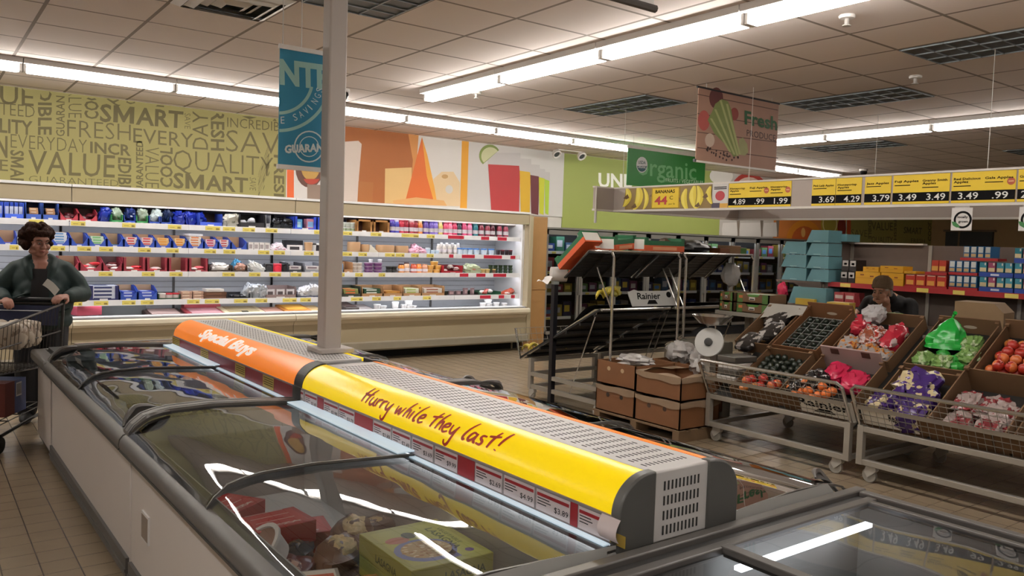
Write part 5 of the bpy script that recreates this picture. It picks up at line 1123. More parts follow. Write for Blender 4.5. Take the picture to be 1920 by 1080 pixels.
pk = mat('pink_film', 'b8264a', .25, var=.2, scale=20); mixmat('black_film', '1a1819', 'b8b4b4', 34, .25, .6); mixmat('clear_fruit', '8c4a34', 'b8a8a4', 18, .2, .5, 'a83a30'); mixmat('red_net', 'a82838', 'c8b0b0', 14, .2, .62); mixmat('clear_pale', '9c9490', 'b87838', 22, .2, .52, '7a3028'); mixmat('white_red', '9c8c88', '7c3034', 12, .2, .55)
fbag('Bl', .36, -.14, .10, (.11, .1, .06), pk, 'shiny pink fruit bag beside the purple potato bags', 3); fbag('Bl', .42, .05, .10, (.11, .09, .06), pk, 'shiny pink fruit bag under the mauve divider', 7)
fbag('Bl', .25, .13, .13, (.13, .1, .06), 'black_film', 'black and white printed bag over the oranges', 2); fbag('Bl', .12, .22, .13, (.09, .06, .07), 'black_film', 'small black printed bag by the avocados', 5)
fbag('Bu', .42, .16, .13, (.11, .08, .07), 'red_net', 'red film bag at the back of the fruit heap', 1); fbag('Bu', .52, .1, .18, (.1, .09, .06), mat('white_film', 'a8a4a4', .25, var=.2, scale=20), 'white crumpled bag topping the fruit heap', 6)
fbag('Bu', .28, .0, .11, (.13, .1, .08), 'clear_fruit', 'clear bag of red fruit in the heap', 4); fbag('Bu', .16, .14, .09, (.11, .09, .07), 'clear_pale', 'clear bag of yellow fruit in the heap', 9); fbag('Bu', .1, -.04, .09, (.1, .08, .06), 'clear_pale', 'clear bag of small fruit above the divider', 11)
fbag('Bu', .3, -.17, .12, (.15, .075, .08), 'red_net', 'tall red fruit bag beside the green bag', 8); fbag('Bu', .08, -.18, .09, (.08, .07, .06), 'clear_pale', 'clear bag at the corner of the heap', 13)
gf = mat('green_film', '1e9a38', .25, var=.25, scale=14); lt = mixmat('lettuce', '6f9050', 'a8b890', 12, .2, .55, '5c7c44')
p = BXS['Cu'][0] @ V((.34, .07, .06)); t = thing('fruit_bag', p, 'fruit bag', 'bright green film bag rising over the lettuce'); b = MB(gf)
b.sheet(lambda u, v: (lambda a, r, k: p + V((r * .9 * k * math.cos(a) + .03 * v, r * k * math.sin(a) - .02 * v, .23 * v)))(u * 2 * PI, .15 * (1 - v) ** .8 * (1 + .5 * v) + .004, 1 + .3 * noise.noise(V((2.2 * math.cos(u * 2 * PI), 2.2 * math.sin(u * 2 * PI), v * 4)))), 26, 14); b.build('bag_film', t)
MB(gf).tube([p + V((.03, -.02, .22)), p + V((.035, -.03, .255)), p + V((.02, -.045, .27))], [.008, .012, .016], 6).build('gathered_neck', t)
for k, (u, v) in enumerate(((.1, .12), (.09, -.02), (.36, -.12), (.22, -.15))): fbag('Cu', u, v, .09, (.085, .07, .06), lt, ('lettuce wrapped in clear film', ) [0] + (' at the front corner', ' in the front middle', ' behind, close to the apple box', ' against the apple box wall')[k], k, cat='lettuce', name='wrapped_lettuce', amp=.4, lump=4)
for k, (u, v) in enumerate(((.2, .02), (.16, -.08), (.08, -.13))): p = BXS['Cu'][0] @ V((u, v, .09)); tag(MB(mat('pepper', '2c8a34', .3)).blob(p, (.05, .045, .045), k, .4, 2.5, 14, 9).build('green_pepper', loc=p), 'pepper', 'shiny green pepper among the wrapped lettuce', '', p.y, 'the apples', 'green peppers')
pf = mixmat('purple_film', '3c2464', 'c0b088', 7, .25, .52, '47306c')
for k, (u, v, s, d) in enumerate(((.42, .0, (.12, .15, .07), 'topmost purple printed potato bag'), (.25, -.04, (.13, .15, .08), 'purple potato bag with pale window in the middle'), (.12, .12, (.11, .09, .08), 'purple potato bag beside the oranges'), (.08, -.12, (.12, .1, .08), 'purple potato bag at the wire front'))): fbag('Cl', u, v, .13, s, pf, d, k, sq=.7)
for k in range(5): c = BXS['Cl'][0] @ V((.04, .16 - .07 * k, .14)); tag(MB(mat('potato', 'a08a54', .5)).blob(c, (.034, .036, .03), k, .3, 2, 12, 8).build('potato', loc=c), 'potato', 'pale potato behind the wire front', '', -c.y, 'the oranges', 'potatoes by the wire front')
for k, (u, v, s, d) in enumerate(((.32, .12, (.1, .08, .06), 'white and red radish bag in the deep box, beside the potatoes'), (.3, -.05, (.12, .1, .06), 'white crumpled radish bag in the middle of the deep box'), (.25, -.16, (.09, .07, .06), 'pale radish bag at the picture edge'), (.1, .1, (.1, .09, .06), 'clear radish bag behind the wire'), (.1, -.1, (.1, .09, .06), 'red radish bag behind the wire'))): fbag('Dl', u, v, .11, s, 'white_red', d, k + 2, amp=.45, lump=4)
# printed white boards behind the wire
def board(y0, y1, z0, z1, txt, desc, yt=None):
    M = lambda f: 5.415 - .155 * f; t = thing('sign_board', (5.41, (y0 + y1) / 2, z0), 'sign board', desc)
    P = lambda y, z: V((M((z - .40) / .29) + .012, y, z)); b = MB(hx('f4f0e6', .5)); b.add([P(y0, z0), P(y1, z0), P(y1, z1), P(y0, z1)] + [P(y0, z0) + V((.006, 0, 0)), P(y1, z0) + V((.006, 0, 0)), P(y1, z1) + V((.006, 0, 0)), P(y0, z1) + V((.006, 0, 0))], [(0, 1, 2, 3), (7, 6, 5, 4), (0, 4, 5, 1), (2, 6, 7, 3)]); b.build('white_board', t)
    L = V((-.003, 0, -.0015)); b = MB('print_black'); ya, yb = yt or (y1 - .03, y0 + .03); h = z1 - z0
    b.text(txt, P(ya, z0 + h * .42) + L, P(yb, z0 + h * .42) + L, P(ya, z0 + h * .82) + L, .02, hcap=.73); q = (ya + yb) / 2; b.poly(*[P(q + s_ * (ya - yb) * .22, z0 + h * zz) + L for s_, zz in ((1, .15), (.4, .36), (-.6, .36), (-1, .15))]); b.build('printed_lettering', t); return t
board(3.12, 3.60, .405, .545, 'Rainier', 'white board with black lettering behind the first wire front'); board(2.66, 3.06, .41, .545, 'Regular', 'white board with small lettering behind the second wire front', (2.86, 2.74))
for k, (y0, y1, d) in enumerate(((3.56, 4.0, 'brown carton flap behind the wire below the avocados'), (2.2, 2.66, 'brown carton flap behind the wire below the radishes'), (1.82, 2.18, 'brown carton flap behind the wire at the picture edge'))):
    b = MB('cardboard'); b.add([(5.42, y0, .41), (5.42, y1, .41), (5.345, y1, .54), (5.345, y0, .54), (5.43, y0, .41), (5.43, y1, .41), (5.355, y1, .54), (5.355, y0, .54)], [(0, 1, 2, 3), (7, 6, 5, 4), (0, 3, 7, 4), (1, 5, 6, 2), (3, 2, 6, 7), (0, 4, 5, 1)]); tag(b.build('cardboard_flap', loc=(5.42, y0, .41)), 'cardboard', d)
# ---- salad packs and scale at the corner
M = slope(4.44, .12)
mixmat('salad_pack', '2a2624', 'b0aca8', 11, .3, .56)
crate(4.45, .64, .36, .58, .12, 'brown box of dark salad packs beside the scale', hole=False)
for k, (u, v, w_, s, d) in enumerate(((.55, .06, .1, (.12, .09, .03), 'in the box, uppermost'), (.75, -.05, .1, (.12, .09, .03), 'in the box, farther up'), (.95, .02, .09, (.12, .1, .03), 'in the box, at the upper end'))):
    p = M @ V((u, v, w_)); b = MB('salad_pack'); b.blob(p, s, k, .2, 4, 18, 10, Matrix.Rotation(-SL, 3, 'Y'), sq=.5); tag(b.build('salad_pack', loc=p), 'salad pack', 'dark and white salad pack ' + d)
for k in range(4):
    p = V((5.62, 4.33, .50 + .055 * k)); b = MB(hx(('b8b4ae', '4a4640')[k % 2], .3)); b.box(-.13, .13, -.1, .1, 0, .05, Matrix.Translation(p) @ Matrix.Rotation(.1 * (k % 3 - 1), 4, 'Z')); tag(b.build('salad_box', loc=p, bev=.006), 'salad box', 'flat salad box in the stack beside the scale dial', '', p.z, 'the bottom', 'stacked salad boxes')
b = MB(mat('white_liner', 'aaa69e', .5)); q = [M @ V(c) for c in ((1.12, .2, .14), (1.12, -.2, .14), (.98, -.22, .12), (.9, .2, .1))]; b.sheet(lambda u, v: q[0].lerp(q[1], v).lerp(q[3].lerp(q[2], v), u) + V((0, 0, .02 * math.sin(9 * v) * u)), 5, 10); tag(b.build('paper_liner', loc=q[0]), 'paper', 'white paper liner over the top salad box')
sx, sy = 5.60, 4.60
t = thing('produce_scale', (sx, sy, .42), 'scale', 'produce scale with pan over a round white dial')
MB('steel').box(sx - .04, sx + .04, sy - .03, sy + .03, .42, .74).build('column_housing', t)
RD_ = Matrix.Rotation(-PI / 2 + .25, 3, 'Y') @ Matrix.Rotation(.0, 3, 'X'); RD_ = Matrix.Rotation(.35, 3, 'Z') @ RD_
c = V((sx - .05, sy - .02, .80)); MB(hx('b8b8b4', .2)).lathe([(.125, -.02), (.13, 0), (.125, .012), (.0, .016)], c, 28, RD_).build('dial', t); MB('dark_plastic').lathe([(.035, .014), (.035, .03), (.02, .034)], c, 16, RD_).build('dial_knob', t)
for y in (-.04, .04): MB('chrome').tube([(sx, sy + y, .72), (sx, sy + y, .97)], .006, 6).build('rod', t)
MB('chrome').lathe([(.0, .965), (.10, .965), (.17, 1.03), (.175, 1.03), (.105, .958), (0, .958)], (sx, sy, 0), 24, Matrix.Diagonal((.9, 1.1, 1))).build('weighing_pan', t)
# ---- display shelf behind the slope, with berry cartons
t = thing('display_shelf', (6.75, 3.7, 0), 'shelf', 'flat dark display shelf behind the sloping produce boxes')
MB('dark_plastic').box(6.58, 7.25, 1.6, 5.36, .965, .99).build('shelf_board', t); MB('steel').box(6.565, 6.58, 1.6, 5.36, .955, .995).build('front_edge', t)
for y in (1.7, 3.4, 5.2): MB('steel').box(6.88, 6.94, y - .03, y + .03, 0, .965).build('leg', t)
mixmat('berry_print', '4a7a34', '8a6a48', 6, .5, .5, 'a06a4a')
def berry(y0, y1, z, k, desc):
    t = thing('berry_carton', (6.7, (y0 + y1) / 2, z), 'carton', desc, group='berry cartons'); x0 = 6.6; h = .095
    b = MB('cardboard'); b.box(x0, x0 + .3, y0, y1, z, z + .012); b.box(x0 + .28, x0 + .3, y0, y1, z, z + h); q = (y1 - y0)
    b.prism([(y0, 0), (y1, 0), (y1, h), (y1 - q * .28, h), (y1 - q * .34, h * .7), (y0 + q * .34, h * .7), (y0 + q * .28, h), (y0, h)], lambda u, v, s_: (s_, u, z + v), x0, x0 + .012); b.box(x0, x0 + .3, y0, y0 + .01, z, z + h).box(x0, x0 + .3, y1 - .01, y1, z, z + h); b.build('carton_body', t)
    b = MB('48682f'); b.box(x0 - .001, x0, y0 + .01, y0 + q * .2, z + .005, z + h - .004).box(x0 - .001, x0, y1 - q * .2, y1 - .01, z + .005, z + h - .004); b.use('b86a3c').box(x0 - .0015, x0 - .001, y1 - q * .2, y1 - q * .08, z + h * .5, z + h * .8); b.use('c8c4bc').box(x0 - .0015, x0, y0 + q * .42, y0 + q * .6, z + h * .35, z + h * .66); b.use('1c1c1c').box(x0 - .002, x0 - .0015, y0 + q * .44, y0 + q * .58, z + h * .38, z + h * .5); b.build('printed_corners', t)
    MB('berry_print').box(x0 + .015, x0 + .275, y0 + .012, y1 - .012, z + .02, z + h - .008).build('fruit_film', t)
for k in range(2): berry(5.17, 5.64 - .3, .99 + .098 * k, k, ('berry carton at the island corner, bottom of its pair', 'berry carton at the island corner, top of its pair')[k]); berry(4.75, 5.13, .99 + .098 * k, k, ('berry carton beside the corner pair, bottom', 'berry carton beside the corner pair, top')[k])
for k, (y, x, s, c, d) in enumerate(((4.55, 6.68, (.2, .14, .09), '8a7044', 'folded brown green carton past the berries'), (4.38, 6.72, (.18, .12, .05), 'b09a50', 'pale yellow pack past the berries'), (4.12, 6.8, (.16, .2, .17), 'b8983c', 'yellow upright box behind the avocado lattice'), (3.6, 6.72, (.14, .12, .12), '4a8a34', 'green small carton beside the net bags'), (3.06, 6.72, (.2, .14, .08), '8a8a5a', 'pale green tray below the man'), (2.95, 6.75, (.18, .12, .1), '3c2a28', 'dark bag pack with round label beside the brown carton'))):
    b = MB(hx(c, .45)); M = Matrix.Translation((x, y, .992)) @ Matrix.Rotation(.2 * (k % 3 - 1), 4, 'Z'); b.box(-s[0] / 2, s[0] / 2, -s[1] / 2, s[1] / 2, 0, s[2], M); b.use('c0bcb0').box(-s[0] / 2 - .001, -s[0] / 2, -s[1] * .3, s[1] * .2, s[2] * .35, s[2] * .75, M); tag(b.build('food_box', loc=(x, y, .992), bev=.004), 'food box', d)
b = MB('dark_plastic'); b.tube([(6.66, 4.28, 1.03), (6.68, 4.0, 1.06), (6.7, 3.72, 1.03)], .03, 8); tag(b.build('folded_umbrella_bag', loc=(6.66, 4.28, 1.0)), 'bag', 'long black rolled bag behind the avocado box')
M = Matrix.Translation((6.72, 2.86, .992)) @ Matrix.Rotation(.15, 4, 'Z'); t = thing('cardboard_box', (6.72, 2.86, .992), 'box', 'closed tan cardboard box behind the green bag'); MB(hx('7a6244', .7), M).prism([(-.17, 0), (.17, 0), (.17, .2), (.1, .27), (-.17, .27)], lambda u, v, q: (q, -u, v), -.15, .15).build('carton', t); b = MB(hx('2a2018', .6), M); b.add([(-.151, .02 + .045 * math.cos(k * PI / 6), .07 + .025 * math.sin(k * PI / 6)) for k in range(12)], [range(12)]); b.use('b0aca0').box(-.152, -.15, -.12, -.04, .02, .09); b.build('hand_hole', t)
# ================================================================ BANANA RACKS (seen from behind)
def rack(x0, x1, desc):
    t = thing('banana_rack', ((x0 + x1) / 2, 6.0, 0), 'display rack', desc)
    for x in (x0 + .015, x1 - .015):
        b = MB('chrome'); b.tube([(x, 5.40, .42), (x, 5.40, 1.50), (x, 5.42, 1.54), (x, 5.47, 1.556), (x, 5.74, 1.556), (x, 6.06, 1.29)], .013, 8); b.build('bent_upright', t)
        b = MB('chrome'); b.tube([(x, 5.40, 1.0), (x, 5.62, 1.40)], .007, 6).tube([(x, 5.60, .99), (x, 5.95, .15)], .006, 6); b.build('brace', t)
        b = MB('chrome'); b.tube([(x, 5.52, 1.01), (x, 5.62, 1.0), (x, 6.75, .385), (x, 6.86, .70)], .012, 8); b.build('shelf_side_tube', t)
        b = MB('steel'); b.box(x - .02, x + .02, 5.50, 6.60, .24, .28).box(x - .018, x + .018, 5.50, 6.60, .11, .15); b.build('base_rail', t)
        for y in (5.52, 6.57): MB('dark_plastic' if y < 6 else 'steel').box(x - .022, x + .022, y - .022, y + .022, .10, .42).build('leg', t)
        for y in (5.54, 6.53):
            b = MB('caster'); b.prism([(-.035, 0), (.035, 0), (.045, -.05), (.02, -.085), (-.04, -.03)], lambda u, v, q: (x + q, y + u, .105 + v), -.02, .02); k = b.build('caster_fork', t)
            MB('tyre').lathe([(.048, -.012), (.05, 0), (.048, .012)], (x, y + .012, .05), 14, Matrix.Rotation(PI / 2, 3, 'Y')).build('caster_wheel', k)
    b = MB('steel'); 
    for z in (.26, .40, .13): b.box(x0, x1, 6.55, 6.59, z - .018, z + .018)
    b.box(x0, x1, 5.50, 5.54, .36, .40); b.build('cross_rail', t)
    b = MB('dark_plastic'); n = 9
    for k in range(n):
        f0, f1 = k / n, (k + .8) / n; P = lambda f, dz: (5.72 + .34 * f, 1.545 - .26 * f + dz)
        (ya, za), (yb, zb) = P(f0, 0), P(f1, 0); b.add([(x0, ya, za), (x1, ya, za), (x1, yb, zb), (x0, yb, zb), (x0, ya, za + .014), (x1, ya, za + .014), (x1, yb, zb + .014), (x0, yb, zb + .014)], [(0, 3, 2, 1), (4, 5, 6, 7), (0, 1, 5, 4), (2, 3, 7, 6), (1, 2, 6, 5), (3, 0, 4, 7)])
    b.box(x0, x1, 5.43, 5.72, 1.535, 1.55)
    for k in range(5): x = x0 + (x1 - x0) * k / 4; b.bar((x, 5.72, 1.538), (x, 6.06, 1.28), .03, .014)
    b.build('upper_tray', t)
    MB('chrome').tube([(x0, 5.43, 1.556), (x1, 5.43, 1.556)], .012, 8).build('top_rail', t)
    b = MB('dark_plastic'); 
    b.add([(x0, 5.55, 1.0), (x1, 5.55, 1.0), (x1, 6.75, .39), (x0, 6.75, .39), (x0, 5.55, 1.02), (x1, 5.55, 1.02), (x1, 6.75, .41), (x0, 6.75, .41)], [(0, 3, 2, 1), (4, 5, 6, 7), (0, 1, 5, 4), (2, 3, 7, 6), (1, 2, 6, 5), (3, 0, 4, 7)])
    for k in range(6): f = k / 6 + .05; b.box(x0, x1, 5.55 + 1.2 * f, 5.57 + 1.2 * f, .965 - .61 * f, .99 - .61 * f)
    b.build('lower_tray', t); MB('chrome').tube([(x0, 5.52, 1.01), (x1, 5.52, 1.01)], .014, 8).build('shelf_rail', t)
    b = MB(mat('foam_black', '141416', .8, bump=.3, scale=30)); b.sheet(lambda u, v: (x0 + .02 + (x1 - x0 - .04) * u, 5.57 + 1.12 * v, 1.03 - .60 * v + .06 * math.sin(PI * min(1, v * 3)) * (1 if v < .34 else 0) + .02), 6, 16); b.build('foam_pad', t)
    b = MB('wire')
    for k in range(14): x = x0 + (x1 - x0) * k / 13; b.tube([(x, 6.75, .385), (x, 6.86, .70)], .0025, 4)
    for k in range(1, 6): b.tube([(x0, 6.75 + .11 * k / 5, .385 + .315 * k / 5), (x1, 6.75 + .11 * k / 5, .385 + .315 * k / 5)], .003, 4)
    b.build('wire_front', t)
    return t
rack(5.15, 6.07, 'black sloping banana rack with fruit crates on top'); rack(6.13, 7.22, 'second black rack past the one with fruit crates')
mat('banana', 'b9a53a', .45, var=.15, scale=20)
def banana(p, rz, k, lab):
    b = MB('banana'); R_ = Matrix.Rotation(rz, 3, 'Z'); pts = [V(p) + R_ @ V((.09 * math.cos(a), 0, .09 * math.sin(a) - .05)) for a in [.25 + .33 * i for i in range(9)]]
    b.tube(pts, [.006, .014, .017, .018, .018, .018, .017, .013, .006], 7); o = b.build('banana', loc=p); return tag(o, 'banana', lab, '', p[0] + p[1] * .01, 'the black post', 'bananas on the black rack')
for k, (x, y, z, r) in enumerate(((5.22, 6.62, .52, .3), (5.30, 6.66, .50, .9), (5.40, 6.64, .51, .4), (5.24, 6.74, .49, 1.6), (5.52, 6.62, .52, .2), (5.62, 6.6, .53, 1.2))): banana((x, y, z), r, k, 'yellow banana behind the wire front of the black rack')
for k, (x, y, z, r) in enumerate(((5.25, 5.66, 1.13, .4), (5.32, 5.68, 1.15, 1.0), (5.4, 5.64, 1.16, .2))): banana((x, y, z), r, k, 'yellow banana on the hump of the black rack')
b = MB(hx('b8b060', .35)); b.blob((5.45, 5.7, 1.17), (.09, .05, .05), 3, .4, 3, 14, 9, sq=.7); tag(b.build('banana_bag', loc=(5.45, 5.7, 1.12)), 'fruit bag', 'yellow banana bag on the hump of the black rack')
def fcrate(c, ax, rx, L, desc):          # orange and green clementine crate
    M = Matrix.Translation(c) @ Matrix.Rotation(ax, 4, 'Z') @ Matrix.Rotation(rx, 4, 'X'); w_, h = .22, .10
    t = thing('fruit_crate', V(c), 'fruit crate', desc); b = MB(mat('crate_orange', 'c4552e', .5), M); b.box(-L / 2, L / 2, -w_ / 2, w_ / 2, 0, h * .55); b.use(mat('crate_green', '1e5a38', .5)); b.box(-L / 2, L / 2, -w_ / 2, w_ / 2, h * .55, h)
    for x in (-L / 2, L / 2 - .05): b.box(x, x + .05, -w_ / 2, w_ / 2, h, h + .03)
    b.build('crate_body', t)
    b = MB('d8d4cc', M)
    for sx_ in (1, -1): b.box(sx_ * L / 2 - .001, sx_ * L / 2 + .001, -w_ * .45, w_ * .45, h * .15, h * 1.1)
    b.use('d89870').box(-L * .3, L * .3, -w_ / 2 - .0012, -w_ / 2, h * .12, h * .42); b.build('printed_label', t); return t
def sloped(c, y_tilt, L, desc):
    t = fcrate((0, 0, 0), 0, 0, L, desc); t.location = c; t.rotation_euler = (0, y_tilt, PI / 2 * 1.0); return t
for c, d in (((5.20, 5.90, 1.50), 'orange and green fruit crate tipped on the rack slope, upper'), ((5.36, 5.93, 1.43), 'orange and green fruit crate tipped on the rack slope, lower')):
    t = fcrate((0, 0, 0), 0, 0, .46, d); t.rotation_mode = 'XYZ'; t.matrix_basis = Matrix.Translation(c) @ Matrix.Rotation(PI / 2, 4, 'Z') @ Matrix.Rotation(.66, 4, 'Y')
t = fcrate((0, 0, 0), 0, 0, .56, 'orange and green fruit crate lying flat on the rack top'); t.location = (5.93, 5.60, 1.57)
t = fcrate((0, 0, 0), 0, 0, .34, 'short fruit crate behind the tipped crates'); t.location = (5.50, 5.72, 1.575); t.rotation_euler = (0, -.08, .15)
b = MB(hx('1a1816', .3)); b.blob((6.5, 5.7, 1.62), (.32, .14, .07), 4, .3, 2.2, 18, 10, flat=.8); tag(b.build('dark_bag', loc=(6.5, 5.7, 1.55)), 'bag', 'dark crumpled bag on top of the second rack')
b = MB(hx('4a3826', .6)); b.blob((6.2, 5.7, 1.63), (.12, .1, .08), 7, .3, 2.2, 14, 8, flat=.8); tag(b.build('brown_bag', loc=(6.2, 5.7, 1.55)), 'bag', 'brown bag on the rack top beside the crates')
for k, (x, c, s_) in enumerate(((6.85, '7a4a2c', (.16, .14, .06)), (7.02, '8a6a48', (.18, .16, .09)), (7.16, '4a7a3a', (.1, .12, .07)))):
    b = MB(hx(c, .5)); b.box(x - s_[0] / 2, x + s_[0] / 2, 5.5, 5.5 + s_[1], 1.562, 1.562 + s_[2]); tag(b.build('small_carton', loc=(x, 5.55, 1.562), bev=.004), 'carton', ('brown red small carton', 'tan small carton', 'green small carton')[k] + ' on the second rack top')
b = MB(mat('plastic_clear', 'a8a6a2', .2)); b.blob((7.12, 5.62, 1.34), (.10, .09, .13), 5, .35, 2.4, 16, 10); b.tube([(7.12, 5.6, 1.45), (7.12, 5.6, 1.53)], .012, 6); tag(b.build('plastic_bag', loc=(7.12, 5.6, 1.22)), 'plastic bag', 'clear grey plastic bag hanging from the second rack')
# white sign board on the lower tray
M = Matrix.Translation((5.83, 5.50, 1.035)) @ Matrix.Rotation(-.25, 4, 'X'); t = thing('sign_board', (5.83, 5.5, 1.03), 'sign board', 'white sign board with black lettering on the banana rack')
b = MB(hx('b4b4b0', .5), M); b.prism([(-.30, 0), (.30, 0), (.30, .12), (.25, .165), (.2, .15), (-.2, .15), (-.25, .165), (-.34, .14)], lambda u, v, q: (u, q, v), 0, .008); b.build('white_board', t)
b = MB('print_black', M); b.text('Rainier', (-.22, -.001, .07), (.1, -.001, .07), (-.22, -.001, .135), .02, hcap=.73); b.poly((-.1, -.001, .02), (.05, -.001, .02), (.02, -.001, .06), (-.07, -.001, .06)); b.poly(*[(.22 + .035 * math.cos(k * PI / 8), -.001, .11 + .03 * math.sin(k * PI / 8)) for k in range(16)]); b.build('printed_lettering', t)
# black post with a roll of bags
t = thing('bag_post', (5.17, 6.24, 0), 'post', 'square black floor post carrying a white roll of bags'); b = MB('black_plastic'); b.box(5.142, 5.192, 6.21, 6.26, 0, 1.205); b.build('post', t); MB('black_plastic').box(5.12, 5.215, 6.19, 6.28, 0, .012).build('foot_plate', t); MB(hx('8c9490', .5)).box(5.14, 5.20, 6.21, 6.26, 1.205, 1.235).build('roll_holder', t)
R_ = Matrix.Rotation(PI / 2, 3, 'Y') ; t = thing('bag_roll', (5.19, 6.24, 1.24), 'bag roll', 'white roll of plastic bags on the black post')
MB(hx('c8c4c0', .5)).lathe([(.02, -.08), (.072, -.08), (.075, 0), (.072, .08), (.02, .08)], (5.21, 6.235, 1.305), 20, Matrix.Rotation(-.5, 3, 'Z') @ R_).build('roll', t)
b = MB(hx('c8c4c0', .5)); b.sheet(lambda u, v: (5.10 - .10 * u, 6.17 + .15 * v, 1.27 - .05 * u + .02 * math.sin(6 * u + 3 * v)), 6, 4); b.build('loose_tail', t)

# ================================================================ BROWN BOXES ON A PALLET
t = thing('pallet', (5.3, 4.97, 0), 'pallet', 'wooden pallet under the brown boxes with paper liners'); mat('pallet_wood', '6a543c', .8, var=.2)
for y in (4.48, 4.97, 5.44): MB('pallet_wood').box(5.06, 5.60, y - .035, y + .035, 0, .085).build('runner', t)
for x in (5.06, 5.2, 5.35, 5.5): MB('pallet_wood').box(x, x + .09, 4.44, 5.50, .085, .1).build('deck_board', t)
def bbox(y0, y1, z0, z1, desc, liner, holes, x0=5.08, x1=5.58):
    t = thing('brown_box', ((x0 + x1) / 2, (y0 + y1) / 2, z0), 'box', desc); b = MB('cardboard_red'); th = .01
    b.box(x0, x1, y0, y1, z0, z0 + th); b.box(x0, x0 + th, y0, y1, z0, z1); b.box(x1 - th, x1, y0, y1, z0, z1); b.box(x0, x1, y0, y0 + th, z0, z1); b.box(x0, x1, y1 - th, y1, z0, z1); b.build('carton', t)
    if holes:
        b = MB(holes)
        for f in (.33, .68): y = y0 + (y1 - y0) * f; b.add([(x0 - .001, y + .022 * math.cos(k * PI / 6), z0 + (z1 - z0) * .7 + .02 * math.sin(k * PI / 6)) for k in range(12)], [range(12)])
        b.build('hand_hole', t)
    if liner:
        b = MB(mat('kraft_liner', '85705a', .7, var=.15)); per = [(x0 - .006, y0), (x0 - .006, y1), (x1, y1), (x1, y0 - .006), (x0 - .006, y0 - .006)]
        def f(u, v):
            s_ = u * 4; i = min(int(s_), 3); g = s_ - i; p, q = per[i], per[i + 1]; dz = .035 + .008 * math.sin(u * 40) + .01 * math.sin(u * 17); c = ((x0 + x1) / 2, (y0 + y1) / 2)
            x, y = p[0] + (q[0] - p[0]) * g, p[1] + (q[1] - p[1]) * g
            if v < .5: return (x, y - (.006 if i >= 2 else 0), z1 - dz * (1 - v * 2))
            k = (v - .5) * .35; return (x + (c[0] - x) * k, y + (c[1] - y) * k, z1 + .03 * math.sin(u * 23) * (v - .5) + .012)
        b.sheet(f, 48, 6); b.build('paper_liner', t)
    return t
bbox(4.985, 5.48, .10, .325, 'lower brown box beside the rack, liner showing at its rim', True, '2a1c14'); bbox(4.46, 4.975, .10, .315, 'lower brown box nearer the produce stand', True, '3a2418')
bbox(4.985, 5.48, .35, .56, 'upper brown box beside the rack, with two pale holes', False, 'b09878'); bbox(4.46, 4.975, .34, .525, 'upper brown box with a wide paper liner', True, None)
bbox(4.75, 5.30, .12, .56, 'brown box behind the stacked pair, half hidden', False, None, 5.62, 5.98)
pl = mat('plastic_film', 'b0aca8', .25, var=.1)
for k, (p, s_, d) in enumerate((((5.3, 5.2, .575), (.14, .18, .05), 'white plastic bag lying in the upper brown box'), ((5.75, 5.08, .64), (.10, .14, .10), 'grey plastic bag standing behind the liner box'), ((5.62, 4.72, .60), (.1, .1, .12), 'white plastic bag hanging beside the scale'))):
    b = MB(pl); b.blob(p, s_, k + 2, .6, 2.8, 20, 12); tag(b.build('plastic_bag', loc=(p[0], p[1], p[2] - s_[2])), 'plastic bag', d)
b = MB(hx('6e6a5e', .6)); b.box(6.05, 6.35, 4.95, 5.35, 0, .72); tag(b.build('grey_carton', loc=(6.2, 5.15, 0)), 'carton', 'grey carton in the gap between rack and scale')
for x in (6.08, 6.32): pass

# ================================================================ OVERHEAD PRICE BOARD
PX, PZ0, PZ1 = 6.0, 1.968, 2.225
mat('board_grey', '9c9088', .5, var=.03); mat('sign_yellow', 'd9b91e', .5, var=.04); mat('trim_white', 'c8c2ba', .4)
t = thing('price_board', (7.05, 4.2, PZ0), 'price board', 'hanging rectangular ring of grey boards over the produce')
for (x0, x1, y0, y1) in ((PX, PX + .03, .9, 6.31), (8.08, 8.11, .9, 6.31), (5.73, 8.11, 6.31, 6.34), (PX, 8.11, .87, .9)):
    b = MB('board_grey'); b.box(x0, x1, y0, y1, PZ0 + .02, PZ1 - .015); k = b.build('side_board', t)
    b = MB('trim_white'); b.box(x0 - .008, x1 + .008, y0 - .004, y1 + .004, PZ1 - .015, PZ1); b.box(x0 - .008, x1 + .008, y0 - .004, y1 + .004, PZ0, PZ0 + .02); b.build('edge_trim', k)
b = MB('trim_white'); b.tube([(5.735, 6.3, 1.86), (5.735, 6.3, PZ1)], .008, 6); b.use('socket').tube([(5.735, 6.3, 1.84), (5.735, 6.3, 1.96)], .014, 6); b.build('hook', t)
b = MB('trim_white')
for y in (2.6, 4.6, 6.2): b.tube([(PX + .015, y, PZ1), (PX + .015, y, CZ)], .0025, 5).tube([(8.09, y, PZ1), (8.09, y, CZ)], .0025, 5)
b.build('hanging_rod', t)
def sy_(px): return ys(px, PX, 2.1)
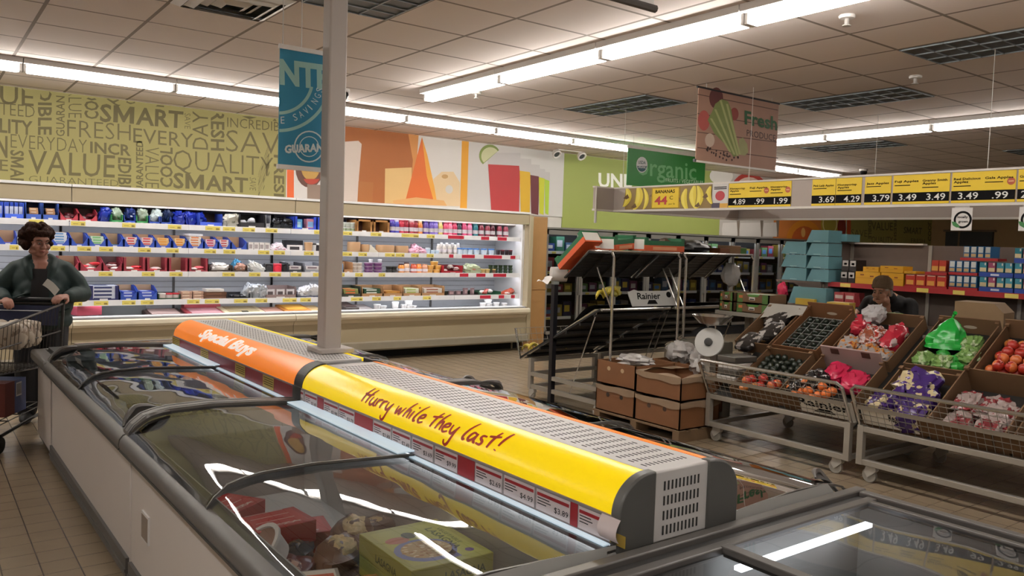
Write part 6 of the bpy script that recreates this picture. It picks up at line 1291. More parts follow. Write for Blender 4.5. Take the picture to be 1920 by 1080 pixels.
def sign(p0, p1, entries, desc, name='price_sign', seals=()):
    y1, y0 = sy_(p0), sy_(p1); z0, z1 = 1.990, 2.207; x = PX - .002
    t = thing(name, (x, (y0 + y1) / 2, z0), 'price sign', desc); MB('sign_yellow').box(x - .003, x, y0, y1, z0, z1).build('yellow_card', t)
    b = MB('print_black'); b.box(x - .004, x - .003, y0, y1, z0 + .018, z0 + .085); b.build('price_band', t)
    b = MB(hx('d8d8d4', .5)); c = MB('print_black'); n = len(entries)
    for k, (nm, pr) in enumerate(entries):
        ya = y1 - (y1 - y0) * k / n; w_ = (y1 - y0) / n; W = min(w_ * .8, .034 * len(pr))
        yb = ya - w_ * .55 + W / 2 - (.02 if n == 1 else 0); b.text(pr, (x - .0045, yb, z0 + .027), (x - .0045, yb - W, z0 + .027), (x - .0045, yb, z0 + .076), .008, hcap=.73)
        for i, ln in enumerate(nm.split('|')):
            Wn = min(w_ * .86, .0165 * len(ln)); zt = z1 - .055 - .021 * i - .006 * (n == 1); c.text(ln, (x - .0045, ya - w_ * .06, zt), (x - .0045, ya - w_ * .06 - Wn, zt), (x - .0045, ya - w_ * .06, zt + .017), .02, hcap=.73)
        zt = z1 - .055 - .021 * len(nm.split('|')); c.box(x - .0045, x - .003, ya - w_ * .62, ya - w_ * .06, zt - .004, zt + .002)
    b.build('price_figures', t); c.build('name_lettering', t)
    for f in seals:
        yc = y1 - (y1 - y0) * f; b = MB(hx('a8502c', .5)); b.add([(x - .0042, yc + .026 * math.cos(k * PI / 8), z1 - .075 + .026 * math.sin(k * PI / 8)) for k in range(16)], [range(16)]); b.use('d8b080').box(x - .005, x - .0042, yc - .016, yc + .016, z1 - .078, z1 - .072); b.build('red_seal', t)
sign(1367, 1484, (('Honeycrisp|Apples', '4.89'), ('Fuji Apples', '.99'), ('Honeycrisp|Apples', '1.99')), 'yellow sign with three apple prices beside the banana picture', seals=(.62, .95))
sign(1523, 1567, (('Pink Lady Apples', '3.69'),), 'yellow price sign for pink lady apples'); sign(1568, 1616, (('Honeycrisp|Apples', '4.29'),), 'yellow price sign for honeycrisp apples alone'); sign(1622, 1671, (('Jazz Apples', '3.79'),), 'yellow price sign for jazz apples')
sign(1675, 1781, (('Fuji Apples', '3.49'), ('Granny Smith|Apples', '3.49')), 'yellow price sign for fuji and granny smith apples'); sign(1785, 1905, (('Red Delicious|Apples', '3.49'), ('Gala Apples', '.99')), 'yellow price sign for red delicious and gala apples', seals=(.93,)); sign(1909, 2010, (('Gala Apples', '2.99'), ('Pears', '1.49')), 'yellow price sign cut off at the picture edge')
y1, y0 = sy_(1173), sy_(1335); x = PX - .002; t = thing('banana_sign', (x, (y0 + y1) / 2, 1.99), 'price sign', 'banana picture sign with a yellow price card'); MB(hx('7c6434', .5)).box(x - .003, x, y0, y1, 1.985, 2.21).build('picture_card', t)
b = MB(mat('print_d2bc3c', 'd2bc3c', .5, var=.2, scale=30)); L = [0]
def SP(px, py): q = atx(px, py, PX); L[0] += .00001; return V((PX - .0054 - L[0], q.y, min(2.209, max(1.986, q.z))))
for (c0, c1, w0) in (((1182, 355), (1176, 385), 9), ((1203, 352), (1196, 390), 11), ((1214, 356), (1213, 390), 6), ((1282, 357), (1284, 392), 9), ((1298, 352), (1302, 390), 11), ((1316, 352), (1312, 388), 10), ((1328, 352), (1330, 380), 8)):
    cx, cy = (c0[0] + c1[0]) / 2, (c0[1] + c1[1]) / 2
    for g, cc in ((1.25, '7c6a24'), (1.0, 'd2bc3c'), (.45, 'dccb58')): b.use(cc); b.poly(*[SP(cx + (0 if g > .5 else -w0 * .2) + w0 * .62 * g * math.cos(a) + 6 * (1 if c1[0] > c0[0] else -1) * math.sin(a) ** 2 + (c1[0] - c0[0]) * math.sin(a) / 2, cy + (c1[1] - c0[1]) * .6 * math.sin(a)) for a in [k * PI / 10 for k in range(20)]])
b.use('5c4420')
for q in ((1176, 370), (1190, 387), (1225, 366), (1273, 376), (1309, 385), (1324, 368)): b.poly(SP(q[0] - 6, q[1] + 2), SP(q[0] + 2, q[1] - 6), SP(q[0] + 5, q[1] + 1), SP(q[0], q[1] + 4))
b.build('banana_print', t)
c = MB('sign_yellow'); ya, yb = sy_(1223), sy_(1275); c.box(x - .008, x - .003, yb, ya, 1.995, 2.20); c.use('6a4a14')
for (a0, a1, z0, z1) in ((yb, ya, 1.997, 2.001), (yb, ya, 2.193, 2.197), (yb + .004, yb + .009, 1.997, 2.197), (ya - .009, ya - .004, 1.997, 2.197)): c.box(x - .009, x - .008, a0, a1, z0, z1)
k = c.build('price_card', t); w_ = ya - yb; c = MB('print_black'); c.text('BANANAS', (x - .0095, ya - w_ * .14, 2.145), (x - .0095, yb + w_ * .16, 2.145), (x - .0095, ya - w_ * .14, 2.178), .02); c.text('C', (x - .0095, yb + w_ * .34, 2.08), (x - .0095, yb + w_ * .22, 2.08), (x - .0095, yb + w_ * .34, 2.115), 0); c.text('per lb', (x - .0095, yb + w_ * .36, 2.03), (x - .0095, yb + w_ * .14, 2.03), (x - .0095, yb + w_ * .36, 2.045), 0); c.use('a01c24').text('44', (x - .0095, ya - w_ * .12, 2.035), (x - .0095, ya - w_ * .58, 2.035), (x - .0095, ya - w_ * .12, 2.115), .03); c.build('price_lettering', k)
y1, y0 = sy_(1336), sy_(1366); t = thing('fruit_card', (x, (y0 + y1) / 2, 1.99), 'sign card', 'white card with a red dot beside the banana picture'); MB(hx('c0bcb8', .5)).box(x - .003, x, y0, y1, 1.985, 2.21).build('white_card', t)
c = MB(hx('a02830', .5)); yc = (y0 + y1) / 2; c.add([(x - .004, yc + .055 * math.cos(k * PI / 10), 2.10 + .045 * math.sin(k * PI / 10)) for k in range(20)], [range(20)]); c.use('print_black').box(x - .004, x - .003, y0 + .02, y1 - .02, 2.175, 2.183).box(x - .004, x - .003, y0 + .02, y1 - .02, 2.16, 2.168); c.use('c8983c').box(x - .004, x - .003, y0, yc, 1.985, 2.03); c.use('3a3040').box(x - .004, x - .003, yc, y1, 1.985, 2.035); c.build('fruit_print', t)
for p0, p1, d in ((1788, 1827, 'small white hanging card with black ring and green leaf'), (1915, 1956, 'white hanging card cut off at the picture edge')):
    y1, y0 = sy_(p0), sy_(p1); z0, z1 = 1.795, 1.955; t = thing('local_card', (x, (y0 + y1) / 2, z0), 'sign card', d); MB(hx('c8c4c0', .5)).box(x - .003, x, y0, y1, z0, z1).build('white_card', t); MB('plastic_film').box(x - .002, x, y0 + .02, y1 - .02, z1, 1.985).build('clear_tab', t)
    yc, zc = (y0 + y1) / 2 - .008, (z0 + z1) / 2 - .004; ring(t, 0, 0, .047, .062, 0, 360, MATS['print_black'], 1, 'black_ring', lambda u, v: V((x - .004, yc + u, zc + v)))
    c = MB('print_black'); c.text('locally', (x - .0045, yc + .036, zc + .012), (x - .0045, yc - .034, zc + .012), (x - .0045, yc + .036, zc + .030), .02, hcap=.73); c.text('grown', (x - .0045, yc + .028, zc - .02), (x - .0045, yc - .036, zc - .02), (x - .0045, yc + .028, zc - .002), .02, hcap=.73); c.use('2c6c34').poly(*[V((x - .005, yc + a, zc + e)) for a, e in ((.075, -.012), (.05, -.015), (.025, -.035), (.015, -.055), (.04, -.055), (.065, -.04))]); c.build('leaf_print', t)

# ================================================================ GLASS DOOR FREEZERS ALONG THE WALL
mat('door_frame', '8d8a84', .35, metal=.4); mat('cabinet_dark', '14161a', .6); glass('door_glass', (.88, .9, .9), base=.03)
DX = [7.96, 8.70, 9.45, 10.24, 11.0, 11.75, 12.52, 13.28, 14.05, 14.8]
t = thing('upright_freezer', (11.4, 10.3, 0), 'freezer', 'long bank of glass door freezers along the wall')
b = MB('cabinet_dark'); b.box(7.95, 14.85, 10.55, 10.6, 0, 1.86).box(7.95, 14.85, 9.9, 10.6, 1.80, 1.86).box(7.95, 14.85, 9.9, 10.6, 0, .15).box(7.95, 7.98, 9.9, 10.6, 0, 1.86).box(14.82, 14.85, 9.9, 10.6, 0, 1.86); b.build('cabinet', t)
MB('door_frame').box(7.95, 14.85, 9.86, 9.9, 1.845, 1.872).build('top_trim', t)
for i, z in enumerate((.45, .84, 1.18, 1.5)):
    b = MB('cabinet_dark'); b.box(7.99, 14.8, 10.0, 10.5, z - .02, z); k = b.build('wire_shelf', t)
    b = MB('rail_white'); 
    for d_ in range(len(DX) - 1): b.box(DX[d_] + .08, DX[d_ + 1] - .08, 9.97, 9.99, z - .045, z)
    b.use('tag_yellow')
    for d_ in range(len(DX) - 1): b.box(DX[d_] + .12 + .1 * (i % 2), DX[d_] + .3, 9.966, 9.97, z - .04, z - .01)
    b.build('shelf_edge', k)
b = MB(mat('freezer_glow', 'ffffff', .4, emit=30.0, ecol='eef4ff', var=0)); b.box(8.05, 14.75, 9.93, 9.95, 1.775, 1.79)
b.build('interior_fill_lamp', t)
for d_ in range(len(DX) - 1):
    a, c = DX[d_] + .015, DX[d_ + 1] - .015; b = MB('door_frame'); z0, z1 = .18, 1.83
    for (q0, q1, r0, r1) in ((a, a + .045, z0, z1), (c - .045, c, z0, z1), (a, c, z0, z0 + .05), (a, c, z1 - .07, z1)): b.box(q0, q1, 9.87, 9.91, r0, r1)
    k = b.build('glass_door', t); MB('door_glass').poly((a + .045, 9.89, z0 + .05), (c - .045, 9.89, z0 + .05), (c - .045, 9.89, z1 - .07), (a + .045, 9.89, z1 - .07)).build('door_pane', k); MB('door_frame').box(c - .035, c - .015, 9.83, 9.87, .8, 1.3).build('door_handle', k)
random.seed(21)
for d_ in range(len(DX) - 1):
    for i, z in enumerate((.45, .84, 1.18, 1.5)):
        for k in range(3):
            x = DX[d_] + .14 + k * .2; h = random.uniform(.12, .26); c = random.choice(['2c5c48', '20346c', '5c2c4c', '8c7830', '7c7c80', '34506c', '7a2a34', '48683c', '26264a'])
            b = MB(hx(c, .4)); b.box(x, x + .17, 10.02, 10.2, z, z + h); b.use(random.choice(['b8b4ac', 'c8b048', '3c6cA0'.lower(), 'a8a8b0'])).box(x + .02, x + .13, 10.0195, 10.02, z + h * .3, z + h * .75)
            tag(b.build('frozen_carton', loc=(x, 10.1, z)), 'frozen food', 'frozen food carton behind the glass doors,', ('bottom', 'second', 'third', 'top')[i] + ' shelf', x, 'the brown column', 'cartons behind the glass doors')

# ================================================================ GROCERY GONDOLA BEYOND THE PRODUCE
GX, GY = 9.3, 5.82
mat('gondola_brown', '5c4e46', .6, var=.06); mat('shelf_red', '9c2024', .45)
t = thing('grocery_shelf', (9.7, 3.2, 0), 'shelf unit', 'grey brown grocery shelf unit with a red price rail')
b = MB('gondola_brown'); b.box(9.75, 9.80, -.5, GY, 0, 1.735); b.build('back_panel', t); b = MB('gondola_brown'); b.box(GX - .02, 9.80, GY, GY + .05, 0, 1.74); b.build('end_panel', t, bev=.005)
b = MB('steel')
for k in range(6): y = GY - .03 - k * 1.0; b.box(9.735, 9.75, y - .02, y + .02, .1, 1.735)
b.build('slotted_upright', t)
for z, f in ((1.245, 'shelf_red'), (.78, 'gondola_brown'), (.2, 'gondola_brown')):
    s = MB('cabinet_dark').box(GX, 9.75, -.5, GY, z - .03, z).build('shelf_board', t); b = MB(f); b.box(GX - .015, GX, -.5, GY, z - .055, z + .004)
    if f == 'shelf_red':
        b.use('tag_yellow')
        for p0, p1 in ((1577, 1596), (1720, 1742), (1788, 1810), (1885, 1911)): b.box(GX - .018, GX - .015, ys(p1, GX, z - .02), ys(p0, GX, z - .02), z - .05, z - .004)
    b.build('price_rail', s)
MB('trim_white').box(9.72, 9.82, GY - .95, GY + .05, 1.735, 1.755).build('top_ledge', t)
def gp(p0, p1, z, h, col, band, desc, name='grocery_box', cat='grocery box', dep=.22, row=0, grp=None, key=True, x=None):
    x = x or GX + .04; y1, y0 = ys(p0, x, z + .05) - .004, ys(p1, x, z + .05) + .004; b = MB(hx(col, .45)); b.box(x, x + dep, y0, y1, z + .002, z + h); q = y1 - y0
    for (c, a0, a1, z0, z1) in band: b.use(c).box(x - .001, x, y1 - q * a1, y1 - q * a0, z + h * z0, z + h * z1)
    o = b.build(name, loc=(x, (y0 + y1) / 2, z)); return tag(o, cat, desc, '', (-y0 + z * .01) if key else None, 'the teal boxes' if key else None, grp)
S0 = 1.245
for r in range(2):
    for k in range(2): gp(1575 + 14 * k + 3 * r, 1589 + 14 * k + 3 * r, S0 + .145 * r, .14, '1c1412', [('b8b4b0', .1, .9, .45, .95), ('1c1412', .3, .7, .55, .75)], 'black and white wrapped can pack', grp='black and white packs')
for k, (p0, p1, z, h) in enumerate(((1603, 1650, 0, .15), (1651, 1694, 0, .15), (1618, 1648, .152, .06), (1650, 1694, .152, .08), (1695, 1718, .152, .03))): gp(p0, p1, S0 + z, h, 'c8941c', [('7a3c14', .2, .35, .7, .8), ('7a3c14', .6, .75, .6, .7), ('b07c10', .02, .98, .48, .52)], 'golden yellow carton', grp='golden yellow cartons')
for k in range(4): gp(1697 + 19.5 * k, 1716 + 19.5 * k, S0 + .02, .125, 'a82a1c', [('d09440', .1, .85, .08, .5), ('c8b8a0', .1, .9, .9, .97)], 'red chips box', grp='red chips boxes')
gp(1695, 1776, S0, .02, 'a01c20', [], 'shallow red tray under the chips boxes', key=False); gp(1734, 1776, S0 + .15, .035, '981a20', [], 'red tray carrying two chips boxes', key=False)
for k in range(2): gp(1746 + 14 * k, 1760 + 14 * k, S0 + .19, .13, 'a8301c', [('d09c48', .05, .95, .1, .5)], 'red chips box on the upper tray', grp='red chips boxes up top')
for r in range(3):
    gp(1778 if r < 2 else 1800, 1833 if r < 2 else 1872, S0 + .165 * r, .03, '9c1a20', [], ('lowest', 'middle', 'top')[r] + ' red tray of blue and white canisters', key=False)
    for k in range(4): p = (1779 if r < 2 else 1806) + 13.3 * k; gp(p, p + 12.5, S0 + .165 * r + .032, .125, '28608c', [('c8ccc8', .1, .9, .45, .95), ('b89868', .1, .9, .08, .35)], 'blue and white canister', 'grocery_canister', 'canister', grp='blue and white canisters')
for r in range(3):
    for q in range(2):
        a = 1835 + 66 * q
        if r == 2 and q == 0: continue
        gp(a, a + 65, S0 + .16 * r, .05, '1c3c8c', [('c8ccd4', .35, .6, .3, .7)], ('low', 'middle', 'high')[r] + ' blue tray of noodle cups ' + ('nearer the canisters', 'at the picture edge')[q], key=False)
        for k in range(4): gp(a + 1 + 16 * k, a + 15.5 + 16 * k, S0 + .16 * r + .052, .105, ('2c7c8c', '8c3c5c', '2c7c8c', '3c8ca0')[k], [('c8b890', .05, .95, .05, .45), ('d0c8c0', .7, .9, .7, .95)], 'bright noodle cup pack', 'noodle_cup', 'noodle cup', grp='noodle cup packs')
for k in range(2): gp(1563 + 20 * k, 1582 + 20 * k, .78 + .18, .17, '9c3c40', [('c8b8b0', .1, .9, .55, .8), ('8c1c24', .1, .9, .2, .4)], 'red and white pack on the lower shelf', grp='red and white packs', x=9.2)
for k in range(6): gp(1886 + 9 * k, 1894 + 9 * k, .79, .14 + .03 * (k % 2), '5c2a2c', [('a89488', .1, .9, .4, .8)], 'dark red can on the low shelf', 'food_can', 'can', grp='dark red cans')
# end shelf with teal boxes
t = thing('end_shelf', (9.5, 6.2, 1.25), 'shelf', 'grey shelf on brackets at the end of the grocery unit'); MB('gondola_brown').box(9.2, 9.75, GY + .055, 6.52, 1.21, 1.24).build('shelf_board', t); b = MB('gondola_brown'); b.prism([(GY + .055, 1.21), (6.3, 1.21), (GY + .055, 1.08)], lambda u, v, q: (q, u, v), 9.22, 9.25); b.build('bracket', t)
mat('teal_card', '5f8c94', .5, var=.05)
def teal(p0, p1, z, h, desc, x=9.22, cut=True):
    y1, y0 = ys(p0, x, z + .05), ys(p1, x, z + .05); t = thing('teal_box', (x + .15, (y0 + y1) / 2, z), 'box', desc); b = MB('teal_card'); n = .07 if cut else 0
    b.prism([(y1, 0), (y1 - n, h - .006), (y0, h - .006), (y0, 0)], lambda u, v, q: (q, u, z + v), x, x + .3); b.build('carton', t); MB('8fb4b8').box(x - .001, x, (y0 + y1) / 2 - .05, (y0 + y1) / 2 + .05, z + .012, z + .02).build('printed_line', t)
for k in range(3): teal(1465, 1511, 1.242 + .17 * k, .168, ('bottom', 'middle', 'top')[k] + ' teal box of the shorter stack')
for k in range(4): teal(1512, 1553, 1.242 + .165 * k, .162, ('bottom', 'second', 'third', 'top')[k] + ' teal box of the taller stack')
teal(1553, 1588, 1.76, .10, 'teal box lying on the grocery unit top', 9.5, False); teal(1478, 1548, .95, .22, 'dark teal box standing low under the end shelf', 9.15)
MB('gondola_brown').box(9.1, 9.6, GY + .06, 6.45, 0, .94).build('end_base', thing('end_stand', (9.35, 6.1, 0), 'stand', 'dark stand under the low teal box'))
b = MB(pk); b.blob((9.2, 6.42, 1.1), (.05, .08, .1), 2, .5, 3, 12, 9); tag(b.build('pink_bag', loc=(9.2, 6.42, 1.0)), 'bag', 'pink red bag hanging under the teal boxes')
tag(MB(hx('c8a83c', .5)).box(9.1, 9.3, 5.88, 6.15, .942, 1.02).build('yellow_box', loc=(9.2, 6.0, .942)), 'box', 'yellow flat box below the teal boxes')
# ================================================================ PEOPLE
def remesh(o, vox, sm=3):
    m = o.modifiers.new('fuse', 'REMESH'); m.mode = 'VOXEL'; m.voxel_size = vox; m.use_smooth_shade = True
    s = o.modifiers.new('soften', 'SMOOTH'); s.factor = .5; s.iterations = sm
    return o
def limb(b, pts, rs):
    for i in range(len(pts) - 1):
        p, q = V(pts[i]), V(pts[i + 1]); n = max(3, int((q - p).length / .025))
        b.tube([p.lerp(q, k / n) for k in range(n + 1)], [rs[i] + (rs[i + 1] - rs[i]) * k / n for k in range(n + 1)], 10)
    for p, r in zip(pts, rs): b.blob(p, (r, r, r), 0, 0, 1, 10, 8)
def hand(b, wrist, direction, palm_n, k=1.0, curl=.5, thumb=1):
    d = V(direction).normalized(); n = V(palm_n); n = (n - d * n.dot(d)).normalized(); s = d.cross(n) * thumb
    W = V(wrist); R_ = Matrix((s, d, n)).transposed()
    b.blob(W + d * .045 * k, (.042 * k, .05 * k, .017 * k), 0, 0, 1, 12, 8, R_); b.blob(W + d * .01 * k, (.028 * k, .035 * k, .02 * k), 0, 0, 1, 10, 8, R_)
    for off, L, r in ((-.030, .062, .0085), (-.010, .074, .0092), (.011, .070, .009), (.030, .054, .008)):
        p = W + d * .082 * k + s * off * k; pts = [p]; a = 0
        for j, f in enumerate((.45, .32, .23)):
            a += curl * (.9, 1.1, .8)[j]; p = p + (d * math.cos(a) + n * math.sin(a)) * L * f * k; pts.append(p)
        limb(b, pts, [r * k * 1.05, r * k, r * k * .92, r * k * .8])
    p = W + d * .03 * k + s * .034 * k; q = p + (d * .6 + s * .7 + n * .35) * .036 * k; e = q + (d * .9 + s * .1 + n * .6).normalized() * .03 * k; limb(b, [p, q, e], [.013 * k, .011 * k, .0095 * k])
def head(b, c, R_, k=1.0):
    c = V(c); P = lambda x, y, z: c + R_ @ (V((x, y, z)) * k); E = lambda p, s, q=None: b.blob(P(*p), tuple(v * k for v in s), 0, 0, 1, 14, 10, R_)
    E((0, .012, .03), (.073, .09, .085)); E((0, -.02, -.04), (.058, .066, .066)); E((0, -.045, -.085), (.034, .034, .026)); E((0, -.062, .03), (.055, .03, .03))       # skull, face, chin, brow
    for s in (-1, 1): E((s * .04, -.06, -.025), (.026, .024, .024)); E((s * .076, .012, -.01), (.012, .02, .032)); E((s * .045, -.025, -.07), (.026, .04, .024))          # cheeks, ears, jaw
    limb(b, [P(0, -.084, .018), P(0, -.100, -.012), P(0, -.108, -.026)], [.009 * k, .011 * k, .015 * k])
    for s in (-1, 1): E((s * .013, -.096, -.030), (.010, .012, .009))
    E((0, -.080, -.056), (.024, .014, .007)); E((0, -.078, -.068), (.021, .014, .007))
    return P
def face_bits(t, P, R_, k, lip, brow):
    b = MB(hx('8c8078', .4))
    for s in (-1, 1): b.blob(P(s * .031, -.083, .004), (.011 * k, .008 * k, .0055 * k), 0, 0, 1, 10, 8, R_)
    e = b.build('eyes', t); b = MB(hx('1c1410', .3))
    for s in (-1, 1): b.blob(P(s * .031 + .003, -.090, .003), (.006 * k, .004 * k, .006 * k), 0, 0, 1, 8, 6, R_)
    b.build('pupils', e); b = MB(hx(brow, .8))
    for s in (-1, 1): b.tube([P(s * .014, -.094, .024), P(s * .032, -.093, .031), P(s * .05, -.080, .024)], [.004 * k, .005 * k, .003 * k], 6)
    b.build('eyebrows', t)
    b = MB(hx(lip, .5)); b.tube([P(-.024, -.083, -.062), P(-.008, -.093, -.058), P(0, -.095, -.060), P(.008, -.093, -.058), P(.024, -.083, -.062)], [.002 * k, .005 * k, .0055 * k, .005 * k, .002 * k], 6); b.build('lips', t)
# ---------------------------------------------------------------- woman behind the cart
WO = V((.86, 7.66, 0)); RB = Matrix.Rotation(-.16, 3, 'Z')
def wp_(x, y, z): return WO + RB @ V((x, y, z))
t = thing('person', WO, 'person', 'woman in a dark teal jacket pushing a shopping cart, holding a paper list')
b = MB(mat('skin_pale', '9a6c5c', .5, var=.06, scale=20)); RH = Matrix.Rotation(.35, 3, 'Z') @ Matrix.Rotation(.16, 3, 'X'); HC = wp_(-.02, -.07, 1.485)
PH = head(b, HC, RH, 1.04)
limb(b, [wp_(0, .0, 1.27), wp_(-.01, -.035, 1.40)], [.062, .056]); limb(b, [wp_(0, 0, .86), wp_(0, -.01, 1.05), wp_(0, 0, 1.22)], [.15, .15, .14]); limb(b, [wp_(-.13, .01, 1.25), wp_(.13, .01, 1.25)], [.055, .055])
AR = {1: [wp_(.19, .01, 1.27), wp_(.30, .03, 1.06), wp_(.20, -.22, 1.055)], -1: [wp_(-.19, .01, 1.27), wp_(-.31, .02, 1.06), wp_(-.23, -.23, 1.03)]}
for s in (1, -1): limb(b, AR[s], [.045, .040, .028])
for s in (1, -1): limb(b, [wp_(s * .09, 0, .86), wp_(s * .10, -.03, .47), wp_(s * .10, .02, .09)], [.095, .06, .042]); limb(b, [wp_(s * .10, .03, .05), wp_(s * .11, -.12, .035)], [.04, .032])
hand(b, AR[1][2] + RB @ V((-.01, -.015, .0)), RB @ V((-.55, -.75, -.05)), RB @ V((-.2, .3, -1)), 1.0, .55, 1); hand(b, AR[-1][2] + RB @ V((.0, -.015, 0)), RB @ V((.25, -.95, -.1)), RB @ V((.1, .2, -1)), 1.0, .75, -1)
remesh(b.build('body', t), .0065, 2); face_bits(t, PH, RH, 1.04, '7c3a34', '3a241a')
b = MB(hx('0e0d10', .8)); b.sheet(lambda u, v: wp_((-.055 - .02 * v) + (.11 + .04 * v) * u, -.172 - .035 * math.sin(PI * min(1, v * 1.2)) - .012 * math.sin(PI * u) + .05 * (1 - v) ** 2, 1.27 - .46 * v), 8, 14); b.build('black_top', t)
b = MB(mat('jacket_teal', '102726', .7, var=.15, scale=12))
for c, s in (((0, .01, 1.16), (.225, .16, .2)), ((0, .0, .98), (.24, .19, .2)), ((0, .01, .84), (.235, .18, .12)), ((0, .015, 1.26), (.235, .115, .095)), ((0, -.06, 1.10), (.17, .13, .13))): b.blob(wp_(*c), s, 0, 0, 1, 20, 14, RB)
for s in (1, -1): A = AR[s]; limb(b, [wp_(s * .07, .015, 1.325), A[0] + V((-s * .02, 0, -.015)), A[0].lerp(A[1], .5) + V((s * .005, 0, -.01)), A[1], A[1].lerp(A[2], .5), A[2].lerp(A[1], .06)], [.05, .078, .082, .076, .066, .048])
for s in (1, -1): limb(b, [wp_(s * .06, .05, 1.37), wp_(s * .105, -.03, 1.335), wp_(s * .088, -.115, 1.275), wp_(s * .06, -.155, 1.19)], [.026, .03, .028, .016])
for k, (x, z) in enumerate(((.12, 1.0), (-.13, 1.03), (.16, .9), (-.1, .88))): limb(b, [wp_(x - .07, -.175, z), wp_(x + .05, -.18, z + .05)], [.012, .012])
remesh(b.build('jacket', t), .009, 12)
b = MB(hx('17171b', .8))
for s in (1, -1): limb(b, [wp_(s * .085, 0, .84), wp_(s * .10, -.03, .47), wp_(s * .10, .02, .10)], [.125, .092, .078])
remesh(b.build('trousers', t), .011, 3)
b = MB(hx('101012', .6))
for s in (1, -1): b.blob(wp_(s * .105, -.05, .045), (.05, .13, .05), 0, 0, 1, 14, 8, RB, flat=.8)
b.build('shoes', t)
b = MB(mat('hair_brown', '2c1a12', .9, var=.5, scale=60, bump=.8, spec=.15)); random.seed(5)
for k in range(230):
    u = random.uniform(-1, 1); a = random.uniform(0, 2 * PI); q = math.sqrt(1 - u * u); d = V((q * math.cos(a), q * math.sin(a), u))
    if d.y < -.22 and d.z < .42: continue
    if d.z < -.75: continue
    r = .021 + random.random() * .014; p = V((d.x * .108, .02 + d.y * .102, .030 + d.z * .115)); b.blob(HC + RH @ p, (r, r, r * .9), k, .3, 2, 8, 6)
for k in range(12): a = -.9 + k * .16; b.blob(HC + RH @ V((.075 * math.sin(a), -.085 * math.cos(a) + .0, .078 + .008 * (k % 2))), (.026, .022, .022), k, .3, 2, 8, 6)
b.blob(HC + RH @ V((0, .03, .04)), (.10, .095, .11), 1, .1, 2, 14, 10)
remesh(b.build('hair', t), .0055, 0)
lp = AR[1][2] + RB @ V((-.09, -.09, .03)); b = MB(hx('c8c6c0', .5)); b.sheet(lambda u, v: lp + RB @ V((-.085 * u + .035 * v, -.03, .085 * u + .05 * v + .012 * math.sin(3 * u) - .02)), 6, 3); tag(b.build('paper_list', loc=lp), 'paper', 'folded white paper list in the hand of the woman')
# ---------------------------------------------------------------- shopping cart
CO = V((.96, 7.31, 0)); CF = V((-.5, -.866, 0)); CL = V((-.866, .5, 0))
def cp(u, v, z): return CO + CF * u + CL * v + V((0, 0, z))
t = thing('shopping_cart', cp(.5, .26, 0), 'shopping cart', 'dark wire shopping cart pushed by the woman'); mat('cart_metal', '3a3836', .35, metal=.6)
def rim(u, s, f): wd = .27 - .07 * u; zt = 1.0 - .12 * u; zb = .52 + .05 * u; return cp(u, .26 + s * (wd - .03 * (1 - f)), zb + (zt - zb) * f)
b = MB('cart_metal'); b.tube([rim(0, -1, 1), rim(.95, -1, 1), rim(.95, 1, 1), rim(0, 1, 1)], .009, 6, True).tube([rim(0, -1, 0), rim(.95, -1, 0), rim(.95, 1, 0), rim(0, 1, 0)], .006, 6, True)
b.tube([rim(0, -1, .55), rim(.95, -1, .55), rim(.95, 1, .55), rim(0, 1, .55)], .006, 6, True); b.build('basket_rim', t)
b = MB('cart_metal')
for s in (-1, 1):
    for k in range(20): b.tube([rim(k * .05, s, 0), rim(k * .05, s, 1)], .0022, 4)
for k in range(10):
    f = k / 9 * 2 - 1; b.tube([rim(.95, f, 0), rim(.95, f, 1)], .0022, 4); b.tube([rim(0, f, 0), rim(.95, f, 0)], .0022, 4)
for k in range(18): b.tube([rim(k * .053, -1, 0), rim(k * .053, 1, 0)], .0018, 4)
b.build('wire_basket', t)
b = MB('cart_metal')
for s in (0.0, .52): b.tube([cp(.82, s + (.06 if s < .1 else -.06), .13), cp(.30, s, .20), cp(.08, s, .28), cp(.02, s, .52), cp(-.04, s, 1.0)], .012, 8)
b.build('chassis_tube', t)
b = MB('cart_metal')
for k in range(7): b.tube([cp(.15, .04 + .073 * k, .24), cp(.88, .08 + .06 * k, .20)], .004, 4)
for k in range(5): b.tube([cp(.15 + .18 * k, .03 + .012 * k, .24 - .01 * k), cp(.15 + .18 * k, .49 - .012 * k, .24 - .01 * k)], .004, 4)
b.build('lower_rack', t)
MB(hx('26282c', .4)).tube([cp(-.05, -.01, 1.03), cp(-.05, .53, 1.03)], .016, 10).build('handle', t)
b = MB(hx('1c2440', .4)); b.add([rim(.06, -1, .66), rim(.06, 1, .66), rim(.03, 1, .98), rim(.03, -1, .98)], [(0, 1, 2, 3), (3, 2, 1, 0)]); b.use('c0c4c8'); p, q = rim(.055, -.7, .9), rim(.055, .7, .9); b.tube([p + V((0, -.006, 0)), q + V((0, -.006, 0))], .004, 4); b.build('child_seat', t)
for u, v in ((.12, .02), (.12, .50), (.80, .08), (.80, .44)):
    c = cp(u, v, .062); R_ = Matrix.Rotation(PI / 2, 3, 'X') ; R_ = Matrix.Rotation(math.atan2(CF.y, CF.x), 3, 'Z') @ R_
    k = MB(hx('1a1816', .6)).lathe([(.055, -.016), (.062, -.008), (.062, .008), (.055, .016)], c, 16, R_).build('wheel', t); MB('cart_metal').bar(c + V((0, 0, .01)), cp(u + .03, v, .2), .045, .012, (1, 0, 0)).build('wheel_fork', k)
pw = mixmat('paper_pack', 'a89c8c', '7c6c5c', 10, .4, .58)
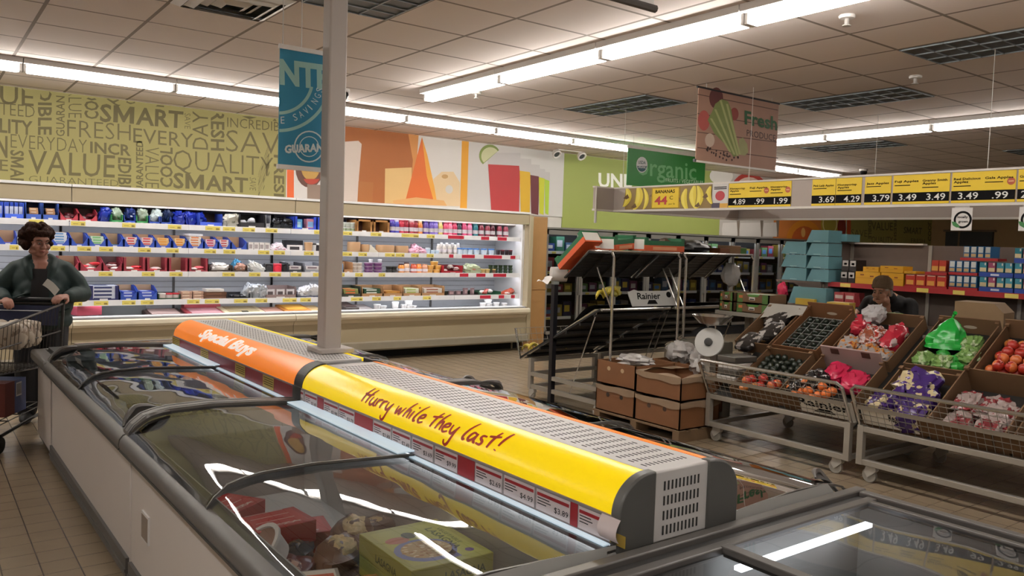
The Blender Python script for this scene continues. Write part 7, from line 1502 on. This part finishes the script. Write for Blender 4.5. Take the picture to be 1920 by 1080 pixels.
for k in range(6):
    c = cp(.30 + .11 * (k % 3), .14 + .22 * (k // 3), .80); b = MB('paper_pack'); b.blob(c, (.065, .12, .10), k, .15, 3, 14, 10, Matrix.Rotation(math.atan2(CF.y, CF.x), 3, 'Z'), sq=.6); tag(b.build('wrapped_pack', loc=c), 'wrapped pack', 'beige wrapped paper pack in the cart basket', '', k, 'the handle', 'wrapped packs in the cart')
M = Matrix.Translation(cp(.60, .20, .25)) @ Matrix.Rotation(math.atan2(CF.y, CF.x), 4, 'Z'); t = thing('food_box', cp(.6, .2, .25), 'food box', 'blue and dark red carton with barcode on the lower cart rack'); b = MB(hx('22386c', .45), M); b.box(-.15, .02, -.2, .14, 0, .24); b.use('5c2420').box(.02, .16, -.2, .14, 0, .24); b.build('carton', t)
b = MB(hx('c0bcb8', .5), M); b.box(.161, .162, -.06, .05, .13, .22).box(-.08, .0, .1405, .1415, .12, .22); b.use('print_black')
for k in range(6): b.box(.162, .1625, -.05 + .016 * k, -.043 + .016 * k, .14, .21); b.box(-.075 + .012 * k, -.07 + .012 * k, .1415, .142, .13, .21)
b.build('barcode_label', t)
# ---------------------------------------------------------------- man stooping beyond the produce
MO = V((8.02, 4.30, 0)); RM = Matrix.Rotation(math.radians(-84), 3, 'Z')
def mp(x, y, z): return MO + RM @ V((x, y, z))
t = thing('person', MO, 'person', 'stooping man in a tan knit hat and black jacket looking down at produce'); HM = mp(.03, -.33, 1.235); RHM = RM @ Matrix.Rotation(-.05, 3, 'Z') @ Matrix.Rotation(.06, 3, 'X')
b = MB(mat('skin_man', 'b88a72', .5, var=.06, scale=20)); PM = head(b, HM, RHM, 1.0)
limb(b, [mp(0, -.12, 1.13), mp(.02, -.28, 1.17)], [.06, .056]); limb(b, [mp(0, .12, .86), mp(0, .05, 1.0), mp(0, -.08, 1.10)], [.14, .15, .14])
AM = {1: [mp(.19, -.06, 1.10), mp(.26, -.18, .88), mp(.20, -.40, 1.03)], -1: [mp(-.19, -.06, 1.10), mp(-.26, -.18, .88), mp(-.18, -.40, 1.03)]}
for s in (1, -1): limb(b, AM[s], [.055, .043, .029]); hand(b, AM[s][2], RM @ V((-s * .2, -.95, .0)), RM @ V((0, 0, -1)), 1.0, .4, s); limb(b, [mp(s * .09, .12, .84), mp(s * .11, -.02, .46), mp(s * .11, .10, .09)], [.095, .06, .043]); limb(b, [mp(s * .11, .11, .05), mp(s * .12, -.06, .035)], [.04, .032])
remesh(b.build('body', t), .0075, 2); face_bits(t, PM, RHM, 1.0, '6c3c34', '6c6058')
b = MB(hx('0c0c0f', .8))
for c, s in (((0, .12, .88), (.20, .17, .15)), ((0, .05, 1.0), (.22, .18, .16)), ((0, -.06, 1.10), (.21, .15, .12))): b.blob(mp(*c), s, 0, 0, 1, 16, 10, RM)
for s in (1, -1): A = AM[s]; limb(b, [A[0], A[1], A[2].lerp(A[1], .08)], [.09, .075, .05])
limb(b, [mp(-.05, -.17, 1.18), mp(.05, -.17, 1.18)], [.06, .06]); remesh(b.build('jacket', t), .011, 3)
b = MB(hx('1c1e26', .8))
for s in (1, -1): limb(b, [mp(s * .09, .12, .84), mp(s * .11, -.02, .46), mp(s * .11, .10, .10)], [.12, .085, .07])
remesh(b.build('trousers', t), .012, 2)
b = MB(hx('121214', .6))
for s in (1, -1): b.blob(mp(s * .115, .02, .045), (.05, .13, .05), 0, 0, 1, 14, 8, RM, flat=.8)
b.build('shoes', t)
b = MB(mat('knit_tan', '7a6650', .85, var=.2, scale=90, bump=.5)); n = 22
prof = [(.088, -.014), (.096, -.004), (.097, .024), (.091, .028), (.094, .042), (.088, .072), (.073, .098), (.048, .116), (.02, .124), (.003, .126)]
b.lathe(prof, HM + RHM @ V((0, .010, .045)), n, RHM @ Matrix.Rotation(-.2, 3, 'X'), 1.12); k = b.build('knit_hat', t); b = MB(hx('b0a898', .6)); b.cbox((0, 0, 0), (.03, .006, .018), Matrix.Translation(HM + RHM @ V((.085, -.07, .035))) @ (RHM @ Matrix.Rotation(.9, 3, 'Z')).to_4x4()); b.build('hat_badge', k)
b = MB(hx('7c766e', .8))
for s in (1, -1): b.blob(HM + RHM @ V((s * .075, .03, -.005)), (.016, .04, .035), s, .3, 2, 10, 8, RHM)
b.build('hair', t)

finish_labels()
